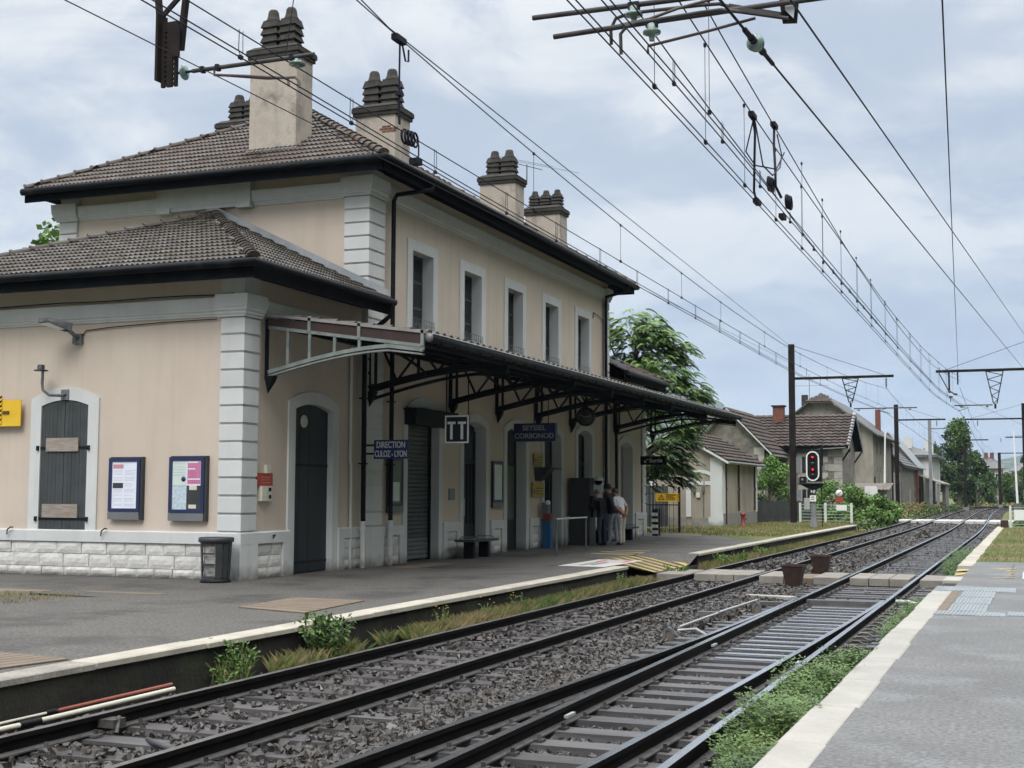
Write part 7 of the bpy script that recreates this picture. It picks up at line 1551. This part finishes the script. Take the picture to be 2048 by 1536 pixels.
# scrub covering the banks
def scrub(name, cl, n, size, mats, kind='stuff', **kw):
    o = crown(name, cl, n, size, mats, None, (cl[0][0], cl[0][1], 0), **kw); o['kind'] = kind; return o
cl = [(-9.6+random.uniform(-1.6, 1.3), 76+i*1.7+random.uniform(-1, 1), random.uniform(-.5, -.1), random.uniform(.4, .85), .7) for i in range(62)]
cl += [(-11.0+random.uniform(-1.2, 1.2), 106+i*1.2, random.uniform(-.3, .3), random.uniform(.5, 1.0), .7) for i in range(60)]
scrub('bank_scrub', cl, 15000, .22, ['leafB', 'leafC', 'drygrass'])
cl = [(random.uniform(-.6, 3), 70+i*1.7, random.uniform(-.5, -.1), random.uniform(.5, 1.0), .7) for i in range(60)]
scrub('bank_scrub', cl, 12000, .24, ['leafB', 'leafC'])
cl = [(random.uniform(-9, 14), random.uniform(214, 220), -.4, random.uniform(.5, 1.1), .6) for i in range(40)]; scrub('bank_scrub', cl, 4000, .4, ['leafC', 'drygrass'])
def blades(name, xs, ys, zs, hmin, hmax, mats, w=.006, lean=.35, tones=None):
    n = len(xs); h = rng.uniform(hmin, hmax, n); a = rng.uniform(0, 6.283, n); ln = rng.uniform(0, lean, n)*h; ww = w*rng.uniform(.6, 1.5, n)
    b = np.stack([xs, ys, zs], 1); t = b+np.stack([np.cos(a)*ln, np.sin(a)*ln, h], 1); s = np.stack([-np.sin(a)*ww, np.cos(a)*ww, np.zeros(n)], 1); m_ = b+(t-b)*.55+np.stack([-np.cos(a)*ln*.15, -np.sin(a)*ln*.15, h*.06], 1)
    V = np.stack([b-s, b+s, m_+s*.8, t, m_-s*.8], 1).reshape(-1, 3); F = np.arange(n*5).reshape(n, 5)
    o = np.array([xs.mean(), ys.mean(), zs.mean()]); f = np.sin(xs*2+ys*1.1)+np.sin(ys*.55+1)+rng.normal(size=n)*.9; mi = np.clip(((f+2)/4*len(mats)).astype(int), 0, len(mats)-1)
    q = put(name, npmesh(name, V-o, F, mats, mi), o); q['kind'] = 'stuff'; return q
n = 36000; ys = 12.2+rng.random(n)*16.8; xs = -8.27+np.abs(rng.normal(size=n))*.19; ok = xs < -7.62; pt = np.sin(ys*2.3)+np.sin(ys*.9+2)+np.sin(ys*5.1+xs*6)*.8; ok &= (pt > .2-(ys-12.2)*.22); ok &= rng.random(n) < np.clip((ys-11.8)/6, .12, 1)
blades('trackside_grass', xs[ok], ys[ok], np.full(ok.sum(), -.47), .04, .26, ['drygrass', 'blade', 'drygrass', 'leafC'], .0035, 1.1)
n = 9000; ys = rng.uniform(34.5, 69, n); xs = -8.3+np.abs(rng.normal(size=n))*.28; ok = xs < -7.55; blades('trackside_grass', xs[ok], ys[ok], np.full(ok.sum(), -.47), .10, .30, ['drygrass', 'blade', 'blade'], .012)
n = 5000; ys = rng.uniform(14.4, 16.8, n); xs = rng.uniform(-19.5, -13.6, n); blades('pit_weeds', xs, ys, np.full(n, -.03), .02, .10, ['drygrass', 'blade'], .005)
n = 14000; xs = rng.uniform(-16, -8.65, n); ys = 46+rng.random(n)*30; ok = (ys > 51.2) | (ys > 51.2-(xs+13.6)*1.25*0-2) & (xs > -11.8); ok &= ~((xs < -13.6) & (ys > 62)); ok &= (ys > 51.2-np.clip((xs+13.6)/4.2, 0, 1)*5.2)
blades('lawn_grass', xs[ok], ys[ok], np.zeros(ok.sum()), .03, .09, ['blade', 'blade', 'drygrass'], .014)
n = 8000; xs = rng.uniform(-1.2, 3, n); ys = rng.uniform(33.8, 66, n); blades('lawn_grass', xs, ys, np.zeros(n), .02, .07, ['drygrass', 'blade'], .01)
def weed(x, y, z, h, r, stems, label, mats=('leafC', 'leafW'), size=.055, per=26, cat='weed', flowers=False, name='weed'):
    P = thing(name, (x, y, z), label, cat); st = MB(); C = []
    for i in range(stems):
        a = random.uniform(0, 6.283); rr = r*random.uniform(.2, 1); hh = h*random.uniform(.55, 1); ex, ey = x+rr*math.cos(a), y+rr*math.sin(a)
        st.tube([(x+.2*rr*math.cos(a), y+.2*rr*math.sin(a), z), (x+.5*rr*math.cos(a), y+.5*rr*math.sin(a), z+hh*.6), (ex, ey, z+hh)], [.006, .005, .002], 5)
        for k in range(per): t = random.uniform(.2, 1.02); C.append((x+(ex-x)*(t**.9)*1.0+random.gauss(0, .012), y+(ey-y)*(t**.9)+random.gauss(0, .012), z+hh*t+random.gauss(0, .01)))
    st.build('stems', 'blade', P); V, F = leafquads(np.array(C), size, droop=.15, aspect=.42); o = np.array([x, y, z]); put('leaves', npmesh('leaves', V-o, F, list(mats), rng.integers(0, len(mats), len(F))), o, P)
    if flowers:
        for i in range(3): MB().lathe((x+random.uniform(-r, r)*.8, y+random.uniform(-r, r)*.5, z+h*random.uniform(.8, 1.05)), [(0, 0), (.014, .004), (.004, .012)], 7).build('flower', 'signyellow', P)
    return P
weed(-8.12, 12.55, -.47, .50, .38, 24, 'leafy weed with oval leaves growing against the platform wall, nearer one', per=20, size=.06)
weed(-8.10, 12.2, -.47, .30, .25, 7, 'small offshoot in front of the nearer leafy weed', per=16, size=.05)
weed(-8.15, 14.4, -.47, .62, .42, 60, 'bushy narrow leaved weed rising to the platform kerb', per=34, size=.075, mats=('leafC', 'leafW', 'leafB'))
for y, h, lb in ((17.9, .42, 'yellow flowering weed below the trench cover'), (19.6, .40, 'yellow flowering weed halfway along the platform wall'), (21.0, .38, 'weed with a single flower stem against the platform wall'), (23.5, .35, 'weed tuft near the ramp along the wall'), (27.0, .42, 'weed at the foot of the ramp')): weed(-8.12, y, -.47, h, .16, 8, lb, per=12, flowers=y < 22, size=.05)
for y, h, lb in ((31.5, .35, 'weed growing through the foot crossing edge'), (36.5, .42, 'bushy weed just beyond the foot crossing by the platform wall'), (38.5, .38, 'second bushy weed beyond the foot crossing'), (42, .4, 'third bushy weed along the far platform wall')): weed(-8.0, y, -.47, h, .38, 22, lb, per=26, size=.08)
# ferny growth along the right platform
def fern_strip(name, y0, y1, n, hm, x0=-2.12, x1=-1.66):
    ys = rng.uniform(y0, y1, n); wv = np.clip(np.sin((ys-y0)/(y1-y0)*math.pi)*1.6, .25, 1); xs = x1-(x1-x0)*rng.random(n)**1.2*wv; h = hm*rng.uniform(.4, 1.15, n)*(.6+.4*wv)*(1+.28*np.sin(ys*3.1)+.2*np.sin(ys*7.7+xs*5))
    st = []
    a = rng.uniform(0, 6.283, n); m = 8; V = []
    for j in range(m):
        t = (j+1)/m; r = .16*t*t
        p = np.stack([xs+np.cos(a)*r, ys+np.sin(a)*r, -.46+h*(1.35*t-.4*t*t)], 1)
        for s in (-1, 1):
            d = np.stack([-np.sin(a)*s*.8+np.cos(a)*.5, np.cos(a)*s*.8+np.sin(a)*.5, rng.uniform(-.2, .5, n)], 1); l_ = .065*(1.15-t*.5); w = np.stack([np.cos(a), np.sin(a), np.full(n, .3)], 1)*.011
            V.append(np.stack([p, p+d*l_*.5+w, p+d*l_, p+d*l_*.5-w], 1))
    V = np.concatenate(V).reshape(-1, 3); F = np.arange(len(V)).reshape(-1, 4); o = np.array([xs.mean(), ys.mean(), -.4]); f = np.tile(np.sin(ys*2.1)+np.sin(xs*9)+rng.normal(size=n)*.5, m*2); f = f[:len(F)]
    mi = np.clip(((f+1.6)/3.2*3).astype(int), 0, 2); q = put(name, npmesh(name, V-o, F, ['leafB', 'leafC', 'leafC'], mi), o); q['kind'] = 'stuff'
fern_strip('ferny_undergrowth', 8.3, 15.6, 5600, .36, -2.16); fern_strip('ferny_undergrowth', 17.5, 25.5, 1100, .26, -2.0, -1.63); fern_strip('ferny_undergrowth', 33, 46, 1500, .38, -2.2, -1.63); fern_strip('ferny_undergrowth', 5, 8.6, 500, .2, -1.9)
n = 4500; ys = rng.uniform(8.6, 16, n); xs = rng.uniform(-2.02, -1.66, n); blades('trackside_grass', xs, ys, np.full(n, -.45), .10, .34, ['leafC', 'leafB', 'leafC', 'blade'], .003, .45)

# ------------------------------------------------------------ people
def person(loc, facing, label, J, top, legs, skin, hair, shoe, scale=1., hairr=.105, bag=False):
    """J: joints in local space (facing +Y)"""
    P = thing('person', loc, label, 'person'); yaw = math.atan2(-facing[0], facing[1])
    Rz = Matrix.Rotation(yaw, 4, 'Z'); Mx = Matrix.Translation(Vector(loc)) @ Rz @ Matrix.Scale(scale, 4)
    names = list(J); V = [J[k][0] for k in names]; E = []
    links = [('pelvis', 'waist'), ('waist', 'chest'), ('chest', 'neck'), ('neck', 'head'), ('head', 'crown')]
    for s in 'LR': links += [('pelvis', 'hip'+s), ('hip'+s, 'knee'+s), ('knee'+s, 'ankle'+s), ('ankle'+s, 'toe'+s), ('chest', 'sh'+s), ('sh'+s, 'el'+s), ('el'+s, 'wr'+s), ('wr'+s, 'hand'+s)]
    E = [(names.index(a), names.index(b)) for a, b in links]
    me = bpy.data.meshes.new('body'); me.from_pydata(V, E, []); o = bpy.data.objects.new('body', me); COL.objects.link(o)
    md = o.modifiers.new('s', 'SKIN'); md.use_smooth_shade = True
    for i, k in enumerate(names):
        d = me.skin_vertices[0].data[i]; r = J[k][1]; d.radius = (r, r) if not isinstance(r, tuple) else r; d.use_root = (k == 'pelvis')
    sb = o.modifiers.new('d', 'SUBSURF'); sb.levels = 2; sb.render_levels = 2
    bpy.context.view_layer.update(); m2 = bpy.data.meshes.new_from_object(o.evaluated_get(bpy.context.evaluated_depsgraph_get())); bpy.data.objects.remove(o)
    seg = {'top': [('waist', 'chest'), ('chest', 'neck0'), ('chest', 'shL'), ('chest', 'shR'), ('shL', 'slL'), ('shR', 'slR')], 'legs': [('pelvis', 'hipL'), ('pelvis', 'hipR'), ('hipL', 'kneeL'), ('hipR', 'kneeR'), ('kneeL', 'ankleL'), ('kneeR', 'ankleR')],
           'skin': [('neck', 'head'), ('head', 'crown'), ('slL2', 'elL'), ('slR2', 'elR'), ('elL', 'wrL'), ('elR', 'wrR'), ('wrL', 'handL'), ('wrR', 'handR')], 'shoe': [('ankleL', 'toeL'), ('ankleR', 'toeR')]}
    G = {k: Vector(J[k][0]) for k in J}; G['neck0'] = G['chest'].lerp(G['neck'], .7)
    for s in 'LR': G['sl'+s] = G['sh'+s].lerp(G['el'+s], .75 if top[1] else 1); G['sl'+s+'2'] = G['sh'+s].lerp(G['el'+s], .95)
    if not top[1]: seg['top'] += [('shL', 'elL'), ('shR', 'elR'), ('elL', 'wrL'), ('elR', 'wrR')]; seg['skin'] = [q for q in seg['skin'] if q[0] not in ('slL2', 'slR2', 'elL', 'elR')]
    order = ['top', 'legs', 'skin', 'shoe']; m2.materials.clear()
    for m_ in (top[0], legs, skin, shoe): m2.materials.append(K[m_])
    def dist(p, a, b):
        ab = b-a; t = max(0, min(1, (p-a).dot(ab)/max(1e-9, ab.length_squared))); return (p-(a+ab*t)).length
    for f in m2.polygons:
        c = f.center; best = min(((dist(c, G[a], G[b]), i) for i, k in enumerate(order) for a, b in seg[k]), key=lambda q: q[0]); mi = best[1]
        if mi in (0, 1): mi = 0 if c.z > G['pelvis'].z-.06 else 1
        f.material_index = mi; f.use_smooth = True
    # fingers
    vb = MB()
    for s in 'LR':
        h = G['hand'+s]; w = G['wr'+s]; d = (h-w).normalized(); sd = d.orthogonal().normalized()
        for k in range(4): a = h+sd*(k-1.5)*.018; vb.tube([tuple(a), tuple(a+d*.045), tuple(a+d*(.07-.008*abs(k-1.5))+d.cross(sd)*.02)], [.009, .008, .006], 6)
        a = w.lerp(h, .5)+sd*.03; vb.tube([tuple(a), tuple(a+sd*.025+d*.03), tuple(a+sd*.03+d*.055)], [.010, .009, .007], 6)
    import bmesh
    bm = bmesh.new(); bm.from_mesh(m2); vm = vb.mesh('f', skin); bm2 = len(bm.faces); bm.from_mesh(vm); bm.faces.ensure_lookup_table()
    for f in bm.faces[bm2:]: f.material_index = 2
    bm.to_mesh(m2); bm.free(); m2.transform(Matrix.Scale(scale, 4)); body = put('body', m2, loc, P, rot=Rz.to_3x3())
    hd, cr = G['head'], G['crown']; ax = (cr-hd).normalized(); c = hd.lerp(cr, .62)-Vector((0, .012, 0))
    hm = MB(); n = 12; vs = []; fs = []
    for i in range(6):
        ph = math.pi*.62*i/5
        for k in range(n): a = 2*math.pi*k/n; r = hairr*math.sin(ph); vs.append((c.x+r*math.cos(a)*.86, c.y+r*math.sin(a)*1.05-(.02 if i > 3 else 0), c.z+hairr*1.05*math.cos(ph)))
    for i in range(5):
        for k in range(n): a = i*n+k; b = i*n+(k+1) % n; fs.append((a, b, b+n, a+n))
    hm._add(vs, fs, 0, True); hme = hm.mesh('hair', hair); hme.transform(Matrix.Scale(scale, 4)); put('hair', hme, loc, P, rot=Rz.to_3x3())
    fc_ = MB(); f0 = hd.lerp(cr, .38); fc_.tube([tuple(f0+Vector((0, .085, .02))), tuple(f0+Vector((0, .115, -.005)))], [.008, .014], 6)
    for s in (-1, 1): fc_.tube([tuple(f0+Vector((s*.075, 0, .02))), tuple(f0+Vector((s*.088, -.01, -.01)))], [.018, .012], 6)
    fm = fc_.mesh('ears_and_nose', skin); fm.transform(Matrix.Scale(scale, 4)); put('ears_and_nose', fm, loc, P, rot=Rz.to_3x3())
    if bag:
        b = MB(); ch = G['chest']
        b._add([(-.15, ch.y-.12, ch.z-.38), (.15, ch.y-.12, ch.z-.38), (.15, ch.y-.12, ch.z+.06), (-.15, ch.y-.12, ch.z+.06), (-.13, ch.y-.30, ch.z-.34), (.13, ch.y-.30, ch.z-.34), (.11, ch.y-.24, ch.z+.03), (-.11, ch.y-.24, ch.z+.03)], [(4, 5, 6, 7), (0, 1, 5, 4), (1, 2, 6, 5), (2, 3, 7, 6), (3, 0, 4, 7)])
        bme = b.mesh('backpack', 'black'); bme.transform(Matrix.Scale(scale, 4)); bo = put('backpack', bme, loc, P, rot=Rz.to_3x3())
    return P
def pose(lean=.10, arms='down', stance=.10, step=0., bow=.1):
    J = {}
    J['pelvis'] = ((0, 0, .96), .135); J['waist'] = ((0, lean*.3, 1.10), (.15, .125)); J['chest'] = ((0, lean, 1.36), (.165, .13)); J['neck'] = ((0, lean+bow*.35, 1.50), .06)
    J['head'] = ((0, lean+bow*.7+.01, 1.585), (.078, .088)); J['crown'] = ((0, lean+bow+.0, 1.70), (.075, .085))
    for s, q in (('L', -1), ('R', 1)):
        J['hip'+s] = ((q*.09, 0, .90), .10); J['knee'+s] = ((q*(stance+.0), .015+step*q*.4, .50), .068); J['ankle'+s] = ((q*(stance+.01), -.02+step*q, .09), .052); J['toe'+s] = ((q*(stance+.03), .15+step*q, .045), (.042, .038))
        J['sh'+s] = ((q*.19, lean-.01, 1.42), .062)
        if arms == 'back': J['el'+s] = ((q*.27, lean-.16, 1.16), .045); J['wr'+s] = ((q*.09, lean-.27, .98), .032); J['hand'+s] = ((q*.01, lean-.29, .93), .035)
        elif arms == 'front': J['el'+s] = ((q*.25, lean+.06, 1.15), .045); J['wr'+s] = ((q*.17, lean+.28, 1.14), .032); J['hand'+s] = ((q*.15, lean+.36, 1.16), .035)
        else: J['el'+s] = ((q*.25, lean-.03, 1.13), .045); J['wr'+s] = ((q*.26, lean+.04, .90), .032); J['hand'+s] = ((q*.26, lean+.06, .82), .035)
    return J
person((-12.18, 38.55, 0), (-.75, .66), 'person in dark top and dark trousers bending towards the ticket machine', pose(.20, 'front', .12, .06, .16), ('navy', False), 'denim', 'skinlt', 'hairgr', 'shoe', .97, bag=True)
person((-12.02, 39.15, 0), (-.9, .3), 'tall dark haired person in light grey trousers and white shoes', pose(.12, 'front', .11, -.05, .10), ('navy', False), 'greycloth', 'skin', 'hairdk', 'shoewhite', 1.07, hairr=.118)
person((-11.62, 38.75, 0), (-.93, .38), 'person in white polo shirt and beige trousers with hands clasped behind', pose(.16, 'back', .08, .02, .15), ('whitecloth', True), 'beige', 'skin', 'hairbr', 'shoe', 1.0)
